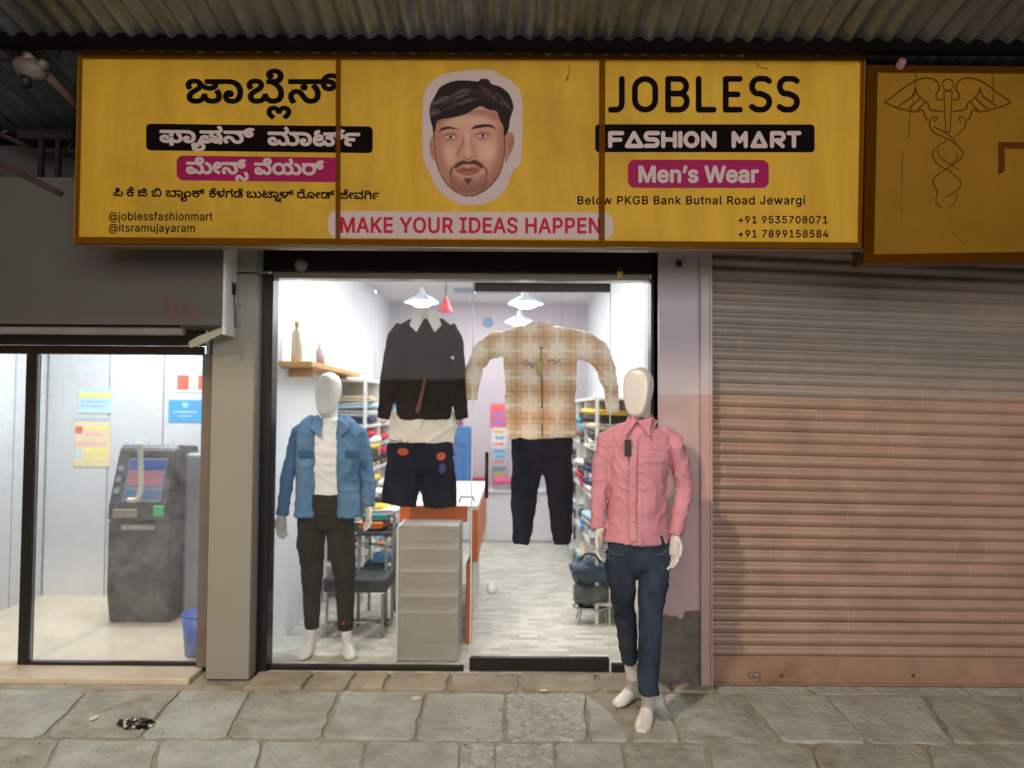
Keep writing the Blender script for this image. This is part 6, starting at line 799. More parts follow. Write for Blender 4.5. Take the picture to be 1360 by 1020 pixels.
    'at1': '1586,2811 -6,6 -2,5 2,4 4,4 6,2 7,-5 1,-6 -4,-8;2080,2811 -12,4 -8,7 -4,21 -10,0 -3,4 1,10 13,3 0,63 3,4 10,0 3,-3 0,-64 3,-2 12,0 2,-3 -2,-11 -15,-2 0,-7 2,-5 13,-2 4,-9 -2,-6;2344,2814 -7,6 -1,7 5,7 7,1 7,-5 1,-7 -6,-8;1702,2815 -3,5 0,104 3,2 10,0 4,-7 12,8 8,1 8,-1 6,-4 9,-8 7,-15 1,-23 -3,-14 -10,-15 -14,-7 -12,0 -12,8 -1,-31 -3,-3;1786,2815 -2,5 0,90 2,8 6,6 8,3 6,0 5,-1 1,-3 -2,-9 -2,-3 -6,0 -2,-2 0,-90 -4,-4;2258,2817 -2,5 0,104 2,2 4,0 6,0 4,-2 0,-54 6,-11 6,-2 6,0 8,4 4,9 0,54 4,2 10,0 2,-4 0,-52 -4,-15 -8,-10 -12,-4 -10,1 -12,6 0,-30 -4,-3;1498,2818 -10,2 -12,5 -10,9 -10,12 -5,11 -3,13 0,32 4,16 5,10 14,15 7,4 14,5 16,2 10,-1 14,-3 5,-3 1,-3 -4,-9 -2,-1 -18,5 -12,0 -10,-2 -16,-9 -8,-10 -6,-21 0,-19 6,-24 6,-10 8,-5 10,-5 16,-2 14,2 10,5 8,8 5,10 3,12 0,26 -3,12 -5,2 -6,-2 -2,-6 0,-45 -2,-4 -8,-1 -6,3 -8,-5 -8,0 -8,3 -10,8 -5,10 -2,8 0,17 3,10 5,8 7,6 8,3 12,0 10,-7 14,8 8,0 8,-3 8,-9 3,-9 2,-18 -1,-17 -6,-19 -7,-10 -9,-9 -10,-6 -10,-4;2794,2827 -2,4 0,14 -8,1 -3,5 1,9 10,3 0,53 2,5 8,8 6,2 12,0 3,-3 -1,-10 -2,-3 -10,0 -3,-5 0,-46 1,-3 12,-1 2,-10 -2,-4 -12,-1 -1,-14 -1,-3;1584,2841 -3,5 0,83 -3,9 -9,5 0,9 3,3 8,0 8,-5 6,-7 2,-7 0,-91 -4,-4;1640,2841 -11,6 -10,11 -5,14 -1,19 4,16 11,13 12,7 14,0 16,-8 8,-11 5,-21 -1,-13 -5,-15 -11,-13 -12,-5;1852,2841 -14,5 -11,13 -6,18 0,16 4,15 9,12 16,8 12,0 15,-6 8,-9 2,-4 -1,-3 -10,-5 -8,8 -4,3 -8,1 -6,-1 -6,-3 -4,-6 -3,-10 3,-2 46,0 3,-4 -1,-14 -5,-14 -7,-10 -10,-6;1926,2842 -8,3 -10,8 -4,11 0,8 4,7 8,8 28,10 2,4 0,5 -3,4 -7,3 -8,0 -6,-2 -8,-10 -10,2 -2,4 3,8 7,8 8,4 12,2 12,-2 9,-6 8,-10 1,-11 -3,-9 -7,-8 -30,-10 -2,-4 0,-6 8,-6 10,0 4,2 8,9 6,-2 4,-4 -6,-12 -6,-5 -10,-3;2000,2842 -8,3 -10,9 -4,8 0,12 2,5 8,8 29,11 2,3 0,7 -7,5 -12,0 -6,-2 -4,-8 -4,-2 -8,3 -2,5 6,10 6,6 8,3 14,1 14,-5 7,-7 4,-9 0,-11 -3,-6 -8,-8 -28,-10 -3,-8 3,-4 6,-4 12,1 8,10 8,-2 4,-4 -6,-10 -8,-7 -8,-3;2132,2842 -10,2 -10,6 -7,8 -2,6 11,5 12,-10 12,-1 7,5 2,6 0,5 -5,2 -22,3 -10,5 -9,12 -1,7 1,8 7,11 12,7 14,0 12,-8 4,7 10,0 2,-4 0,-60 -4,-9 -8,-8 -8,-4;2204,2843 -12,5 -7,8 -3,8 0,10 4,8 8,7 27,9 2,4 0,7 -7,5 -12,0 -4,-2 -6,-8 -4,-2 -8,2 -2,5 4,8 8,8 8,4 12,1 16,-5 7,-7 4,-8 0,-12 -5,-9 -6,-6 -28,-9 -2,-3 0,-7 4,-5 12,-1 6,3 8,8 6,-2 4,-4 -4,-9 -8,-7 -10,-4;2340,2844 -2,5 0,77 4,3 8,0 4,-4 0,-77 -4,-4;2398,2844 -10,5 -13,15 -4,13 0,21 4,13 13,14 10,5 14,0 12,-5 10,-11 6,-19 0,-15 -5,-17 -9,-12 -14,-7;2488,2844 -8,3 -6,6 -4,-8 -10,0 -3,3 0,79 3,2 4,0 6,0 3,-2 0,-55 5,-9 10,-3 10,3 5,11 0,53 3,2 10,0 3,-5 0,-45 -2,-16 -5,-9 -6,-6 -10,-4;2568,2844 -12,8 -6,-7 -8,0 -3,3 1,80 10,1 4,-2 1,-57 5,-8 4,-2 8,0 7,5 2,9 0,53 5,3 8,-1 2,-3 0,-52 1,-6 7,-7 8,-1 7,3 3,6 0,59 4,2 10,-1 2,-3 0,-56 -1,-7 -5,-9 -10,-9 -12,-1 -10,3 -10,9 -10,-10 -4,-2;2680,2845 -14,7 -7,7 -3,6 1,2 11,4 10,-9 6,-2 6,0 8,4 2,6 0,6 -4,2 -22,3 -10,5 -8,7 -2,6 1,16 8,11 9,5 8,1 8,-1 10,-7 4,6 12,0 2,-5 0,-53 -2,-10 -4,-7 -10,-8 -8,-2;2764,2845 -12,8 -4,-7 -8,0 -4,3 0,77 2,4 10,0 4,-3 0,-52 1,-5 3,-5 6,-3 12,0 3,-2 -1,-13 -2,-2;1643,2857 7,-1 10,4 4,7 3,13 0,10 -4,13 -4,6 -9,3 -10,-1 -3,-2 -5,-8 -3,-9 0,-15 2,-8 5,-8;1731,2857 9,0 4,4 5,7 2,8 0,18 -2,7 -5,8 -8,3 -8,0 -6,-3 -4,-6 -3,-11 0,-15 3,-11 6,-7;1850,2858 8,-1 8,3 4,6 2,9 -34,1 -1,-3 4,-9;2401,2860 7,-1 8,3 5,7 3,11 0,16 -2,8 -6,8 -8,3 -6,0 -8,-4 -6,-9 -2,-11 3,-20 5,-8;1499,2865 9,-1 6,2 4,10 1,9 -1,11 -4,9 -6,2 -13,-1 -4,-6 -2,-8 0,-13 2,-7 3,-5;2141,2891 5,-1 1,9 -2,7 -5,5 -6,3 -8,0 -8,-3 -2,-8 2,-7 10,-4;2695,2893 3,-1 2,3 0,9 -4,8 -10,4 -8,0 -6,-3 -3,-7 3,-8 10,-4',
    'at2': '1588,2968 -6,5 -2,5 4,7 8,2 7,-4 2,-6 -6,-8;2084,2970 -6,5 -1,7 7,7 6,0 7,-6 0,-6 -5,-7;1496,2975 -12,3 -10,4 -10,9 -8,10 -8,23 0,31 8,23 8,9 8,7 10,6 12,3 24,1 20,-6 1,-3 -3,-9 -20,4 -22,-1 -17,-8 -9,-11 -3,-7 -3,-17 1,-21 5,-16 10,-13 12,-5 8,-3 16,0 10,3 12,6 7,8 4,8 3,13 0,18 -3,14 -5,3 -6,0 -2,-4 0,-47 -2,-4 -10,-1 -4,3 -8,-4 -10,0 -10,4 -7,7 -6,10 -2,9 1,16 3,9 5,7 7,6 7,2 12,0 10,-7 9,6 7,2 8,0 8,-4 6,-5 5,-13 1,-30 -7,-21 -15,-17 -10,-6 -10,-4;1624,2979 -3,3 -1,13 -8,2 -2,4 1,9 10,3 0,49 3,7 8,7 12,3 6,-1 3,-3 -1,-9 -4,-3 -8,0 -3,-3 0,-46 1,-3 12,-1 2,-10 -2,-3 -12,-2 -2,-16;1586,2997 -3,4 0,73 3,3 8,0 4,-4 0,-73 -4,-4;1686,2997 -9,4 -9,9 -2,7 1,12 11,10 28,10 2,3 0,6 -2,3 -6,3 -12,0 -4,-2 -6,-8 -2,-1 -9,2 -3,5 4,8 8,7 10,4 14,0 14,-5 6,-7 4,-8 0,-10 -3,-6 -9,-9 -28,-8 -2,-4 0,-6 6,-4 10,-2 6,3 8,8 8,-2 2,-4 -4,-8 -8,-8 -8,-3;1770,2997 -12,6 -4,-6 -10,0 -3,3 0,74 3,4 10,0 3,-3 0,-48 2,-8 7,-5 12,-2 4,-2 -1,-12 -3,-2;1820,2997 -16,5 -8,9 -2,6 12,5 10,-9 12,-2 8,4 2,5 0,6 -4,2 -22,4 -12,4 -8,11 -1,8 1,8 6,9 10,7 14,1 8,-2 8,-5 4,5 10,0 2,-5 0,-52 -2,-9 -12,-13 -12,-3;1904,2997 -6,2 -6,6 -4,-7 -10,-1 -3,3 1,78 10,1 5,-2 0,-54 4,-8 9,-4 9,3 4,7 0,54 1,3 12,1 3,-2 0,-53 4,-9 9,-3 8,1 5,7 1,57 4,2 10,-1 1,-3 0,-56 -5,-12 -8,-8 -14,-3 -8,3 -12,9 -10,-10 -6,-2;2142,2998 -12,3 -6,3 -8,8 -2,7 12,4 10,-9 10,-2 10,5 2,5 0,6 -30,6 -8,4 -6,6 -3,8 0,8 2,7 9,10 10,4 12,0 12,-6 4,5 12,0 2,-5 0,-52 -2,-9 -10,-12 -8,-3;1998,2999 -2,4 0,51 4,14 10,9 8,3 14,-1 10,-7 4,7 12,-1 1,-4 -1,-74 -10,-2 -5,3 0,47 -1,6 -2,5 -4,4 -12,2 -8,-3 -4,-9 0,-52 -4,-3;2082,2999 -3,4 0,84 -3,5 -9,4 0,9 3,3 8,0 8,-4 7,-8 2,-9 0,-85 -3,-4;2298,2999 -16,5 -8,9 -2,6 12,5 10,-9 6,-2 6,0 8,4 2,10 -2,3 -24,4 -12,4 -8,11 -1,8 2,10 4,6 7,6 10,3 14,-1 10,-6 4,5 10,0 2,-4 0,-54 -1,-6 -5,-9 -8,-6 -10,-3;2382,2999 -6,2 -6,5 -6,-7 -8,0 -3,3 0,74 3,4 10,0 3,-3 0,-50 2,-6 5,-5 6,-2 8,1 4,-2 -1,-13 -3,-2;2520,2999 -10,2 -6,6 -6,-7 -8,0 -4,3 1,77 11,1 4,-2 0,-52 4,-10 12,-3 7,3 4,8 0,54 3,2 12,-1 1,-3 0,-53 5,-8 10,-2 8,4 3,6 0,55 3,2 12,-1 1,-3 0,-53 -1,-7 -4,-7 -12,-9 -12,-2 -10,3 -8,8 -10,-9;2190,3000 -1,2 0,3 26,74 -5,13 -4,2 -8,0 -4,12 4,3 10,0 10,-4 8,-10 33,-93 -1,-2 -4,-1 -8,0 -3,3 -19,54 -19,-54 -3,-3;2428,3000 -12,5 -10,11 0,4 12,4 12,-9 12,-1 6,4 2,6 0,5 -6,2 -22,4 -10,4 -9,12 1,15 8,10 10,6 16,0 10,-6 4,5 12,0 2,-5 0,-50 -2,-10 -6,-9 -8,-5 -6,-3;1501,3019 7,-1 8,3 4,14 -1,13 -3,6 -2,4 -8,2 -6,0 -6,-3 -3,-6 -2,-10 3,-16;1832,3043 4,-1 2,2 0,10 -4,7 -10,4 -8,0 -7,-3 -2,-8 3,-6 10,-3;2154,3044 4,1 0,8 -5,10 -7,3 -10,0 -4,-1 -4,-3 -1,-8 3,-5;2310,3045 6,-1 1,2 -1,10 -4,7 -10,4 -8,0 -6,-3 -3,-6 3,-8 8,-3;2446,3045 4,1 0,7 -5,11 -13,4 -12,-4 -1,-9 3,-5 8,-3',
    'jobless': '10087,1006 -28,3 -27,9 -28,17 -22,21 -17,28 -11,29 -4,27 3,34 4,18 8,19 13,22 23,26 20,14 10,5 10,2 46,1 51,18 28,17 8,13 4,12 1,18 -3,14 -10,18 -15,14 -17,9 -19,4 -63,-3 -49,-32 -13,-3 -13,1 -12,5 -9,8 -7,14 -2,14 4,13 10,13 64,41 20,4 73,2 13,-2 23,-5 24,-9 24,-15 14,-12 12,-15 14,-23 10,-25 4,-24 0,-22 -2,-17 -8,-26 -10,-18 -15,-21 -7,-6 -43,-26 -68,-24 -6,-1 -40,0 -4,-2 -13,-15 -10,-22 -3,-22 4,-17 9,-18 14,-14 15,-8 21,-3 44,0 29,4 37,22 12,4 13,-2 13,-6 9,-10 6,-13 0,-14 -6,-15 -8,-9 -44,-29 -13,-3 -46,-6;10454,1006 -32,4 -28,10 -26,18 -20,20 -10,16 -8,15 -9,30 -3,18 0,20 3,18 10,32 14,25 16,20 28,21 7,4 13,3 46,1 52,19 26,16 9,13 4,13 1,15 -3,15 -8,16 -16,16 -20,10 -17,4 -63,-3 -51,-32 -11,-3 -10,0 -14,5 -11,10 -6,12 -2,16 6,15 9,11 60,39 10,3 13,2 73,2 13,-2 23,-5 26,-11 18,-11 13,-10 18,-21 14,-23 9,-26 4,-29 0,-12 -3,-22 -7,-22 -11,-21 -12,-16 -11,-10 -39,-24 -65,-23 -10,-3 -42,-1 -8,-6 -13,-17 -6,-18 -2,-22 4,-15 10,-19 11,-11 17,-9 20,-3 44,0 29,4 6,2 34,21 10,3 13,-2 11,-5 9,-8 7,-14 1,-14 -5,-15 -9,-11 -37,-25 -10,-5 -56,-8;8258,1009 -13,3 -11,6 -8,10 -5,13 0,324 -3,24 -10,19 -8,6 -7,3 -82,1 -11,2 -13,7 -5,6 -5,9 -3,8 0,13 4,10 5,9 11,8 7,3 7,2 90,0 27,-7 25,-15 19,-19 13,-20 10,-26 4,-17 2,-24 0,-319 -4,-16 -9,-13 -11,-7;8567,1009 -40,5 -32,11 -14,8 -24,16 -24,23 -20,31 -14,39 -5,35 0,149 5,36 12,35 22,34 13,14 15,13 35,21 38,12 40,4 38,-6 30,-10 23,-14 12,-7 24,-24 22,-32 15,-41 4,-36 0,-145 -4,-37 -13,-37 -21,-33 -16,-16 -15,-13 -34,-20 -34,-11;8873,1009 -12,2 -13,9 -9,11 -4,15 0,410 3,14 6,10 5,6 10,6 10,3 156,0 28,-4 27,-10 30,-19 22,-24 16,-27 10,-27 2,-11 2,-32 -5,-33 -10,-27 -14,-23 -17,-19 24,-35 11,-33 2,-21 -2,-32 -11,-32 -16,-26 -21,-21 -27,-17 -25,-9 -34,-4;9279,1009 -11,2 -12,7 -10,12 -5,15 0,413 5,16 11,13 9,5 9,3 209,0 11,-3 9,-5 9,-11 5,-13 0,-10 -3,-13 -5,-8 -9,-8 -7,-4 -13,-2 -158,0 -4,-2 -1,-373 -3,-11 -8,-12 -12,-8;9637,1009 -14,3 -11,8 -8,12 -4,12 0,414 4,14 4,8 8,7 9,5 9,3 197,0 10,-3 9,-5 8,-8 5,-9 2,-10 0,-10 -4,-12 -9,-11 -10,-6 -14,-3 -146,0 -4,-2 0,-123 4,-1 126,-1 11,-5 9,-9 6,-12 2,-12 -3,-14 -5,-9 -10,-9 -11,-5 -9,-1 -116,0 -4,-2 -1,-124 1,-2 3,-1 150,0 8,-2 15,-9 8,-13 3,-9 0,-9 -3,-13 -8,-11 -8,-6 -10,-4 -9,-1;8914,1086 100,0 18,2 13,5 9,6 10,10 6,10 5,11 1,19 -1,9 -5,13 -6,9 -10,11 -10,6 -12,4 -19,0 -13,3 -86,-1 -2,-5 0,-108;8560,1087 13,0 18,2 20,7 19,12 13,13 12,19 7,18 3,26 0,137 -3,24 -5,15 -14,23 -16,15 -15,9 -10,4 -13,4 -19,3 -22,-3 -18,-5 -25,-15 -12,-12 -12,-19 -7,-22 -3,-20 0,-141 3,-23 6,-15 12,-21 16,-15 20,-12 18,-6;9029,1279 16,4 15,10 10,10 9,16 5,16 1,12 -1,13 -6,18 -9,15 -9,10 -12,7 -18,6 -116,1 -2,-4 1,-131 3,-1 101,0',
    'fashion': '8104,1740 -13,3 -7,4 -6,8 -3,10 1,180 4,10 7,7 14,5 8,0 10,-4 7,-7 4,-7 2,-12 0,-48 2,-3 112,-2 9,-4 6,-6 6,-15 -1,-10 -5,-11 -9,-7 -7,-2 -111,-1 -2,-3 1,-27 4,-2 131,0 7,-2 8,-6 6,-9 1,-7 0,-10 -6,-12 -8,-7 -8,-3 -10,-1;8613,1740 -21,4 -9,4 -17,13 -11,18 -3,9 -4,22 4,22 4,9 8,14 5,5 15,12 7,3 19,4 73,2 15,3 4,5 1,4 0,7 -4,5 -6,2 -15,1 -104,2 -10,3 -7,5 -10,16 -11,-22 -91,-159 -7,-8 -7,-3 -16,-2 -9,4 -8,8 -95,172 -4,10 -1,8 7,15 8,6 11,4 197,0 9,-2 6,-4 7,-8 5,-10 9,16 9,6 8,2 124,-3 20,-4 8,-4 16,-12 12,-18 4,-10 3,-18 -5,-30 -14,-22 -20,-15 -23,-6 -87,-4 -5,-6 0,-10 4,-7 7,-2 130,-1 10,-6 7,-10 2,-12 -4,-13 -5,-7 -7,-4 -15,-4;10254,1740 -13,3 -7,4 -6,8 -2,8 -1,180 5,12 9,8 13,4 7,0 8,-3 10,-9 4,-11 0,-60 2,-4 97,83 9,4 8,0 13,-4 5,-4 6,-9 2,-10 -1,-9 -6,-10 -33,-30 -1,-2 16,-7 17,-12 13,-18 6,-13 3,-21 -3,-24 -2,-9 -13,-20 -24,-19 -24,-6;10475,1740 -13,2 -11,9 -5,14 1,12 4,8 5,5 11,6 46,0 3,2 1,147 5,11 9,8 10,3 13,-1 7,-4 6,-6 4,-6 2,-9 1,-143 3,-2 43,0 10,-4 6,-4 6,-10 1,-6 -1,-12 -4,-8 -7,-7 -8,-4 -9,-2;8802,1741 -7,2 -7,7 -5,8 -3,10 0,170 3,11 4,7 10,8 8,3 7,0 11,-3 10,-9 4,-11 0,-58 2,-3 94,-1 3,3 0,55 5,14 9,9 11,4 10,0 12,-6 7,-8 3,-11 0,-177 -2,-8 -5,-8 -12,-8 -14,-1 -9,3 -8,8 -4,7 -3,9 0,55 -1,3 -94,0 -3,-1 -1,-2 0,-57 -1,-7 -6,-10 -8,-5 -8,-3;9029,1741 -9,4 -7,6 -6,14 0,178 4,10 7,8 9,5 12,1 8,-2 9,-6 6,-8 2,-9 0,-175 -4,-14 -7,-8 -11,-5;9175,1741 -25,4 -25,13 -9,6 -16,18 -6,8 -14,30 -5,27 0,13 5,28 13,28 24,28 31,17 38,6 29,-5 13,-6 19,-11 21,-22 18,-36 4,-27 0,-11 -4,-28 -11,-25 -6,-10 -19,-22 -11,-7 -24,-12 -26,-5;9335,1741 -14,8 -5,8 -3,7 0,178 3,9 4,6 10,8 7,2 8,0 12,-4 5,-4 5,-7 3,-12 0,-88 2,-4 99,113 9,5 11,1 8,-2 9,-5 7,-9 2,-11 0,-172 -2,-10 -4,-7 -12,-9 -16,-2 -11,5 -9,12 -3,9 0,90 -1,3 -98,-112 -12,-6;9738,1741 -14,7 -8,16 0,178 2,8 5,7 10,8 7,2 9,0 12,-5 10,-11 2,-12 1,-79 4,3 28,36 12,6 9,0 9,-2 8,-6 30,-39 1,5 0,80 2,7 10,12 11,5 10,0 12,-5 9,-11 3,-15 0,-165 -3,-15 -5,-7 -7,-6 -9,-3 -11,1 -12,6 -61,80 -59,-79 -13,-7;10073,1741 -10,4 -9,11 -84,169 -4,11 3,15 9,11 13,5 179,0 11,-3 9,-7 5,-9 1,-13 -2,-9 -89,-172 -8,-8 -6,-4 -6,-2;10283,1797 76,-1 10,2 6,4 4,6 1,7 -1,7 -4,7 -8,4 -8,1 -58,0 -8,3 -10,8 -2,-5 0,-40;9179,1798 19,2 16,9 9,11 7,13 3,20 -2,18 -9,18 -11,11 -12,7 -16,3 -17,-4 -12,-6 -10,-11 -9,-18 -3,-16 3,-19 8,-16 14,-15 11,-5;8421,1829 4,4 41,72 1,5 -86,0 -4,-1;10080,1834 3,2 37,71 -1,3 -73,0 -4,-1',
}
printed('text_panel', [rrect(194, 164.2, 495, 199.6, 6, .0125)], SY, 1, ink, sg, 'black rounded panel behind white Kannada lettering')
printed('text_panel', [rrect(234.5, 206.6, 451.5, 239.4, 9, .0125)], SY, 1, mag, sg, 'magenta rounded panel behind Kannada lettering')
printed('text_panel', [rrect(790.5, 165, 1082, 202, 5, .001)], SY, 1, ink, sg, 'black rounded panel behind FASHION MART')
printed('text_panel', [rrect(834, 212, 1021, 249.4, 9, .002)], SY, 1, mag, sg, "magenta rounded panel behind Men's Wear")
printed('text_panel', [rrect(435.5, 280, 814.5, 315.5, 12, .0065)], SY, 1, pinkwhite, sg, 'pale rounded panel behind the slogan')
for k, m, lab in (('k1', ink, 'large black Kannada shop name'), ('k2', pinkwhite, 'white Kannada words on the black panel'), ('k3', pinkwhite, 'white Kannada words on the magenta panel'),
                  ('k4', ink, 'small black Kannada address line'), ('jobless', ink, 'large black letters JOBLESS'), ('fashion', pinkwhite, 'white letters FASHION MART'),
                  ('mens', pinkwhite, "white letters Men's Wear"), ('addr', ink, 'black address line Below PKGB Bank Butnal Road Jewargi'), ('ph1', ink, 'phone number +91 9535708071'),
                  ('ph2', ink, 'phone number +91 7899158584'), ('make', red, 'red letters MAKE YOUR IDEAS HAPPEN'), ('at1', ink, 'small handle @joblessfashionmart'), ('at2', ink, 'small handle @itsramujayaram')):
    if k[0] == 'k' and k[1].isdigit(): printed('lettering', dec(TXT[k]), SY, 2, m, sg, lab)
    else: letters(dec(TXT[k]), SY, 2, m, sg, lab)
# drawn head
def F(x, y): return (560 + x / 5.37, 90 + y / 5.37)
import numpy as np
def portrait(parent):
    """flat printed portrait: a fine sheet whose print colours are laid down shape by shape with soft edges"""
    res = .72; x0, y0, x1, y1 = 560.5, 92.0, 694.5, 273.5
    nx = int((x1 - x0) / res) + 1; ny = int((y1 - y0) / res) + 1
    X, Y_ = np.meshgrid(np.linspace(x0, x1, nx), np.linspace(y0, y1, ny))
    U = (X - 560) * 5.37; V = (Y_ - 90) * 5.37
    def inside(pts):
        m = np.zeros(U.shape, bool); n = len(pts)
        for k in range(n):
            (ax, ay), (bx, by) = pts[k], pts[(k + 1) % n]
            if ay == by: continue
            m ^= ((ay > V) != (by > V)) & (U < (bx - ax) * (V - ay) / (by - ay) + ax)
        return m.astype(float)
    def blur(m, s):
        if s <= 0: return m
        s = s / (res * 5.37); r = int(3 * s) + 1; k = np.exp(-.5 * (np.arange(-r, r + 1) / s) ** 2); k /= k.sum()
        m = np.apply_along_axis(lambda v: np.convolve(v, k, 'same'), 0, m); return np.apply_along_axis(lambda v: np.convolve(v, k, 'same'), 1, m)
    img = np.zeros(U.shape + (3,)); img[:] = rgb(208, 186, 182)
    def lay(pts, col, soft=2.0, op=1.0, clip=None, closed=True):
        nonlocal img
        m = blur(inside(splc(pts, 6) if closed else pts), soft) * op
        if clip is not None: m = m * clip
        img = img * (1 - m[..., None]) + np.array(rgb(*col)) * m[..., None]
        return m
    def line(pts, w, col, soft=1.5, op=1.0, clip=None):
        q = spl(pts, 6); n = len(q); L_, R_ = [], []
        for i in range(n):
            a = q[max(i - 1, 0)]; b = q[min(i + 1, n - 1)]; dx, dy = b[0] - a[0], b[1] - a[1]; l = math.hypot(dx, dy) or 1
            ww = w * math.sin(math.pi * (i + .6) / (n + .2)) / 2 + .4
            L_.append((q[i][0] - dy / l * ww, q[i][1] + dx / l * ww)); R_.append((q[i][0] + dy / l * ww, q[i][1] - dx / l * ww))
        lay(L_ + R_[::-1], col, soft, op, clip, False)
    ear, earl, dark, hair = (188, 130, 112), (150, 88, 74), (132, 74, 60), (40, 27, 29)
    lay([(95, 490), (66, 500), (56, 560), (66, 630), (92, 668), (104, 640)], ear, 2); lay([(600, 485), (640, 462), (662, 500), (655, 570), (630, 620), (610, 664), (592, 660)], ear, 2)
    line([(640, 480), (648, 530), (628, 600)], 9, earl, 3); line([(612, 520), (628, 550), (612, 590)], 8, earl, 3); line([(74, 520), (70, 570), (84, 630)], 7, earl, 3)
    face = [(88, 330), (200, 250), (430, 230), (572, 290), (594, 480), (590, 640), (552, 768), (478, 858), (400, 906), (340, 918), (272, 903), (192, 848), (127, 748), (97, 640), (86, 480)]
    lay(face, (64, 42, 38), 2)
    fin = [(94, 330), (200, 260), (430, 240), (566, 295), (586, 480), (582, 640), (545, 762), (472, 851), (397, 898), (340, 909), (276, 896), (198, 842), (134, 745), (104, 635), (92, 480)]
    fm = lay(fin, (208, 154, 134), 2)
    lay([(85, 380), (150, 400), (150, 560), (185, 700), (250, 820), (330, 880), (330, 920), (180, 860), (80, 640)], (170, 108, 86), 26, .75, fm)
    lay([(600, 380), (552, 420), (550, 560), (520, 690), (450, 800), (380, 880), (400, 920), (560, 800), (620, 560)], (158, 98, 76), 24, .8, fm)
    lay([(170, 380), (330, 330), (500, 350), (470, 410), (330, 420), (210, 420)], (222, 178, 152), 22, .7, fm)
    lay([(160, 560), (240, 580), (235, 660), (190, 690)], (224, 178, 154), 16, .8, fm); lay([(420, 540), (520, 550), (500, 650), (430, 650)], (228, 184, 160), 18, .8, fm)
    lay([(110, 340), (300, 300), (540, 310), (560, 380), (400, 340), (250, 350), (120, 400)], (140, 84, 68), 10, .55, fm)
    lay([(300, 460), (320, 560), (316, 620), (338, 620), (340, 560), (335, 460)], (226, 180, 154), 8, .8, fm)
    line([(296, 470), (296, 530), (268, 590), (252, 620), (270, 644)], 18, dark, 6, .6, fm); line([(356, 470), (350, 540), (376, 590), (388, 618), (374, 640)], 12, dark, 6, .5, fm)
    line([(268, 634), (300, 640), (330, 652), (360, 640), (380, 632)], 9, (118, 60, 50), 3, .7, fm)
    for ex, ey in ((206, 492), (436, 484)):
        lay([(ex - 62, ey - 2), (ex, ey - 34), (ex + 60, ey - 6), (ex, ey + 26)], (156, 96, 78), 9, .7, fm)
        lay([(ex - 44, ey + 2), (ex, ey - 15), (ex + 40, ey + 2), (ex, ey + 13)], (204, 192, 182), 1.5)
        lay([(ex + 12 * math.cos(t), ey + 13 * math.sin(t)) for t in [math.pi * 2 * k / 10 for k in range(10)]], (74, 66, 50), 1.5)
        lay([(ex + 5 * math.cos(t), ey + 5 * math.sin(t)) for t in [math.pi * 2 * k / 8 for k in range(8)]], (20, 16, 14), 1)
        line([(ex - 48, ey + 2), (ex - 2, ey - 18), (ex + 44, ey + 2)], 6, (52, 32, 28), 1.5); line([(ex - 40, ey + 14), (ex, ey + 26), (ex + 38, ey + 12)], 5, (132, 78, 66), 3, .8)
    lay([(124, 458), (142, 430), (200, 420), (268, 440), (200, 436), (150, 446)], hair, 3); lay([(356, 438), (385, 412), (460, 402), (505, 412), (526, 438), (480, 422), (410, 430)], hair, 3)
    lay([(215, 760), (270, 790), (330, 800), (400, 790), (450, 760), (465, 830), (400, 895), (340, 908), (270, 895), (215, 830)], (122, 78, 66), 14, .55, fm)
    lay([(238, 690), (290, 660), (335, 668), (385, 656), (440, 695), (430, 720), (380, 694), (335, 690), (290, 694), (240, 722)], (60, 40, 36), 4, .92, fm)
    line([(238, 695), (210, 735), (206, 785)], 16, (62, 42, 38), 4, .85, fm); line([(440, 695), (462, 735), (462, 785)], 14, (62, 42, 38), 4, .85, fm)
    line([(206, 780), (222, 850), (270, 890)], 14, (86, 58, 50), 7, .5, fm); line([(464, 780), (450, 850), (400, 892)], 14, (86, 58, 50), 7, .5, fm)
    lay([(242, 734), (290, 708), (332, 714), (375, 706), (420, 728), (370, 762), (330, 770), (285, 760)], (170, 92, 88), 3)
    line([(244, 734), (290, 730), (332, 736), (376, 729), (420, 729)], 5, (112, 50, 48), 2); lay([(290, 745), (332, 742), (374, 742), (332, 757)], (196, 122, 114), 5, .8)
    lay([(300, 790), (335, 786), (366, 788), (350, 812), (332, 836), (314, 812)], (54, 36, 34), 5, .85); line([(250, 850), (332, 872), (415, 850)], 26, (104, 68, 60), 12, .45, fm)
    hm = lay([(82, 490), (78, 430), (58, 350), (60, 270), (95, 200), (130, 140), (210, 100), (300, 88), (400, 96), (425, 78), (475, 82), (500, 115), (560, 135), (625, 190), (655, 280), (632, 360), (620, 440), (592, 488), (582, 420), (556, 370), (535, 312), (480, 300), (415, 276), (330, 322), (240, 352), (120, 376), (98, 440)], hair, 1.5)
    rd = random.Random(4)
    for k in range(46):
        t = rd.random(); sx = 400 - 300 * t + rd.uniform(-20, 20); sy = 200 + 110 * t + rd.uniform(-75, 40); l = rd.uniform(50, 120)
        g = rd.uniform(70, 132); line([(sx, sy), (sx - l * .5, sy + l * .06), (sx - l, sy + l * .30)], rd.uniform(4, 10), (g, g * .84, g * .84), 3, .6, hm)
    for k in range(30):
        sx = rd.uniform(400, 590); sy = 110 + (sx - 400) * .45 + rd.uniform(0, 70); l = rd.uniform(40, 90)
        g = rd.uniform(62, 118); line([(sx, sy), (sx + l * .45, sy + l * .25), (sx + l * .7, sy + l * .8)], rd.uniform(4, 8), (g, g * .84, g * .84), 3, .5, hm)
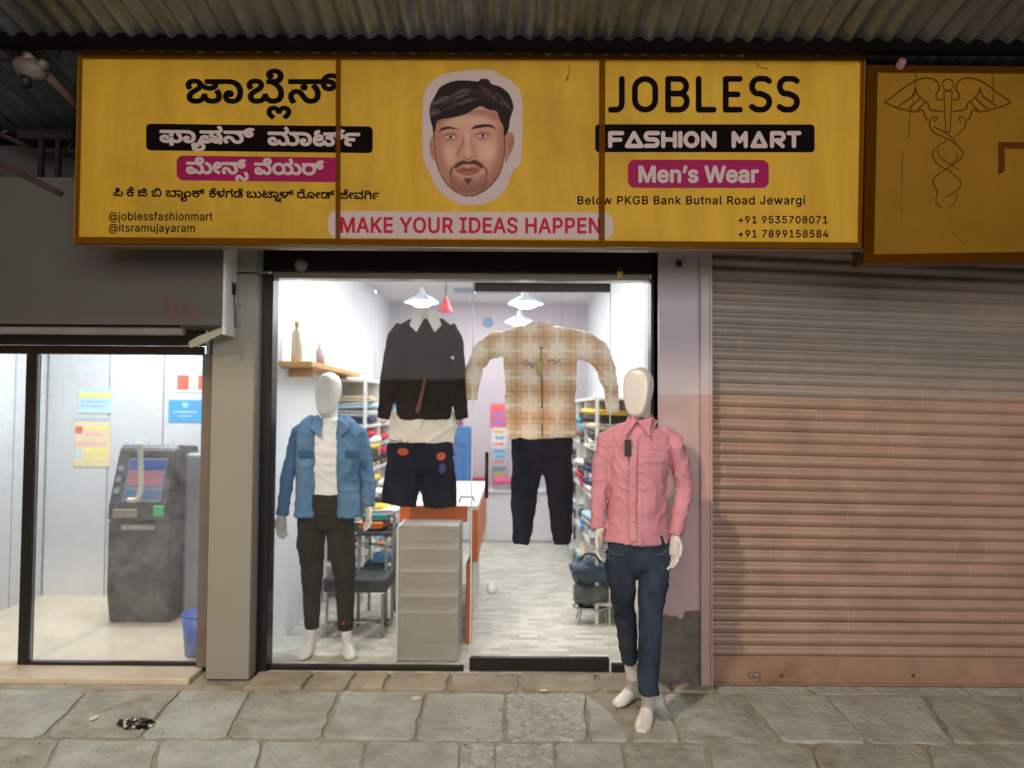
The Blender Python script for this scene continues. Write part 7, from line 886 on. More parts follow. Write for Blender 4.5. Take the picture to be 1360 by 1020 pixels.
    out = inside(splc([(380, 15), (500, 18), (560, 50), (660, 110), (712, 200), (722, 330), (715, 560), (700, 690), (650, 740), (610, 840), (540, 930), (430, 975), (310, 980), (200, 940), (110, 860), (60, 760), (15, 660), (5, 520), (8, 260), (30, 150), (100, 75), (200, 35)], 8)) > .5
    idx = -np.ones(out.shape, int); Vv = []; cols = []
    for j in range(ny):
        for i in range(nx):
            if out[j, i]: idx[j, i] = len(Vv); Vv.append(P(X[j, i], Y_[j, i], SY - .0016)); cols.append((*img[j, i], 1))
    Ff = [(idx[j + 1, i], idx[j + 1, i + 1], idx[j, i + 1], idx[j, i]) for j in range(ny - 1) for i in range(nx - 1) if min(idx[j, i], idx[j, i + 1], idx[j + 1, i], idx[j + 1, i + 1]) >= 0]
    Ff = [tuple(int(a) for a in f) for f in Ff]
    m = bpy.data.materials.new('portrait_print'); m.use_nodes = True; b = m.node_tree.nodes['Principled BSDF']; b.inputs['Roughness'].default_value = .65; b.inputs['Specular IOR Level'].default_value = .2
    at_ = m.node_tree.nodes.new('ShaderNodeAttribute'); at_.attribute_name = 'print'; m.node_tree.links.new(at_.outputs['Color'], b.inputs['Base Color'])
    o = mesh('head_print', Vv, Ff, m, parent, label="drawn head of a man with dark hair, moustache and goatee on a pale cut-out")
    ca_ = o.data.color_attributes.new('print', 'FLOAT_COLOR', 'POINT'); ca_.data.foreach_set('color', np.array(cols, dtype=np.float32).ravel())
printed('cut_out', [[F(*p) for p in splc([(380, 15), (500, 18), (560, 50), (660, 110), (712, 200), (722, 330), (715, 560), (700, 690), (650, 740), (610, 840), (540, 930), (430, 975), (310, 980), (200, 940), (110, 860), (60, 760), (15, 660), (5, 520), (8, 260), (30, 150), (100, 75), (200, 35)], 8)]], SY, 1, mat('pale_cut_out', rgb(208, 186, 182), .65, .0, spec=.2), sg)
portrait(sg)
for pts in ([(755, 86), (757, 94), (755, 100), (751, 108)], [(752, 100), (755, 106)], [(1003, 83), (1010, 89), (1020, 91)]):
    tube('thread', [P(*p, SY - .009) for p in spl(pts, 4)], .0012, mat('dark_thread', rgb(90, 50, 24), .8, .1), sg, 5)

# second signboard, older and browner
M_fx2 = mat('aged_amber_flex', rgb(144, 104, 22), .6, .16, 2.2, .03, 20, dirt=rgb(112, 78, 30), dirt_amt=.7, spec=.12)
S2 = -.72
s2 = thing('shop_sign', (P(1300, 345, S2).x, S2, P(1300, 345, S2).z), 'old amber-brown signboard with a faded winged staff emblem, right of the yellow one', 'signboard')
f2 = [(1153, 86.5), (1700, 92), (1694, 340), (1147, 350)]
quadpx('flex_face', f2, S2, 0, M_fx2, s2)
side_frame(f2, S2, .12, mat('dark_amber_frame', rgb(84, 46, 8), .5, .1), s2)
M_t2 = tape('brown_bar', rgb(84, 46, 6), .85)
for pts in ([(1153, 86.5), (1700, 92), (1700, 100), (1153, 96)], [(1147.3, 338), (1694, 329), (1694, 340), (1147, 350)], [(1153, 96.2), (1166, 96.2), (1161, 337.5), (1147.5, 337.8)]):
    quadpx('frame_bar', pts, S2, 6, M_t2, s2)
def E2(x, y): return (1150 + x / 3.643, 80 + y / 3.643)
M_em = mat('faded_brown_print', rgb(92, 48, 8), .6, .1, spec=.1); M_em2 = mat('faded_fill_print', rgb(112, 72, 14), .4, .1)
def streak(pts, w):
    L, Rr = [], []
    for i, p in enumerate(pts):
        a = pts[max(i - 1, 0)]; b = pts[min(i + 1, len(pts) - 1)]
        d = Vector((b[0] - a[0], b[1] - a[1])); d = d.normalized() if d.length else Vector((1, 0))
        L.append((p[0] - d.y * w / 2, p[1] + d.x * w / 2)); Rr.append((p[0] + d.y * w / 2, p[1] - d.x * w / 2))
    return L + Rr[::-1]
lines = []
wing = [[(90, 202), (140, 168), (200, 122), (250, 95), (300, 86), (340, 100), (356, 135), (340, 165), (345, 188), (372, 192)],
        [(90, 202), (130, 222), (190, 240), (240, 250), (275, 240), (285, 270), (300, 292)], [(240, 132), (250, 165), (275, 190), (300, 210), (310, 238), (372, 248)],
        [(232, 170), (160, 222)], [(262, 185), (205, 235)], [(285, 205), (245, 245)], [(238, 140), (225, 175)]]
for w in wing:
    lines.append(spl(w, 5)); lines.append(spl([(792 - x, y) for x, y in w], 5))
k = 0
for w in lines:
    printed('emblem_line', [[E2(*p) for p in streak(w, 7.5)]], S2, 1.5 + .05 * k, M_em, s2); k += 1
circ = [(397 + 30 * math.cos(t), 118 + 30 * math.sin(t)) for t in [2 * math.pi * i / 24 for i in range(24)]]
circ2 = [(397 + 24 * math.cos(t), 118 + 24 * math.sin(t)) for t in [2 * math.pi * i / 24 for i in range(24)]]
printed('emblem_ring', [[E2(*p) for p in circ], [E2(*p) for p in circ2]], S2, 1.2, M_em, s2)
printed('emblem_staff', [[E2(*p) for p in [(374, 148), (420, 148), (410, 350), (384, 350)]], [E2(*p) for p in [(380, 154), (414, 154), (405, 344), (389, 344)]]], S2, 1.1, M_em, s2)
sn = [[(330, 300), (345, 275), (320, 280), (308, 310), (330, 350), (400, 382), (450, 420), (470, 460), (430, 500), (360, 545), (325, 585), (350, 640)],
      [(330, 322), (400, 360), (440, 400)], [(460, 300), (450, 275), (474, 280), (484, 310), (460, 345), (430, 368)], [(390, 390), (345, 420), (322, 450), (345, 500), (410, 540), (460, 590), (440, 630), (390, 660)],
      [(350, 430), (352, 460), (400, 500), (450, 530)], [(440, 450), (440, 480), (400, 505)], [(345, 640), (340, 690), (372, 715)], [(440, 650), (430, 690), (400, 712)]]
for i, w in enumerate(sn):
    printed('emblem_line', [[E2(*p) for p in streak(spl(w, 5), 6 - .3 * i)]], S2, 1.6 + .05 * i + k * .05, M_em, s2)
printed('emblem_line', [[E2(*p) for p in [(640, 396), (900, 396), (900, 428), (672, 428), (672, 540), (640, 555)]]], S2, 1.3, M_em, s2, 'partly cut off brown block letter')
for pts in ([(182, 440), (180, 600), (176, 765)], [(420, 828), (450, 862), (476, 888)], [(60, 905), (88, 860)], [(80, 915), (110, 880)]):
    tube('scratch', [P(*E2(*p), S2 - .006) for p in pts], .0017, mat('pale_scratch', rgb(170, 126, 66), .6, .1), s2, 5)
for pts in ([(245, 60), (240, 150), (215, 260), (208, 378)], [(612, 50), (618, 120), (616, 200)]):
    tube('crack', [P(*E2(*p), S2 - .006) for p in pts], .0012, mat('dark_thread', (0, 0, 0)), s2, 5)
p = P(1149, 335, S2)
tube('mounting_pipe', [P(1146, 330, S2 + .02), P(1150, 351, S2 + .02)], .010, M_alu, s2)

# ================================================================== mannequins
M_white = mat('glossy_white_mannequin', rgb(214, 214, 210), .28, .02, 3, spec=.5)
M_white2 = mat('cream_white_mannequin', rgb(220, 219, 214), .3, .03, 3, spec=.5)
def hand(bm, w, d, s=1.0, out=1, curl=.25):
    """w wrist point, d hand direction; palm, four unequal bent fingers and a thumb"""
    w = Vector(w); d = Vector(d).normalized(); side = Vector((out, 0, 0)); side = (side - d * side.dot(d)).normalized()
    fwd = side.cross(d).normalized()
    if fwd.y > 0: fwd = -fwd
    # hand hangs with its back outwards: finger row runs front to back
    row = (fwd * .75 + side * .55 * out * (1 if out > 0 else -1)).normalized()
    pal = w + d * .085 * s
    tube_bm(bm, [w - d * .02, w + d * .02, w + d * .055 * s, pal], [.024 * s, .030 * s, .038 * s, .036 * s], [.017 * s, .016 * s, .015 * s, .013 * s], 12, ref=row.cross(d))
    inn = row.cross(d).normalized()
    if inn.x * out > 0: inn = -inn
    for i, (o_, l) in enumerate(((-.028, .058), (-.0095, .072), (.0095, .078), (.028, .068))):
        a = w + d * .07 * s + row * o_ * s
        b = a + (d * .5 + row * o_ * 1.2) * l * s
        c = b + (d * .42 + inn * curl) * l * s * .9
        e = c + (d * .25 + inn * curl * 1.3) * l * s * .7
        tube_bm(bm, [a, b, c, e], [.0092 * s, .0088 * s, .008 * s, .0055 * s], None, 8, ref=Vector((.3, 1, .1)))
    a = w + d * .018 * s + row * .026 * s
    b = a + (d * .024 + row * .026 + inn * .012) * s; c = b + (d * .030 + row * .008 + inn * .010) * s; e = c + d * .018 * s
    tube_bm(bm, [a, b, c, e], [.012 * s, .011 * s, .0095 * s, .006 * s], None, 8, ref=Vector((.3, 1, .1)))
def foot(bm, ankle, heel, toe, s=1.0):
    h = Vector(heel); t = Vector(toe); a = Vector(ankle); u = (t - h); u.z = 0; L = u.length; u.normalize()
    sd = Vector((-u.y, u.x, 0))
    pts = [h + Vector((0, 0, .030)), h + u * L * .15 + Vector((0, 0, .042)), h + u * L * .4 + Vector((0, 0, .040)), h + u * L * .65 + Vector((0, 0, .027)), h + u * L * .85 + Vector((0, 0, .019)), t + Vector((0, 0, .014))]
    tube_bm(bm, pts, [.024, .031, .034, .042, .040, .022], [.026, .040, .040, .026, .018, .012], 14, ref=Vector((0, 0, 1)))
    tube_bm(bm, [a + Vector((0, 0, .02)), h.lerp(t, .22) + Vector((0, 0, .05)), h.lerp(t, .35) + Vector((0, 0, .035))], [.032, .034, .03], [.036, .045, .04], 12, ref=u)
def head(bm, top, chin, yaw, s=1.0):
    top = Vector(top); chin = Vector(chin); H = (top - chin).length
    rz = [0, .03, .10, .22, .36, .50, .64, .78, .90, .97, 1.0]
    rx = [.012, .034, .048, .060, .068, .073, .075, .071, .054, .03, .006]
    ry = [.012, .036, .054, .070, .083, .091, .094, .088, .066, .036, .006]
    off = [-.035, -.030, -.024, -.016, -.010, -.006, .002, .006, .006, .004, .002]
    f = Vector((math.sin(yaw), -math.cos(yaw), 0))
    pts = [chin.lerp(top, z) - f * o for z, o in zip(rz, off)]
    pts = [chin.lerp(top, z) + f * (-o) for z, o in zip(rz, off)]
    tube_bm(bm, pts, [r * s for r in rx], [r * s for r in ry], 24, ref=f)
def faceplane(c0, yaw, dist, pitch=.10, k=.15):
    f = Vector((math.sin(yaw), -math.cos(yaw), pitch)).normalized(); c0 = Vector(c0)
    def post(c):
        if c.z < c0.z - .14: return c
        d = (c - c0).dot(f)
        return c - f * (d - dist) * (1 - k) if d > dist else c
    return post

# ---- the one outside: pink shirt, navy jeans
D1 = -.66
mn = thing('mannequin', G(850, 945), 'faceless white mannequin in a pink shirt and navy jeans standing barefoot outside the door', 'mannequin')
Hc = P(847, 522, D1)
yaw = R(-24)
bm = bmesh.new()
head(bm, P(849, 487, D1), P(846, 554, D1 - .03), yaw, .98)
tube_bm(bm, [P(850, 535, D1 + .02), P(851, 556, D1 + .01), P(853, 580, D1)], [.050, .047, .07], [.052, .05, .06], 16)
tube_bm(bm, [P(852, 572, D1), P(849, 600, D1), P(848, 680, D1), P(847, 730, D1)], [.09, .135, .115, .12], [.05, .085, .08, .085], 20)
wl, wr = P(796, 706, D1 - .01), P(897, 713, D1 - .03)
tube_bm(bm, [P(808, 588, D1), P(798, 650, D1 + .02), wl], [.04, .034, .025], None, 12)
tube_bm(bm, [P(890, 586, D1), P(907, 648, D1 + .02), wr], [.04, .034, .025], None, 12)
hand(bm, wl, (.02, -.1, -1), .95, -1)
hand(bm, wr, (-.16, -.15, -1), 1.05, 1, .3)
aL, hL, tL = P(838, 900, -.50), G(848, 926), G(817, 941)
aR, hR, tR = P(859, 922, -.74), G(864, 945), G(851, 977)
tube_bm(bm, [P(825, 735, D1), P(829, 805, -.61), P(834, 860, -.555), P(840, 898, -.52), hL.lerp(tL, .12) + Vector((0, 0, .06))], [.06, .034, .033, .034, .034], None, 14)
tube_bm(bm, [P(868, 735, D1), P(862, 810, -.70), P(860, 870, -.74), P(860, 915, -.76), hR.lerp(tR, .12) + Vector((0, 0, .06))], [.06, .036, .034, .034, .033], None, 14)
foot(bm, P(843, 898, -.52), hL, tL); foot(bm, P(860, 920, -.76), hR, tR)
skin('body', bm, M_white2, mn, .0058, 3, post=faceplane(P(847, 520, D1), yaw, .068))
# jeans
M_jean = mat('navy_denim', rgb(50, 62, 78), .85, .45, 5, .35, 240, spec=.2)
bm = bmesh.new()
tube_bm(bm, [P(848, 700, D1), P(848, 722, D1), P(848, 742, D1), P(848, 752, D1), P(848, 762, D1), P(848, 768, D1)], [.138, .150, .146, .125, .075, .03], [.10, .108, .100, .088, .06, .03], 24)
tube_bm(bm, [P(823, 735, D1), P(826, 770, -.64), P(829, 806, -.61), P(833, 845, -.565), P(836, 878, -.535)], [.078, .068, .052, .047, .044], [.092, .080, .058, .050, .047], 18)
tube_bm(bm, [P(870, 735, D1), P(868, 775, -.68), P(864, 810, -.70), P(862, 860, -.73), P(861, 922, -.765)], [.078, .070, .057, .050, .047], [.092, .080, .060, .053, .049], 18)
crease(M_jean, .7, 8, .04)
fd = folds(.007, (16, 12, 9), 3)
jn = skin('jeans', bm, M_jean, mn, .007, 3, fd)
for (a, b) in (((806, 727), (828, 736)), ((866, 736), (889, 728))):
    pts = [P(*a, D1 - .088), P((a[0] + b[0]) / 2, max(a[1], b[1]) + 1, D1 - .104), P(*b, D1 - .10)]
    tube('pocket_seam', pts, .0022, mat('seam_thread', rgb(96, 104, 116), .8, .1), jn, 6)
# shirt
M_pink = mat('pink_cotton', rgb(210, 146, 160), .8, .07, 9, .25, 300, spec=.2)
bm = bmesh.new()
tube_bm(bm, [P(852, 563, D1), P(851, 568, D1), P(850, 577, D1), P(849, 604, D1), P(847, 655, D1), P(846, 690, D1), P(845, 719, D1)],
        [.060, .108, .152, .156, .136, .142, .158], [.056, .072, .094, .112, .100, .106, .118], 28)
tube_bm(bm, [P(822, 575, D1), P(806, 586, D1), P(799, 618, D1 + .005), P(796, 650, D1 + .015), P(795, 675, D1), P(795, 702, D1 - .01)], [.042, .050, .046, .040, .035, .031], None, 18)
tube_bm(bm, [P(878, 575, D1), P(893, 586, D1), P(903, 618, D1 + .005), P(909, 650, D1 + .015), P(904, 680, D1 - .01), P(898, 711, D1 - .03)], [.042, .050, .047, .042, .036, .032], None, 18)
crease(M_pink, .8, 6, .06)
s1 = skin('shirt', bm, M_pink, mn, .0062, 2, folds(.009, (11, 10, 5), 11))
def strip(name, px_pts, wpx, Y, off, m, parent, thick=.004, n=5):
    pts = spl([P(*p, Y - o) for p, o in px_pts], n); w = wpx * .00365 / 2
    V = []; F_ = []
    for q in pts: q = Vector(q); V += [q + Vector((-w, 0, 0)), q + Vector((w, 0, 0)), q + Vector((w, thick, 0)), q + Vector((-w, thick, 0))]
    for i in range(len(pts) - 1):
        for k in range(4): F_.append((4 * i + k, 4 * i + (k + 1) % 4, 4 * i + 4 + (k + 1) % 4, 4 * i + 4 + k))
    F_.append((0, 1, 2, 3)); F_.append((4 * len(pts) - 1, 4 * len(pts) - 2, 4 * len(pts) - 3, 4 * len(pts) - 4))
    return mesh(name, V, F_, m, parent)
strip('placket', [((845, 566), .070), ((843, 585), .109), ((841, 612), .1275), ((840, 655), .119), ((840, 690), .120), ((841, 719), .128)], 8.5, D1, 0, M_pink, s1)
for py, o_ in ((598, .122), (620, .131), (643, .128), (667, .126), (692, .128)):
    q = P(841, py, D1 - o_); tube('button', [q, q + Vector((0, .006, 0))], .0045, mat('pale_button', rgb(220, 180, 184), .4, .05), s1, 8)
# collar: stand and two flaps
bm = bmesh.new()
cn = P(851, 561, D1)
for i in range(24):
    t0, t1 = 2 * math.pi * i / 24, 2 * math.pi * (i + 1) / 24
    def cp(t, r, z): return cn + Vector((r * math.cos(t), r * .95 * math.sin(t) - .004, z + .016 * math.sin(t)))
    v = [bm.verts.new(cp(t, r, z)) for t, r, z in ((t0, .060, .0), (t1, .060, .0), (t1, .056, .036), (t0, .056, .036))]
    bm.faces.new(v)
    v = [bm.verts.new(cp(t, r, z)) for t, r, z in ((t0, .056, .036), (t1, .056, .036), (t1, .074, -.004), (t0, .074, -.004))]
    bm.faces.new(v)
bmesh.ops.remove_doubles(bm, verts=bm.verts[:], dist=.0005)
co = bm_obj('collar', bm, M_pink, s1, smooth=True)
so = co.modifiers.new('s', 'SOLIDIFY'); so.thickness = .003
for sx, tip in ((-1, (829, 581)), (1, (862, 580))):
    a = P(846, 559, D1 - .082); b = P(*tip, D1 - .122); c = cn + Vector((sx * .078, -.03, .008)); d = cn + Vector((sx * .045, -.062, .030))
    V = [a, b, c, d]; V += [v + Vector((0, .005, 0)) for v in V]
    mesh('collar_flap', V, [(0, 1, 2, 3), (7, 6, 5, 4), (0, 4, 5, 1), (1, 5, 6, 2), (2, 6, 7, 3), (3, 7, 4, 0)], M_pink, s1)
q = P(834, 594, D1 - .128)
box('price_tag', q.x - .016, q.x + .016, q.y - .002, q.y + .002, q.z - .042, q.z + .036, mat('charcoal_card', rgb(44, 46, 46), .6, .25, 30), s1, .001)
strip('chest_pocket_edge', [((862, 594), .118), ((873, 595), .114), ((883, 593), .104)], 1, D1, 0, MC['pink_cotton'], s1)
for a_, y_ in (((785, 700), .0), ((889, 709), -.02)):
    pass

# ---- the one in the window: denim jacket over a white tee
D2 = .27
m2 = thing('mannequin', G(438, 872), 'faceless white mannequin in an open denim jacket, white tee and charcoal trousers inside the window', 'mannequin')
bm = bmesh.new()
head(bm, P(437, 494, D2), P(435, 553, D2 - .03), R(-20), .98)
tube_bm(bm, [P(438, 535, D2 + .02), P(438, 553, D2 + .01), P(438, 572, D2)], [.052, .048, .075], [.052, .05, .06], 16)
tube_bm(bm, [P(438, 560, D2), P(438, 590, D2), P(438, 640, D2), P(438, 680, D2)], [.09, .125, .10, .10], [.05, .08, .07, .065], 20)
wl, wr = P(375, 683, D2 - .02), P(490, 672, D2 - .02)
tube_bm(bm, [P(399, 578, D2), P(384, 630, D2 + .02), wl], [.04, .034, .026], None, 12)
tube_bm(bm, [P(474, 578, D2), P(487, 628, D2 + .02), wr], [.04, .034, .026], None, 12)
hand(bm, wl, (.02, -.15, -1), 1, -1); hand(bm, wr, (.03, -.15, -1), 1, 1)
hA, tA, hB, tB = G(416, 866, .012), G(411, 880, .012), G(461, 866, .012), G(470, 881, .012)
tube_bm(bm, [P(415, 700, D2), P(415, 790, D2), P(414, 840, D2 + .01), hA + Vector((0, 0, .07))], [.055, .04, .032, .034], None, 14)
tube_bm(bm, [P(455, 700, D2), P(459, 790, D2), P(460, 842, D2 + .01), hB + Vector((0, 0, .07))], [.055, .04, .032, .034], None, 14)
tA.y = hA.y - .17; tA.x = hA.x - .03; tB.y = hB.y - .17; tB.x = hB.x + .055
foot(bm, P(414, 840, D2), hA, tA); foot(bm, P(460, 842, D2), hB, tB)
skin('body', bm, M_white, m2, .0062, 3, post=faceplane(P(436, 522, D2), R(-20), .07))
M_char = mat('charcoal_cotton', rgb(44, 41, 37), .85, .25, 6, .3, 200, spec=.15)
crease(M_char, .7, 8, .04)
bm = bmesh.new()
tube_bm(bm, [P(436, 655, D2), P(436, 672, D2), P(436, 700, D2)], [.140, .150, .13], [.112, .116, .1], 20)
tube_bm(bm, [P(415, 685, D2), P(413, 725, D2), P(415, 762, D2 - .01), P(414, 800, D2), P(414, 834, D2 + .01)], [.088, .080, .064, .052, .042], None, 16)
tube_bm(bm, [P(451, 685, D2), P(454, 725, D2), P(457, 762, D2 - .01), P(459, 800, D2), P(459, 836, D2 + .01)], [.088, .080, .064, .052, .044], None, 16)
tr = skin('trousers', bm, M_char, m2, .0075, 3, folds(.006, (16, 12, 8), 31))
q = P(456, 828, D2 - .035); box('red_tab', q.x - .006, q.x + .008, q.y - .006, q.y, q.z - .006, q.z + .010, mat('red_cloth', rgb(190, 50, 50), .7, .1), tr, .002)
M_tee = mat('white_jersey', rgb(226, 230, 230), .85, .02, 6, .15, 200)
bm = bmesh.new()
tube_bm(bm, [P(438, 556, D2), P(438, 570, D2), P(437, 600, D2), P(437, 640, D2), P(437, 664, D2)], [.062, .12, .145, .130, .134], [.056, .085, .105, .098, .104], 24)
skin('tee_shirt', bm, M_tee, m2, .0075, 3, folds(.007, (5, 8, 26), 41))
M_den = mat('washed_blue_denim', rgb(88, 128, 166), .85, .3, 5, .3, 240, spec=.15, dirt=rgb(140, 166, 186), dirt_amt=.6)
crease(M_den, .8, 7, .05)
bm = bmesh.new()
for cx, hw, sgn in ((411, 17, -1), (464, 17.5, 1)):
    k = 216.45
    tube_bm(bm, [P(cx + sgn * -8, 554, D2 + .0), P(cx + sgn * -3, 563, D2), P(cx - sgn, 574, D2), P(cx - sgn, 612, D2), P(cx + sgn, 655, D2), P(cx + sgn * 1.5, 684, D2)],
            [hw * .35 / k, hw * .72 / k, hw * .92 / k, hw * .95 / k, hw * .92 / k, hw * 1.0 / k], [.05, .085, .105, .122, .118, .128], 20, sup=2.3)
tube_bm(bm, [P(438, 562, D2 + .05), P(438, 600, D2 + .065), P(438, 684, D2 + .065)], [.12, .165, .16], [.04, .06, .06], 16)
tube_bm(bm, [P(410, 566, D2), P(398, 575, D2), P(389, 606, D2 + .005), P(380, 640, D2), P(375, 684, D2 - .015)], [.04, .050, .044, .038, .034], None, 16)
tube_bm(bm, [P(465, 566, D2), P(476, 575, D2), P(484, 606, D2 + .005), P(491, 640, D2), P(490, 672, D2 - .015)], [.04, .050, .044, .038, .034], None, 16)
jk = skin('denim_jacket', bm, M_den, m2, .0072, 3, folds(.008, (13, 10, 6), 51))
M_den2 = mat('dark_denim_seam', rgb(48, 84, 128), .85, .15, 5)
for cx in (406, 468):
    a = P(cx - 10, 598, D2 - .126); b = P(cx + 9, 608, D2 - .126)
    box('pocket_flap', a.x, b.x, D2 - .130, D2 - .112, b.z, a.z, M_den2, jk, .005)
for sx, tip in ((-1, (421, 580)), (1, (455, 580))):
    a = P(438 + sx * 10, 556, D2 - .075); b = P(438 + sx * 13, 580, D2 - .128); c = P(438 + sx * 27, 568, D2 - .115); d = P(438 + sx * 17, 550, D2 - .03)
    V = [a, b, c, d]; V += [v + Vector((0, .006, -.003)) for v in V]
    mesh('collar_flap', V, [(0, 1, 2, 3), (7, 6, 5, 4), (0, 4, 5, 1), (1, 5, 6, 2), (2, 6, 7, 3), (3, 7, 4, 0)], M_den, jk)

# ================================================================== clothes hung behind the glass
def K(px, Y): return px * (Y - CAM.y) / FPX
def garment(bm, Y, pts, w, d, seg=18, sup=2.3):
    tube_bm(bm, [P(x, y_, Y) for x, y_ in pts], [K(a, Y) for a in w], d, seg, sup=sup)
HY = .16
# black jumper
jp = thing('jumper', P(565, 430, HY), 'black long sleeved jumper with white shirt collar hung in the left window', 'jumper')
M_black = mat('black_knit', rgb(18, 20, 21), .9, .15, 8, .3, 260, spec=.15)
bm = bmesh.new()
garment(bm, HY, [(565, 424), (565, 434), (565, 446), (564, 500), (563, 548), (563, 557)], [22, 38, 43, 38, 37, 36], [.03, .045, .055, .06, .065, .05], 22)
garment(bm, HY, [(538, 436), (528, 450), (520, 490), (514, 525), (509, 556)], [13, 15, 13, 10, 8], [.04, .045, .045, .04, .035])
garment(bm, HY, [(592, 436), (600, 450), (606, 490), (610, 525), (614, 556)], [13, 15, 13, 10, 8], [.04, .045, .045, .04, .035])
crease(M_black, .5, 6, .02)
jb = skin('knit_body', bm, M_black, jp, .0075, 4, folds(.006, (8, 8, 4), 61))
M_wc = mat('white_cotton', rgb(225, 228, 224), .8, .03, 8, .1, 100)
bm = bmesh.new()
garment(bm, HY + .0, [(565, 413), (565, 424)], [13, 16], [.04, .045], 16)
bm_obj('collar_stand', bm, M_wc, jp, smooth=True)
for sx in (-1, 1):
    V = [P(565 + sx * 3, 424, HY - .055), P(565 + sx * 12, 441, HY - .07), P(565 + sx * 21, 432, HY - .05), P(565 + sx * 16, 414, HY - .02), P(565 + sx * 6, 412, HY - .045)]
    V += [v + Vector((0, .008, 0)) for v in V]
    F_ = [(0, 1, 2, 3, 4), (9, 8, 7, 6, 5)] + [(i, i + 5, (i + 1) % 5 + 5, (i + 1) % 5) for i in range(5)]
    mesh('collar_flap', V, F_, M_wc, jp)
q = P(601, 475, HY - .052); tube('chest_badge', [q, q + Vector((0, .01, 0))], .010, M_wc, jp, 12)
bm = bmesh.new()
garment(bm, HY + .02, [(563, 545), (562, 562), (560, 582), (558, 592)], [40, 44, 43, 41], [.06, .06, .055, .05], 22)
wh = skin('shirt_tail', bm, mat('ivory_cotton', rgb(218, 220, 210), .8, .1, 8), jp, .008, 3, folds(.010, (20, 10, 8), 66))
tube('hanger_hook', [P(565, 412, HY), P(565, 402, HY), P(568, 396, HY), P(564, 392, HY)], .003, M_alu, jp, 8)
tube('hanging_wire', [P(565, 393, HY), Vector((P(565, 393, HY).x, HY, ZC))], .0018, M_alu, jp, 5)
# orange glint on the glass, imitated by a coloured strip behind it
so_ = thing('ribbon', P(562, 520, .02), 'narrow orange ribbon hanging in front of the black jumper', 'ribbon')
V = [P(563, 502, .05), P(566.5, 502, .05), P(557, 548, .05), P(551.5, 548, .05)]; V += [v + Vector((0, .004, 0)) for v in V]
mesh('strip', V, [(0, 1, 2, 3), (7, 6, 5, 4), (0, 4, 5, 1), (1, 5, 6, 2), (2, 6, 7, 3), (3, 7, 4, 0)], mat('dull_orange_satin', rgb(92, 46, 14), .5, .3, 20), so_)
# shorts
st = thing('shorts', P(558, 590, HY), 'dark navy shorts with orange patches hung under the black jumper', 'shorts')
M_navy = mat('black_navy_cotton', rgb(16, 21, 40), .9, .2, 8, .3, 200, spec=.1)
bm = bmesh.new()
garment(bm, HY, [(558, 588), (558, 602), (558, 622), (558, 630)], [43, 44, 40, 30], [.055, .06, .065, .05], 22)
garment(bm, HY, [(538, 612), (534, 640), (529, 670)], [23, 24, 23], [.06, .065, .06])
garment(bm, HY, [(578, 612), (582, 640), (584, 673)], [23, 24, 22], [.06, .065, .06])
crease(M_navy, .5, 7, .02)
sb_ = skin('cloth', bm, M_navy, st, .0075, 3, folds(.006, (12, 10, 6), 71))
M_or = mat('orange_patch', rgb(170, 72, 40), .8, .5, 60)
for (px, py, w, h, c) in ((535, 600, 10, 7, M_or), (586, 606, 8, 8, M_or), (587, 622, 6, 10, mat('purple_patch', rgb(60, 48, 120), .8, .4, 60))):
    a = P(px - w, py - h, HY - .07); b = P(px + w, py + h, HY - .07)
    q = P(px, py, HY - .068)
    bm = bmesh.new(); tube_bm(bm, [q + Vector((0, -.001, 0)), q + Vector((0, .02, 0))], K(w * .75, HY), K(h * .7, HY), 9, ref=Vector((0, 0, 1)))
    for v in bm.verts: v.co += Vector((noise.noise(v.co * 90) * .006, 0, noise.noise(v.co * 70) * .006))
    bm_obj('patch', bm, c, st)
for px in (548, 572):
    q = P(px, 578, HY - .06); box('belt_loop', q.x - .006, q.x + .006, HY - .072, HY - .05, P(px, 600, HY).z, P(px, 588, HY).z, M_navy, st, .002)
a = P(520, 588, HY - .055)
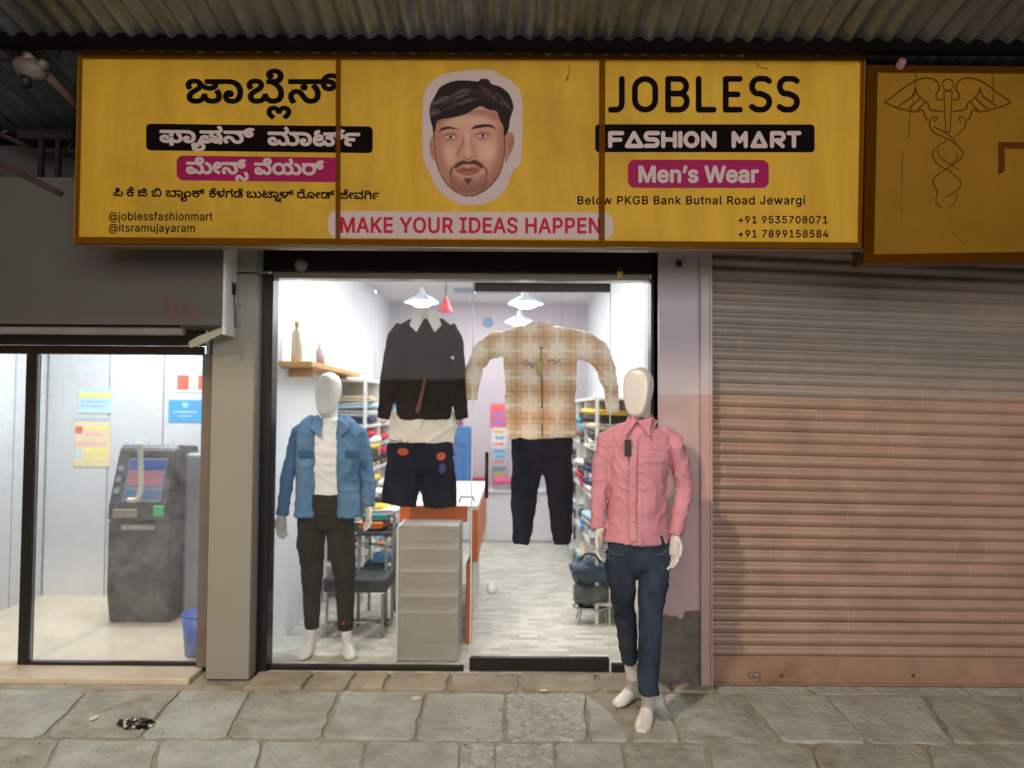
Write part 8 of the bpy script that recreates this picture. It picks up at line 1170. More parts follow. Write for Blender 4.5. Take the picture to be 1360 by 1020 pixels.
# plaid shirt
def plaid():
    m = mat('tan_plaid_cotton', rgb(232, 222, 200), .85, .04, 8, .2, 200)
    nt = m.node_tree; N = nt.nodes; L = nt.links; b = N['Principled BSDF']; src = b.inputs['Base Color'].links[0].from_socket
    g = N.new('ShaderNodeNewGeometry'); s = N.new('ShaderNodeSeparateXYZ'); L.new(g.outputs['Position'], s.inputs[0])
    cur = src
    def bands(sock, f, ph, stops, col, amt):
        nonlocal cur
        a = N.new('ShaderNodeMath'); a.operation = 'MULTIPLY_ADD'; a.inputs[1].default_value = f; a.inputs[2].default_value = ph; L.new(sock, a.inputs[0])
        fr = N.new('ShaderNodeMath'); fr.operation = 'FRACT'; L.new(a.outputs[0], fr.inputs[0])
        r = N.new('ShaderNodeValToRGB'); r.color_ramp.interpolation = 'EASE'
        e = r.color_ramp.elements; e[0].position = 0; e[0].color = (0, 0, 0, 1); e[1].position = 1; e[1].color = (0, 0, 0, 1)
        for p_, v in stops:
            q_ = e.new(p_); q_.color = (v * amt,) * 3 + (1,)
        L.new(fr.outputs[0], r.inputs[0])
        mx = N.new('ShaderNodeMix'); mx.data_type = 'RGBA'; L.new(r.outputs[0], mx.inputs['Factor']); L.new(cur, mx.inputs[6]); mx.inputs[7].default_value = (*col, 1); cur = mx.outputs[2]
    tan = rgb(206, 152, 96); gr = rgb(130, 120, 100); wh = rgb(238, 234, 222)
    bands(s.outputs[0], 6.2, .15, [(.05, 0), (.12, 1), (.5, 1), (.57, 0)], tan, .5)
    bands(s.outputs[2], 6.2, .3, [(.05, 0), (.12, 1), (.5, 1), (.57, 0)], tan, .5)
    bands(s.outputs[0], 6.2, .15, [(.24, 0), (.27, 1), (.33, 1), (.36, 0)], gr, .32)
    bands(s.outputs[2], 6.2, .3, [(.24, 0), (.27, 1), (.33, 1), (.36, 0)], gr, .32)
    bands(s.outputs[0], 6.2, .15, [(.72, 0), (.76, 1), (.84, 1), (.88, 0)], wh, .55)
    bands(s.outputs[2], 6.2, .3, [(.72, 0), (.76, 1), (.84, 1), (.88, 0)], wh, .55)
    L.new(cur, b.inputs['Base Color'])
    return crease(m, .8, 5, .06)
ps = thing('plaid_shirt', P(716, 440, HY), 'tan and cream plaid shirt hung with spread sleeves behind the door glass', 'shirt')
bm = bmesh.new()
garment(bm, HY, [(716, 434), (716, 440), (717, 455), (718, 510), (719, 560), (720, 582)], [26, 46, 50, 47, 47, 44], [.03, .045, .055, .065, .075, .06], 24)
garment(bm, HY, [(688, 452), (660, 457), (642, 466), (631, 486), (627, 508), (627, 531)], [15, 17, 15, 12, 10, 8], [.04, .035, .03, .03, .03, .028])
garment(bm, HY, [(746, 452), (775, 458), (793, 468), (804, 488), (811, 515), (815, 548)], [16, 19, 17, 13, 10, 8], [.04, .035, .03, .03, .03, .028])
sh2 = skin('cloth', bm, plaid(), ps, .0075, 3, folds(.009, (12, 10, 6), 81))
bm = bmesh.new(); garment(bm, HY, [(716, 428), (716, 437)], [14, 19], [.035, .045], 18); bm_obj('collar_stand', bm, MC['tan_plaid_cotton'], ps, smooth=True)
for sx in (-1, 1):
    V = [P(716 + sx * 2, 440, HY - .052), P(716 + sx * 14, 452, HY - .065), P(716 + sx * 23, 442, HY - .045), P(716 + sx * 17, 429, HY - .02), P(716 + sx * 6, 430, HY - .04)]
    V += [v + Vector((0, .008, 0)) for v in V]
    mesh('collar_flap', V, [(0, 1, 2, 3, 4), (9, 8, 7, 6, 5)] + [(i, i + 5, (i + 1) % 5 + 5, (i + 1) % 5) for i in range(5)], MC['tan_plaid_cotton'], ps)
tube('placket_line', [P(718, 446, HY - .052), P(719, 480, HY - .066), P(720, 530, HY - .073), P(720, 578, HY - .074)], .0035, mat('brown_trim', rgb(92, 72, 56), .8, .1), ps, 6)
for py in (462, 500, 540, 563):
    q = P(719.5, py, HY - .078); tube('button', [q, q + Vector((0, .008, 0))], .006, MC['brown_trim'], ps, 8)
q = P(716, 487, HY - .085)
bm = bmesh.new(); tube_bm(bm, [q + Vector((0, 0, .05)), q + Vector((0, 0, .02)), q + Vector((0, 0, -.03)), q + Vector((0, 0, -.055))], [.004, .016, .016, .004], [.003, .004, .004, .003], 10)
bm_obj('leaf_tag', bm, mat('olive_yellow_tag', rgb(168, 156, 40), .5, .2), ps)
for a, b in (((693, 482), (707, 481)), ((726, 481), (744, 477)), ((696, 486), (710, 484))):
    tube('stitched_script', spl([P(*a, HY - .068), P((a[0] + b[0]) / 2, a[1] - 3, HY - .072), P((a[0] + b[0]) / 2 + 3, a[1] + 2, HY - .072), P(*b, HY - .070)], 4), .0026, MC['brown_trim'], ps, 5)
for sx in (-30, 30):
    tube('hanging_wire', [P(716 + sx, 436, HY), Vector((P(716 + sx, 436, HY).x, HY, ZC))], .0016, M_alu, ps, 5)
# joggers
jg = thing('trousers', P(720, 580, HY), 'black jogger trousers hung under the plaid shirt', 'trousers')
bm = bmesh.new()
garment(bm, HY, [(720, 578), (720, 590), (720, 612), (720, 622)], [40, 41, 40, 30], [.05, .06, .065, .05], 22)
garment(bm, HY, [(701, 605), (697, 650), (694, 700), (692, 722)], [21, 18, 14, 11], [.065, .06, .05, .04])
garment(bm, HY, [(739, 605), (743, 650), (746, 700), (748, 722)], [21, 18, 14, 11], [.065, .06, .05, .04])
skin('cloth', bm, M_navy, jg, .0075, 3, folds(.007, (12, 10, 6), 91))

# ================================================================== inside the shop
def room_light(name, loc, sx, sy, e, col=(1, 1, 1)):
    return lamp_area(name, loc, (loc[0], loc[1], 0), sx, e, col, sy)
M_bulb = emis('lit_bulb', (.95, .98, 1.0), 9.0)
M_shade = mat('pale_lamp_shade', rgb(150, 164, 178), .4, .05)
def pendant(px, py, Y, w, label, red_=False):
    p = P(px, py, Y); r_ = K(w, Y) / 2
    t = thing('pendant_lamp', (p.x, Y, p.z), label, 'lamp', 'pendant lamps of the clothes shop')
    lathe('shade', [(.02, .10), (.035, .06), (r_ * .5, .045), (r_ * .9, .012), (r_, 0)], p, M_shade, t)
    lathe('bulb', [(.001, -.035), (r_ * .35, -.028), (r_ * .62, -.008), (r_ * .7, .008)], p, M_bulb, t)
    tube('cord', [(p.x, Y, p.z + .10), (p.x, Y, ZC)], .005, M_alu, t, 6)
    l = bpy.data.lights.new('pendant_lamp_light', 'POINT'); l.energy = 6; l.color = (.95, .98, 1); l.shadow_soft_size = .08
    o = bpy.data.objects.new('pendant_lamp_light', l); link(o, t); o.matrix_parent_inverse = Matrix.Identity(4); o.location = (0, 0, -.09)
pendant(560, 402, 1.55, 46, 'lit disc pendant lamp above the collar of the black jumper')
pendant(698, 404, 1.55, 48, 'larger and upper of the two lit pendant lamps above the plaid shirt')
pendant(690, 428, 2.7, 40, 'lower lit pendant lamp just above the plaid shirt collar')
p = P(592, 414, 1.9)
t = thing('pendant_lamp', p, 'small unlit red cone lamp right of the jumper collar', 'lamp')
lathe('shade', [(.006, .13), (.02, .10), (.045, .03), (.062, 0)], p, mat('red_lamp_shade', rgb(176, 60, 66), .5, .1), t)
tube('cord', [(p.x, p.y, p.z + .13), (p.x, p.y, ZC)], .004, M_blk2, t, 6)
# ceiling lights added to brighten the room
for i, (x, y) in enumerate(((-.9, .75), (.35, .75), (-.3, 2.2), (-.3, 3.6))):
    t = thing('ceiling_light', (x, y, ZC), ['flat white ceiling light near the front left, above the denim mannequin', 'flat white ceiling light near the front right, above the plaid shirt', 'flat white ceiling light in the middle of the shop', 'flat white ceiling light at the back of the shop'][i], 'ceiling light', 'flat ceiling lights of the clothes shop')
    box('housing', x - .32, x + .32, y - .09, y + .09, ZC - .03, ZC - .001, M_shade, t, .004)
    room_light('ceiling_light_lamp', (x, y, ZC - .035), .6, .15, 22, (.98, .99, .97))
for (px, py) in ((648, 428), (791, 432)):
    q = P(px, py, YB - .02)
    t = thing('wall_light', q, 'small bluish round light on the back wall, %s' % ('left of the pendant lamps' if px < 700 else 'right above the plaid sleeve'), 'light')
    tube('rim', [q, q + Vector((0, .018, 0))], .06, M_shade, t, 20)
    tube('face', [q + Vector((0, -.004, 0)), q], .045, mat('blue_lens', rgb(120, 170, 220), .3, .05), t, 20)
# left wall shelf
M_wood = mat('light_wood', rgb(196, 150, 96), .5, .15, 8, stretch=(1, 6, 6))
zsf = 1.80
sf = thing('wall_shelf', (XL + .12, 1.2, zsf), 'light wooden shelf high on the left wall behind the denim mannequin', 'shelf')
box('board', XL + .001, XL + .21, .38, 1.9, zsf - .035, zsf, M_wood, sf, .004)
for y_ in (.6, 1.6): box('support', XL + .001, XL + .16, y_, y_ + .025, zsf - .09, zsf - .036, M_wood, sf, .003)
def bottle(x, y_, z, h, r_, col, label):
    t = thing('bottle', (x, y_, z), label, 'bottle')
    lathe('body', [(.001, 0), (r_, .002), (r_, h * .7), (r_ * .4, h * .82), (r_ * .4, h * .9)], (x, y_, z), col, t, 14)
    lathe('cap', [(r_ * .45, h * .86), (r_ * .45, h), (.001, h)], (x, y_, z), M_wood, t, 12)
bottle(XL + .09, .46, zsf, .26, .035, mat('cream_bottle', rgb(216, 206, 186), .35, .05), 'tall cream bottle at the near end of the wooden wall shelf')
bottle(XL + .11, .95, zsf, .16, .025, mat('grey_bottle', rgb(150, 140, 146), .35, .05), 'short grey bottle in the middle of the wooden wall shelf')
bottle(XL + .08, 1.12, zsf, .13, .028, mat('dusky_bottle', rgb(176, 130, 126), .35, .05), 'small dusky pink bottle behind the grey one on the wall shelf')
# folded clothes
PAL = {'red': rgb(198, 36, 50), 'crimson': rgb(170, 30, 70), 'pink': rgb(224, 96, 136), 'orange': rgb(226, 120, 46), 'yellow': rgb(226, 186, 70), 'teal': rgb(66, 150, 150), 'pale blue': rgb(168, 196, 214),
       'sky blue': rgb(92, 150, 210), 'navy blue': rgb(36, 46, 84), 'dark grey': rgb(62, 64, 68), 'light grey': rgb(160, 162, 164), 'white': rgb(224, 224, 220), 'beige': rgb(196, 178, 150), 'black': rgb(30, 30, 32), 'green': rgb(70, 128, 88), 'brown': rgb(110, 76, 56)}
def folded_mesh():
    bm = bmesh.new()
    for z0, z1, y1 in ((0, .45, .5), (.46, 1.0, .49)):
        addbox(bm, -.5, .5, -.5, y1, z0, z1, .0)
        break
    bm.free(); bm = bmesh.new()
    # fold: rounded front edge, slack middle
    pr_ = [(-.5, .12), (-.5, .40), (-.47, .52), (-.5, .62), (-.49, .86), (-.44, .98), (0, 1.04), (.46, .97), (.5, .8), (.5, .15), (.45, .02), (-.45, .0)]
    xs_ = [-.5, -.42, 0, .42, .5]; sc__ = [.86, .98, 1, .98, .86]
    rg = []
    for x_, s_ in zip(xs_, sc__):
        rg.append([bm.verts.new((x_, y_ * (.96 if abs(x_) == .5 else 1), .5 + (z_ - .5) * s_)) for y_, z_ in pr_])
    for i in range(4):
        for k in range(len(pr_)): bm.faces.new([rg[i][k], rg[i][(k + 1) % len(pr_)], rg[i + 1][(k + 1) % len(pr_)], rg[i + 1][k]])
    bm.faces.new(rg[0][::-1]); bm.faces.new(rg[-1]); bmesh.ops.recalc_face_normals(bm, faces=bm.faces[:])
    me = bpy.data.meshes.new('folded_garment'); bm.to_mesh(me); bm.free()
    me.materials.append(None)
    for p_ in me.polygons: p_.use_smooth = True
    return me
FM = folded_mesh()
ORD = ['lowest', 'second', 'third', 'fourth', 'fifth', 'sixth']
def folded(x, y_, z, w, d, h, col, label, group, rot=0):
    o = bpy.data.objects.new('folded_garment', FM); SC.collection.objects.link(o)
    o.location = (x, y_, z); o.scale = (w, d, h); o.rotation_euler = (random.uniform(-.02, .02), random.uniform(-.04, .04), rot + random.uniform(-.14, .14))
    m = mat('cloth_' + col.replace(' ', '_'), PAL[col], .85, .14, 20, .2, 120)
    o.material_slots[0].link = 'OBJECT'; o.material_slots[0].material = m
    tag(o, label, 'folded garment', group); return o
M_shelf = mat('white_laminate', rgb(216, 216, 212), .5, .03)
SHN = ['bottom', 'second', 'third', 'fourth', 'top']
def rack(name, x0, x1, y0, y1, levels, cols, side, label):
    t = thing('clothes_rack', ((x0 + x1) / 2, (y0 + y1) / 2, 0), label, 'shelf rack')
    for z in levels + [levels[-1] + .36]: box('shelf_board', x0, x1, y0, y1, z - .022, z, M_shelf, t, .002)
    for x_ in (x0 + .02, x1 - .02): box('post', x_ - .012, x_ + .012, y0 - .012, y0 + .012, .014, levels[-1] + .335, M_shelf, t, .002)
    for y_ in [y0 + (y1 - y0) * i / cols for i in range(1, cols + 1)]:
        box('divider', x0 + .004, x1 - .004, y_ - .012, y_ + .012, .014, levels[-1] + .335, M_shelf, t, .002)
    box('back_panel', *( (x0 - .0, x0 + .010) if side == 'left' else (x1 - .010, x1)), y0 + .015, y1 - .015, .02, levels[-1] + .33, M_shelf, t, 0)
    colw = (y1 - y0) / cols
    for li, z in enumerate(levels):
        for c_ in range(cols):
            n = random.choice((4, 5, 5, 6)); zz = z + .001
            if li == 0: n = 4
            for k in range(n):
                h = random.uniform(.042, .062)
                if zz + h > z + .325: break
                col = random.choice([q for q in PAL] + ['white', 'light grey', 'dark grey', 'navy blue', 'black', 'beige', 'pale blue', 'white', 'light grey'] * 2)
                cx = (x0 + x1) / 2 + (.01 if side == 'left' else -.01)
                folded(cx, y0 + colw * (c_ + .5), zz, abs(x1 - x0) * .92, colw * .86, h, col,
                       '%s folded garment, %s in its stack, %s shelf, %s column of the %s rack' % (col, ORD[k], SHN[li], ['nearest', 'second', 'third', 'fourth'][c_], side), 'folded clothes on the %s rack' % side)
                zz += h + .001
rack('l', XL + .005, XL + .34, 1.55, 3.3, [.30, .66, 1.02, 1.38], 3, 'left', 'white shelf rack of folded clothes along the left wall')
rack('r', XR - .32, XR - .005, .95, 3.9, [.16, .52, .88, 1.24], 4, 'right', 'white shelf rack of folded clothes along the right wall')
# counter
M_org = mat('orange_laminate', rgb(206, 104, 36), .4, .08, 5)
M_cg = glass('counter_glass', .1, .34, True, dustcol=(.60, .58, .50))
a, b = G(527, 880, .012), G(604, 882, .012)
cx0, cx1, cy0, cy1 = a.x, b.x + .015, a.y + .02, 2.15
ct = thing('sales_counter', ((cx0 + cx1) / 2, cy0, 0), 'narrow glass fronted sales counter with orange top and orange side rail', 'counter')
zc = P(560, 699, cy0).z
M_gl3 = mat('grey_counter_panel', rgb(190, 188, 172), .35, .08, 3)
levels = [.03] + [P(560, y_, cy0).z for y_ in (812, 790, 757, 727)] + [zc]
box('rear_panel', cx0 + .004, cx1 - .004, cy0 + .30, cy0 + .31, .03, zc - .01, M_gl3, ct, 0)
for i, z in enumerate(levels): box('shelf_board', cx0 + .003, cx1 - .003, cy0 + .004, cy0 + .295, z - .012, z, MC['white_laminate'] if i < 5 else M_alu, ct, .002)
box('glass_front', cx0, cx1, cy0 - .006, cy0, .02, zc - .002, M_cg, ct, 0)
box('glass_side', cx1, cx1 + .005, cy0 - .006, cy0 + .3, .02, zc - .002, M_cg, ct, 0)
box('side_panel', cx0 - .012, cx0 - .001, cy0, cy1, .014, zc - .002, MC['white_laminate'], ct, .002)
zt_ = P(575, 671, cy0 + .35).z
box('orange_front', P(531, 680, cy0 + .32).x, P(621, 680, cy0 + .32).x, cy0 + .315, cy0 + .34, zc - .02, zt_, M_org, ct, .003)
box('counter_top', cx0 + .0, P(636, 680, cy0 + .5).x, cy0 + .341, cy1, zt_ - .03, zt_, M_shelf, ct, .004)
box('orange_side', P(626, 700, cy0 + .5).x, P(636, 700, cy0 + .5).x, cy0 + .345, cy1 - .01, zt_ - .36, zt_ - .032, M_org, ct, .003)
xg = P(621, 720, cy0 + .4).x
box('orange_leg', xg - .005, xg + .035, cy0 + .345, cy0 + .40, .014, zt_ - .362, M_org, ct, .003)
box('white_side', xg + .0, xg + .012, cy0 + .41, cy1 - .02, .014, zt_ - .362, M_shelf, ct, .002)
tube('wire_loop', [P(608, 672, cy0 + .5), P(612, 660, cy0 + .5), P(628, 660, cy0 + .55), P(634, 680, cy0 + .6), P(633, 706, cy0 + .6)], .006, M_blk2, ct, 8)
# loose stack of clothes on the counter left side
for i, (px, py, w, c_) in enumerate(((498, 700, .16, 'orange'), (500, 690, .18, 'teal'), (512, 684, .15, 'white'), (498, 680, .16, 'yellow'))):
    q = P(px, py, 1.0)
    folded(q.x, 1.0 + i * .02, q.z, w, .24, .05, c_, '%s garment lying in the loose heap between mannequin and counter, %s from below' % (c_, ['first', 'second', 'third', 'fourth'][i]), 'loose heap of folded clothes')
tb = thing('side_table', (P(498, 720, 1.0).x, 1.0, 0), 'small dark table under the loose heap of clothes left of the counter', 'table')
zt2 = P(500, 702, 1.0).z - .004
tx0, tx1 = P(478, 710, 1.0).x, P(521, 710, 1.0).x
box('table_top', tx0, tx1, .86, 1.3, zt2 - .025, zt2, mat('dark_laminate', rgb(60, 60, 64), .5, .1), tb, .004)
for x_ in (tx0 + .02, tx1 - .02):
    for y_ in (.88, 1.27): tube('leg', [(x_, y_, .012), (x_, y_, zt2 - .026)], .011, M_alu, tb, 8)
for i in range(9):
    c_ = ['white', 'red', 'light grey', 'yellow', 'navy blue', 'pale blue', 'pink', 'dark grey', 'white'][i]
    q = P(506 if i % 2 else 494, 672, 1.22)
    folded(q.x, 1.22, zt2 + .004 + .052 * (i // 2), .13, .2, .05, c_, '%s garment in the rear pile on the side table, %s, %s layer' % (c_, 'right half' if i % 2 else 'left half', ['bottom', 'second', 'third', 'fourth', 'top'][i // 2]), 'rear pile on the side table')
for i, (px, py, c_) in enumerate(((500, 738, 'navy blue'), (510, 733, 'sky blue'))):
    q = P(px, py, 1.15); folded(q.x, 1.12, .35 + .06 * i, .14, .2, .055, c_, '%s garment in the small pile below the side table' % c_, 'pile under the side table')
box('low_shelf', tx0 + .035, tx1 - .035, .90, 1.25, .32, .345, MC['dark_laminate'], tb, .002)
# chair
ch = thing('chair', G(470, 850), 'chrome framed chair with dark grey padded seat behind the denim mannequin', 'chair')
M_chr = mat('chrome', rgb(170, 172, 174), .2, .05, metal=.9)
cy = .62
zs0, zs1 = P(470, 788, cy).z, P(470, 768, cy).z
sx_0, sx_1 = P(428, 780, cy).x, P(514, 780, cy).x
box('seat', sx_0, sx_1, cy, cy + .38, zs0, zs1, mat('dark_grey_vinyl', rgb(58, 62, 66), .5, .1), ch, .022, 3)
for x_ in (sx_0 + .03, sx_1 - .03):
    tube('side_frame', spl([(x_, cy + .02, zs0 - .01), (x_, cy + .01, .06), (x_, cy + .06, .024), (x_, cy + .38, .024), (x_, cy + .42, .06), (x_, cy + .40, zs0), (x_, cy + .46, zs1 + .32), (x_ + .0, cy + .47, zs1 + .36)], 5), .010, M_chr, ch, 8)
for zz in (.12, .20, .28, .35):
    tube('back_slat', spl([(sx_0 + .03, cy + .43 + zz * .08, zs1 + zz), ((sx_0 + sx_1) / 2, cy + .50 + zz * .08, zs1 + zz + .012), (sx_1 - .03, cy + .43 + zz * .08, zs1 + zz)], 6), .011, M_chr, ch, 8)
tube('cross_bar', [(sx_0 + .03, cy + .03, .10), (sx_1 - .03, cy + .03, .10)], .009, M_chr, ch, 8)
tube('cross_bar', [(sx_0 + .03, cy + .38, .024), (sx_1 - .03, cy + .38, .024)], .009, M_chr, ch, 8)
# back of the shop
M_cab = mat('white_cabinet', rgb(214, 212, 214), .5, .03)
cb = thing('cabinet', (P(660, 690, YB - .4).x, YB - .3, 0), 'low white cabinet at the back of the shop left of the joggers', 'cabinet')
ca, cbx = P(600, 650, YB - .4).x, P(735, 650, YB - .4).x
box('body', ca, cbx, YB - .38, YB - .002, .014, P(660, 652, YB - .4).z - .02, M_cab, cb, .004)
n = 3
for i in range(n):
    a = ca + (cbx - ca) * i / n; b = ca + (cbx - ca) * (i + 1) / n
    dd = box('door', a + .006, b - .006, YB - .40, YB - .381, .03, P(660, 652, YB - .4).z - .03, M_cab, cb, .003)
    tube('knob', [(b - .04, YB - .42, .4), (b - .04, YB - .40, .4)], .01, M_alu, dd, 8)
ztb = P(660, 652, YB - .4).z
box('cabinet_top', ca - .01, cbx + .01, YB - .42, YB - .001, ztb - .019, ztb + .004, M_cab, cb, .004)
for i, (px, w, c_) in enumerate(((612, .15, 'pink'), (634, .2, 'pink'), (668, .2, 'light grey'), (690, .14, 'navy blue'))):
    q = P(px, 650, YB - .2)
    for k in range(2): folded(q.x, YB - .2, ztb + .006 + k * .062, w, .26, .06, c_ if k == 0 else random.choice(['pink', 'white', 'crimson', 'pale blue']), 'folded garment %s of two in the %s pile on the white cabinet' % (['lower', 'upper'][k], ['leftmost', 'second', 'third', 'fourth'][i]), 'piles on the white cabinet')
# wall display cards at the back
cdx = [(662, 552, 15, 16, 'pink'), (663, 582, 14, 14, 'white'), (664, 607, 14, 12, 'pale blue'), (663, 630, 14, 11, 'light grey'), (606, 560, 10, 12, 'crimson')]
for i, (px, py, w, h, c_) in enumerate(cdx):
    a = P(px - w / 1.4, py - h, YB - .03); b = P(px + w / 1.4, py + h, YB - .03)
    t = thing('picture', P(px, py, YB - .02), '%s display card on the back wall, %s' % (c_, ['topmost between the hung outfits', 'second from the top', 'third from the top', 'lowest of its column', 'alone beside the black jumper'][i]), 'display card')
    box('board', a.x, b.x, YB - .022, YB - .002, b.z, a.z, mat('card_' + c_.replace(' ', '_'), PAL[c_], .6, .2, 14), t, .002)
    for k in range(3):
        z = a.z + (b.z - a.z) * (k + .6) / 3.4
        box('printed_patch', a.x + .02 + .02 * (k % 2), b.x - .03, YB - .0235, YB - .0222, z - .018, z + .012, mat('cloth_' + random.choice(['orange', 'teal', 'sky_blue', 'yellow']), (0.3, .2, .1)), t, 0)
# hanging jeans at the back left
hj = thing('jeans', P(606, 600, 3.2), 'blue jeans hanging at the back between the black jumper and the door handle', 'jeans')
M_bj = mat('mid_blue_denim', rgb(74, 116, 172), .85, .2, 8)
bm = bmesh.new()
garment(bm, 3.2, [(614, 566), (614, 590)], [13, 13], [.05, .06], 14)
garment(bm, 3.2, [(609, 588), (607, 650)], [7, 6], [.05, .05], 12); garment(bm, 3.2, [(620, 588), (621, 650)], [7, 6], [.05, .05], 12)
skin('cloth', bm, M_bj, hj, .012, 2)
tube('hanger', [P(614, 566, 3.2), P(614, 556, 3.2), P(617, 552, 3.2)], .006, M_alu, hj, 6)
tube('hanging_cord', [P(617, 552, 3.2), Vector((P(617, 552, 3.2).x, 3.2, ZC))], .002, M_alu, hj, 5)
# low rail of shoes / bag by the right rack
bg_ = thing('travel_bag', G(780, 815), 'dark blue and grey stuffed bag on a small stool beside the right rack', 'bag')
BY = 1.02
bm = bmesh.new()
tube_bm(bm, [P(762, 762, BY), P(775, 758, BY), P(792, 757, BY), P(808, 760, BY)], [.06, .10, .105, .07], [.08, .11, .11, .08], 16)
bmx = skin('upper_sack', bm, mat('blue_black_nylon', rgb(40, 62, 84), .5, .3, 10), bg_, .012, 2, folds(.02, (14, 14, 14), 5))
bm = bmesh.new()
tube_bm(bm, [P(763, 786, BY), P(776, 788, BY), P(794, 786, BY), P(808, 784, BY)], [.05, .085, .085, .05], [.08, .11, .11, .08], 16)
skin('lower_sack', bm, mat('grey_green_nylon', rgb(72, 82, 82), .5, .4, 12), bg_, .012, 2, folds(.02, (12, 15, 14), 8))
tube('handle', spl([P(770, 744, BY - .1), P(778, 736, BY - .1), P(790, 737, BY - .1), P(797, 746, BY - .1)], 5), .008, M_blk2, bg_, 8)
so2 = thing('stool', G(788, 822), 'small wire stool under the dark stuffed bag', 'stool')
q = P(786, 803, BY)
tube('seat_ring', [(q.x + .13 * math.cos(t), BY + .11 * math.sin(t), q.z - .01) for t in [2 * math.pi * i / 20 for i in range(21)]], .008, M_chr, so2, 6)
box('seat', q.x - .10, q.x + .10, BY - .08, BY + .08, q.z - .016, q.z - .004, M_blk2, so2, .003)
for i in range(4):
    t = math.pi / 4 + i * math.pi / 2
    tube('leg', [(q.x + .11 * math.cos(t), BY + .09 * math.sin(t), q.z - .01), (q.x + .14 * math.cos(t), BY + .12 * math.sin(t), .012)], .006, M_chr, so2, 6)
# white crumpled cloth on the floor
c = G(653, 785, .012)
bm = bmesh.new(); bmesh.ops.create_icosphere(bm, subdivisions=3, radius=1)
for v in bm.verts:
    k = 1 + .35 * noise.noise(v.co * 2.5); v.co = Vector((v.co.x * .045 * k, v.co.y * .15 * k, max(0, v.co.z) * .05 * k))
    v.co += Vector((c.x, c.y + .05, .013))
tag(bm_obj('cloth', bm, M_wc, None, smooth=True), 'white crumpled cloth lying on the shop floor behind the door', 'cloth')

# ================================================================== cash machine and booth things
at = thing('cash_machine', G(185, 835, .034), 'dark grey dusty cash machine with lit screen standing in the booth', 'cash machine')
xa_, xb_ = P(142, 835, .82).x, P(224, 835, .82).x
M_atm = mat('charcoal_atm_paint', rgb(40, 43, 48), .45, .4, 9, .05, 30, dirt=rgb(98, 104, 110), dirt_amt=.7)
M_atms = mat('grey_atm_side', rgb(112, 120, 128), .45, .08, 4)
z_s = P(180, 690, .80).z; z_t = P(180, 590, 1.0).z
def extrude(name, prof_, x0, x1, m, parent, bev=.008):
    bm = bmesh.new(); A = [bm.verts.new((x0, y_, z)) for y_, z in prof_]; B_ = [bm.verts.new((x1, y_, z)) for y_, z in prof_]
    n = len(prof_); bm.faces.new(A); bm.faces.new(B_[::-1])
    for i in range(n): bm.faces.new([A[i], B_[i], B_[(i + 1) % n], A[(i + 1) % n]])
    bmesh.ops.recalc_face_normals(bm, faces=bm.faces[:])
    bmesh.ops.bevel(bm, geom=bm.edges[:], offset=bev, segments=2, affect='EDGES')
    return bm_obj(name, bm, m, parent)
zk = z_s + .10
extrude('lower_cabinet', [(.84, .036), (.80, .25), (.80, z_s - .01), (1.28, z_s - .01), (1.28, .036)], xa_, xb_, M_atm, at)
extrude('fascia_body', [(.76, z_s), (.77, zk), (.90, z_t - .03), (.93, z_t), (1.26, z_t - .02), (1.26, z_s)], xa_ + .015, xb_ - .005, M_atm, at)
box('side_housing', xb_ + .001, xb_ + .16, 1.0, 1.35, .036, z_t - .06, M_atms, at, .03, 3)
nrm = Vector((0, -(z_t - .03 - zk), .13)).normalized()
def on_face(u, v, off=.004):   # u 0..1 across, v 0..1 up the sloping fascia
    a = Vector((xa_ + .015, .77, zk)); x = (xb_ - xa_ - .02) * u
    return Vector((xa_ + .015 + x, .77 + .13 * v, zk + (z_t - .03 - zk) * v)) + nrm * off
def fq(name, u0, v0, u1, v1, m, off, parent=at, **k):
    V = [on_face(u0, v0, off), on_face(u1, v0, off), on_face(u1, v1, off), on_face(u0, v1, off)]
    V += [v - nrm * .010 for v in V]
    return mesh(name, V, [(0, 1, 2, 3), (7, 6, 5, 4), (0, 4, 5, 1), (1, 5, 6, 2), (2, 6, 7, 3), (3, 7, 4, 0)], m, parent, **k)
scn = fq('screen', .22, .06, .88, .84, emis('screen_pale_blue', rgb(84, 104, 128), .1), .004)
fq('screen_band', .24, .64, .86, .80, emis('screen_blue', rgb(34, 62, 120), .1), .007, scn)
fq('screen_band', .24, .34, .86, .60, emis('screen_pink', rgb(136, 84, 98), .1), .007, scn)
fq('screen_band', .24, .12, .86, .26, emis('screen_teal', rgb(44, 84, 118), .1), .007, scn)
fq('bezel', .18, -.02, .92, .045, M_blk2, .006); fq('bezel', .18, .855, .92, .90, M_blk2, .006)
for v in (.2, .4, .6): fq('side_key', .05, v, .14, v + .1, M_atms, .006)
box('keypad', P(150, 680, .75).x, P(182, 680, .75).x, .745, .765, z_s + .02, z_s + .075, M_alu, at, .003)
box('card_slot', P(204, 672, .75).x, P(217, 672, .75).x, .742, .766, z_s + .03, z_s + .10, emis('green_slot', rgb(50, 150, 90), .3), at, .003)
box('cash_slot', P(160, 700, .78).x, P(205, 700, .78).x, .782, .806, z_s - .07, z_s - .035, mat('worn_steel', rgb(140, 144, 146), .4, .1), at, .006)
tube('grab_rail', spl([P(186, 588, .72), P(187, 620, .72), P(187, 650, .71), P(182, 663, .71), P(170, 664, .71)], 6), .017, mat('beige_pipe', rgb(190, 186, 170), .5, .1), at, 10)
for px in (168, 196, 228):
    q = P(px, 588, .95); lathe('top_lamp', [(.001, .02), (.014, .012), (.016, 0)], q, M_shade, at, 10)
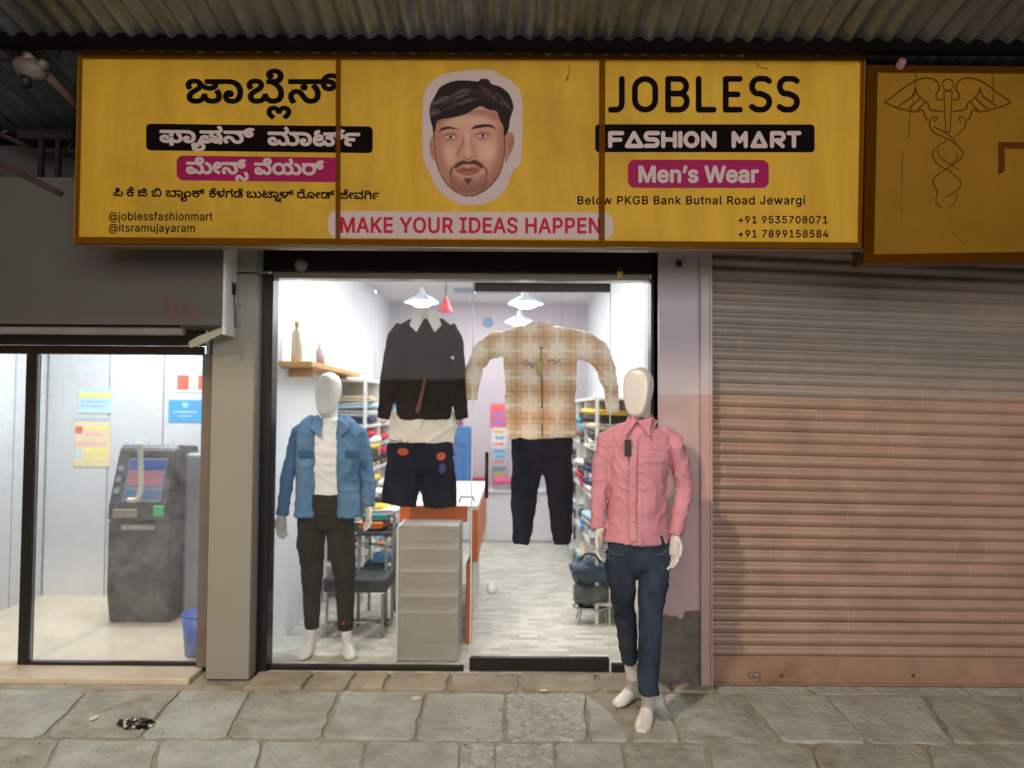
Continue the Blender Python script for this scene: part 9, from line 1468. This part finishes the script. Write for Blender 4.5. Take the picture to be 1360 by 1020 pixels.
# side partition panel
pp = thing('partition_panel', (AR - .25, 1.0, 0), 'waist high grey-blue panel right of the cash machine', 'panel')
box('board', P(256, 700, 1.42).x, AR - .002, 1.42, 1.45, .036, P(250, 676, 1.42).z, mat('blue_grey_board', rgb(140, 152, 164), .45, .08, 3), pp, .004)
# bin
c = G(262, 880, .034); c.x = P(262, 850, .16).x
bn = thing('waste_bin', (c.x, .2, .034), 'blue plastic waste bin at the right edge of the booth glass', 'bin')
M_bin = mat('blue_plastic', rgb(52, 92, 176), .4, .08)
lathe('body', [(.001, 0), (.085, .002), (.105, .24), (.098, .24), (.08, .02), (.001, .02)], (P(266, 850, .2).x, .2, .034), M_bin, bn, 24)
tube('rim', [(P(266, 850, .2).x + .105 * math.cos(t), .2 + .105 * math.sin(t), .276) for t in [2 * math.pi * i / 24 for i in range(25)]], .005, M_bin, bn, 6)
# posters
def poster(x0, y0, x1, y1, Y, base, bands_, label, wall=None):
    if wall is None:
        a, b = P(x0, y0, Y), P(x1, y1, Y)
        t = thing('poster', ((a.x + b.x) / 2, Y, b.z), label, 'poster')
        box('sheet', a.x, b.x, Y, Y + .003, b.z, a.z, base, t, 0)
        for (u0, v0, u1, v1, m) in bands_:
            box('printed_band', a.x + (b.x - a.x) * u0, a.x + (b.x - a.x) * u1, Y - .0016, Y - .0004, b.z + (a.z - b.z) * (1 - v1), b.z + (a.z - b.z) * (1 - v0), m, t, 0)
    else:
        a, b = PX(x0, y0, wall), PX(x1, y1, wall); y0_, y1_ = min(a.y, b.y), max(a.y, b.y)
        y0_ = max(y0_, .06)
        t = thing('poster', (wall, (y0_ + y1_) / 2, b.z), label, 'poster')
        box('sheet', wall - .001, wall + .002, y0_, y1_, min(a.z, b.z), max(a.z, b.z), base, t, 0)
        z0_, z1_ = min(a.z, b.z), max(a.z, b.z)
        for (u0, v0, u1, v1, m) in bands_:
            box('printed_band', wall + .0024, wall + .0036, y0_ + (y1_ - y0_) * u0, y0_ + (y1_ - y0_) * u1, z1_ - (z1_ - z0_) * v1, z1_ - (z1_ - z0_) * v0, m, t, 0)
pm = lambda n, c: mat('poster_' + n, rgb(*c), .5, .05)
wp, sky_, yel, tan_, redp, blu, pnk, lb = pm('white', (222, 224, 222)), pm('pale_blue', (176, 214, 226)), pm('yellow', (226, 220, 120)), pm('tan', (222, 206, 168)), pm('red', (214, 92, 80)), pm('blue', (40, 150, 214)), pm('pink', (226, 178, 176)), pm('light_print', (150, 190, 214))
py_ = AB - .006
poster(104, 516, 148, 549, py_, sky_, [(.02, .16, 1, .36, yel), (.08, .46, .9, .56, lb), (.08, .66, .8, .74, lb)], 'pale blue and yellow poster, uppermost on the booth back wall')
poster(100, 553, 145, 620, py_, tan_, [(0, .02, 1, .09, lb), (.02, .2, .22, .34, redp), (.3, .2, .9, .26, yel), (.3, .32, .8, .38, pnk), (.02, .5, .9, .58, pnk), (.3, .64, .95, .74, yel), (.02, .66, .2, .82, sky_), (.3, .82, .9, .88, yel)], 'long tan and yellow poster below the pale blue one on the booth back wall')
poster(233, 491, 276, 521, py_, wp, [(.05, .06, .9, .14, lb), (.06, .24, .42, .9, redp), (.46, .24, .66, .9, pnk), (.7, .24, .98, .9, redp)], 'white poster with red blocks at the top right of the booth')
poster(224, 531, 268, 561, py_, blu, [(.42, .12, .58, .34, lb), (.15, .5, .85, .58, lb), (.3, .7, .7, .76, lb)], 'bright blue poster right of the booth back wall, above the machine')
# small one on left wall
def wpost(ya, yb, za, zb_, base, bands_, label):
    t = thing('poster', (AL, (ya + yb) / 2, za), label, 'poster')
    box('sheet', AL + .0005, AL + .003, ya, yb, za, zb_, base, t, 0)
    for (u0, v0, u1, v1, m) in bands_:
        box('printed_band', AL + .0034, AL + .005, ya + (yb - ya) * u0, ya + (yb - ya) * u1, zb_ - (zb_ - za) * v1, zb_ - (zb_ - za) * v0, m, t, 0)
q0, q1 = PX(2, 480, AL), PX(12, 512, AL)
wpost(.86, 1.02, q1.z, q0.z + .02, pm('orange', (222, 168, 120)), [(.0, .0, 1, .15, lb), (.2, .3, .7, .6, wp)], 'orange poster on the booth left wall near the picture edge')
wpost(1.32, 1.50, PX(60, 520, AL).z, PX(60, 486, AL).z, wp, [(.1, .08, .9, .2, lb), (.1, .6, .9, .8, pnk)], 'white notice with blue and pink print on the booth left wall')
bl = thing('ceiling_light', ((AL + AR) / 2, .8, 2.55), 'flat ceiling light of the cash machine booth', 'ceiling light')
box('housing', -3.1, -2.3, .65, .95, 2.52, 2.549, M_shade, bl, .004)
room_light('booth_light', (-2.7, .8, 2.515), .75, .25, 50, (.97, .99, 1.0))

# ================================================================== litter on the paving
gr = bmesh.new(); rr = random.Random(9)
for k in range(1500):
    x_, y_ = rr.uniform(-3.2, 3.6), -.22 - abs(rr.gauss(0, .9)); s_ = rr.uniform(.002, .006) * (1.6 if rr.random() < .1 else 1); z_ = .010 + s_ * .3
    if y_ < -2.6: continue
    vs = [gr.verts.new((x_ + s_ * a_ * rr.uniform(.6, 1.2), y_ + s_ * b_ * rr.uniform(.6, 1.2), z_ + s_ * c_ * .7)) for a_, b_, c_ in ((1, 0, 0), (-.5, .87, 0), (-.5, -.87, 0), (0, 0, 1))]
    for f_ in ((0, 1, 3), (1, 2, 3), (2, 0, 3), (0, 2, 1)): gr.faces.new([vs[q_] for q_ in f_])
o = bm_obj('grit', gr, mat('grit', rgb(120, 104, 84), .9, .5, 30)); o['kind'] = 'stuff'
tag(o, 'loose brown grit and dust scattered over the paving slabs', 'grit')
c = G(180, 964, .013)
bm = bmesh.new(); bmesh.ops.create_icosphere(bm, subdivisions=3, radius=1)
for v in bm.verts:
    k = 1 + .9 * noise.noise(v.co * 2.2 + Vector((3, 1, 0))); v.co = Vector((v.co.x * .072 * k, v.co.y * .035 * k, max(-.1, v.co.z) * .030 * k)) + Vector((c.x, c.y, .017))
M_lit = mat('black_white_wrapper', rgb(110, 106, 100), .5, .95, 22)
for e in M_lit.node_tree.nodes:
    if e.type == 'VALTORGB': e.color_ramp.elements[0].position = .54; e.color_ramp.elements[1].position = .60; e.color_ramp.elements[0].color = (.01, .01, .01, 1); e.color_ramp.elements[1].color = (.7, .69, .65, 1)
tag(bm_obj('crumpled_wrapper', bm, M_lit, None), 'crumpled black and white plastic wrapper on the paving slabs', 'litter')
M_pap = mat('white_paper', rgb(214, 208, 196), .7, .05)
for (px, py, w, d, lab) in ((552, 928, .033, .022, 'small white paper scrap on the slab before the shop window'), (722, 918, .02, .012, 'tiny white scrap on the paving in front of the door'), (124, 955, .02, .03, 'thin whitish smear of paper left of the wrapper')):
    c = G(px, py, .014); bm = bmesh.new(); n = 9
    vs = [bm.verts.new((c.x + w * random.uniform(.7, 1.1) * math.cos(2 * math.pi * i / n), c.y + d * random.uniform(.7, 1.1) * math.sin(2 * math.pi * i / n), .0155 + random.uniform(0, .004))) for i in range(n)]
    f = bm.faces.new(vs); r_ = bmesh.ops.extrude_face_region(bm, geom=[f])
    for v in r_['geom']:
        if isinstance(v, bmesh.types.BMVert): v.co.z += .002
    tag(bm_obj('paper_scrap', bm, M_pap, None), lab, 'litter')
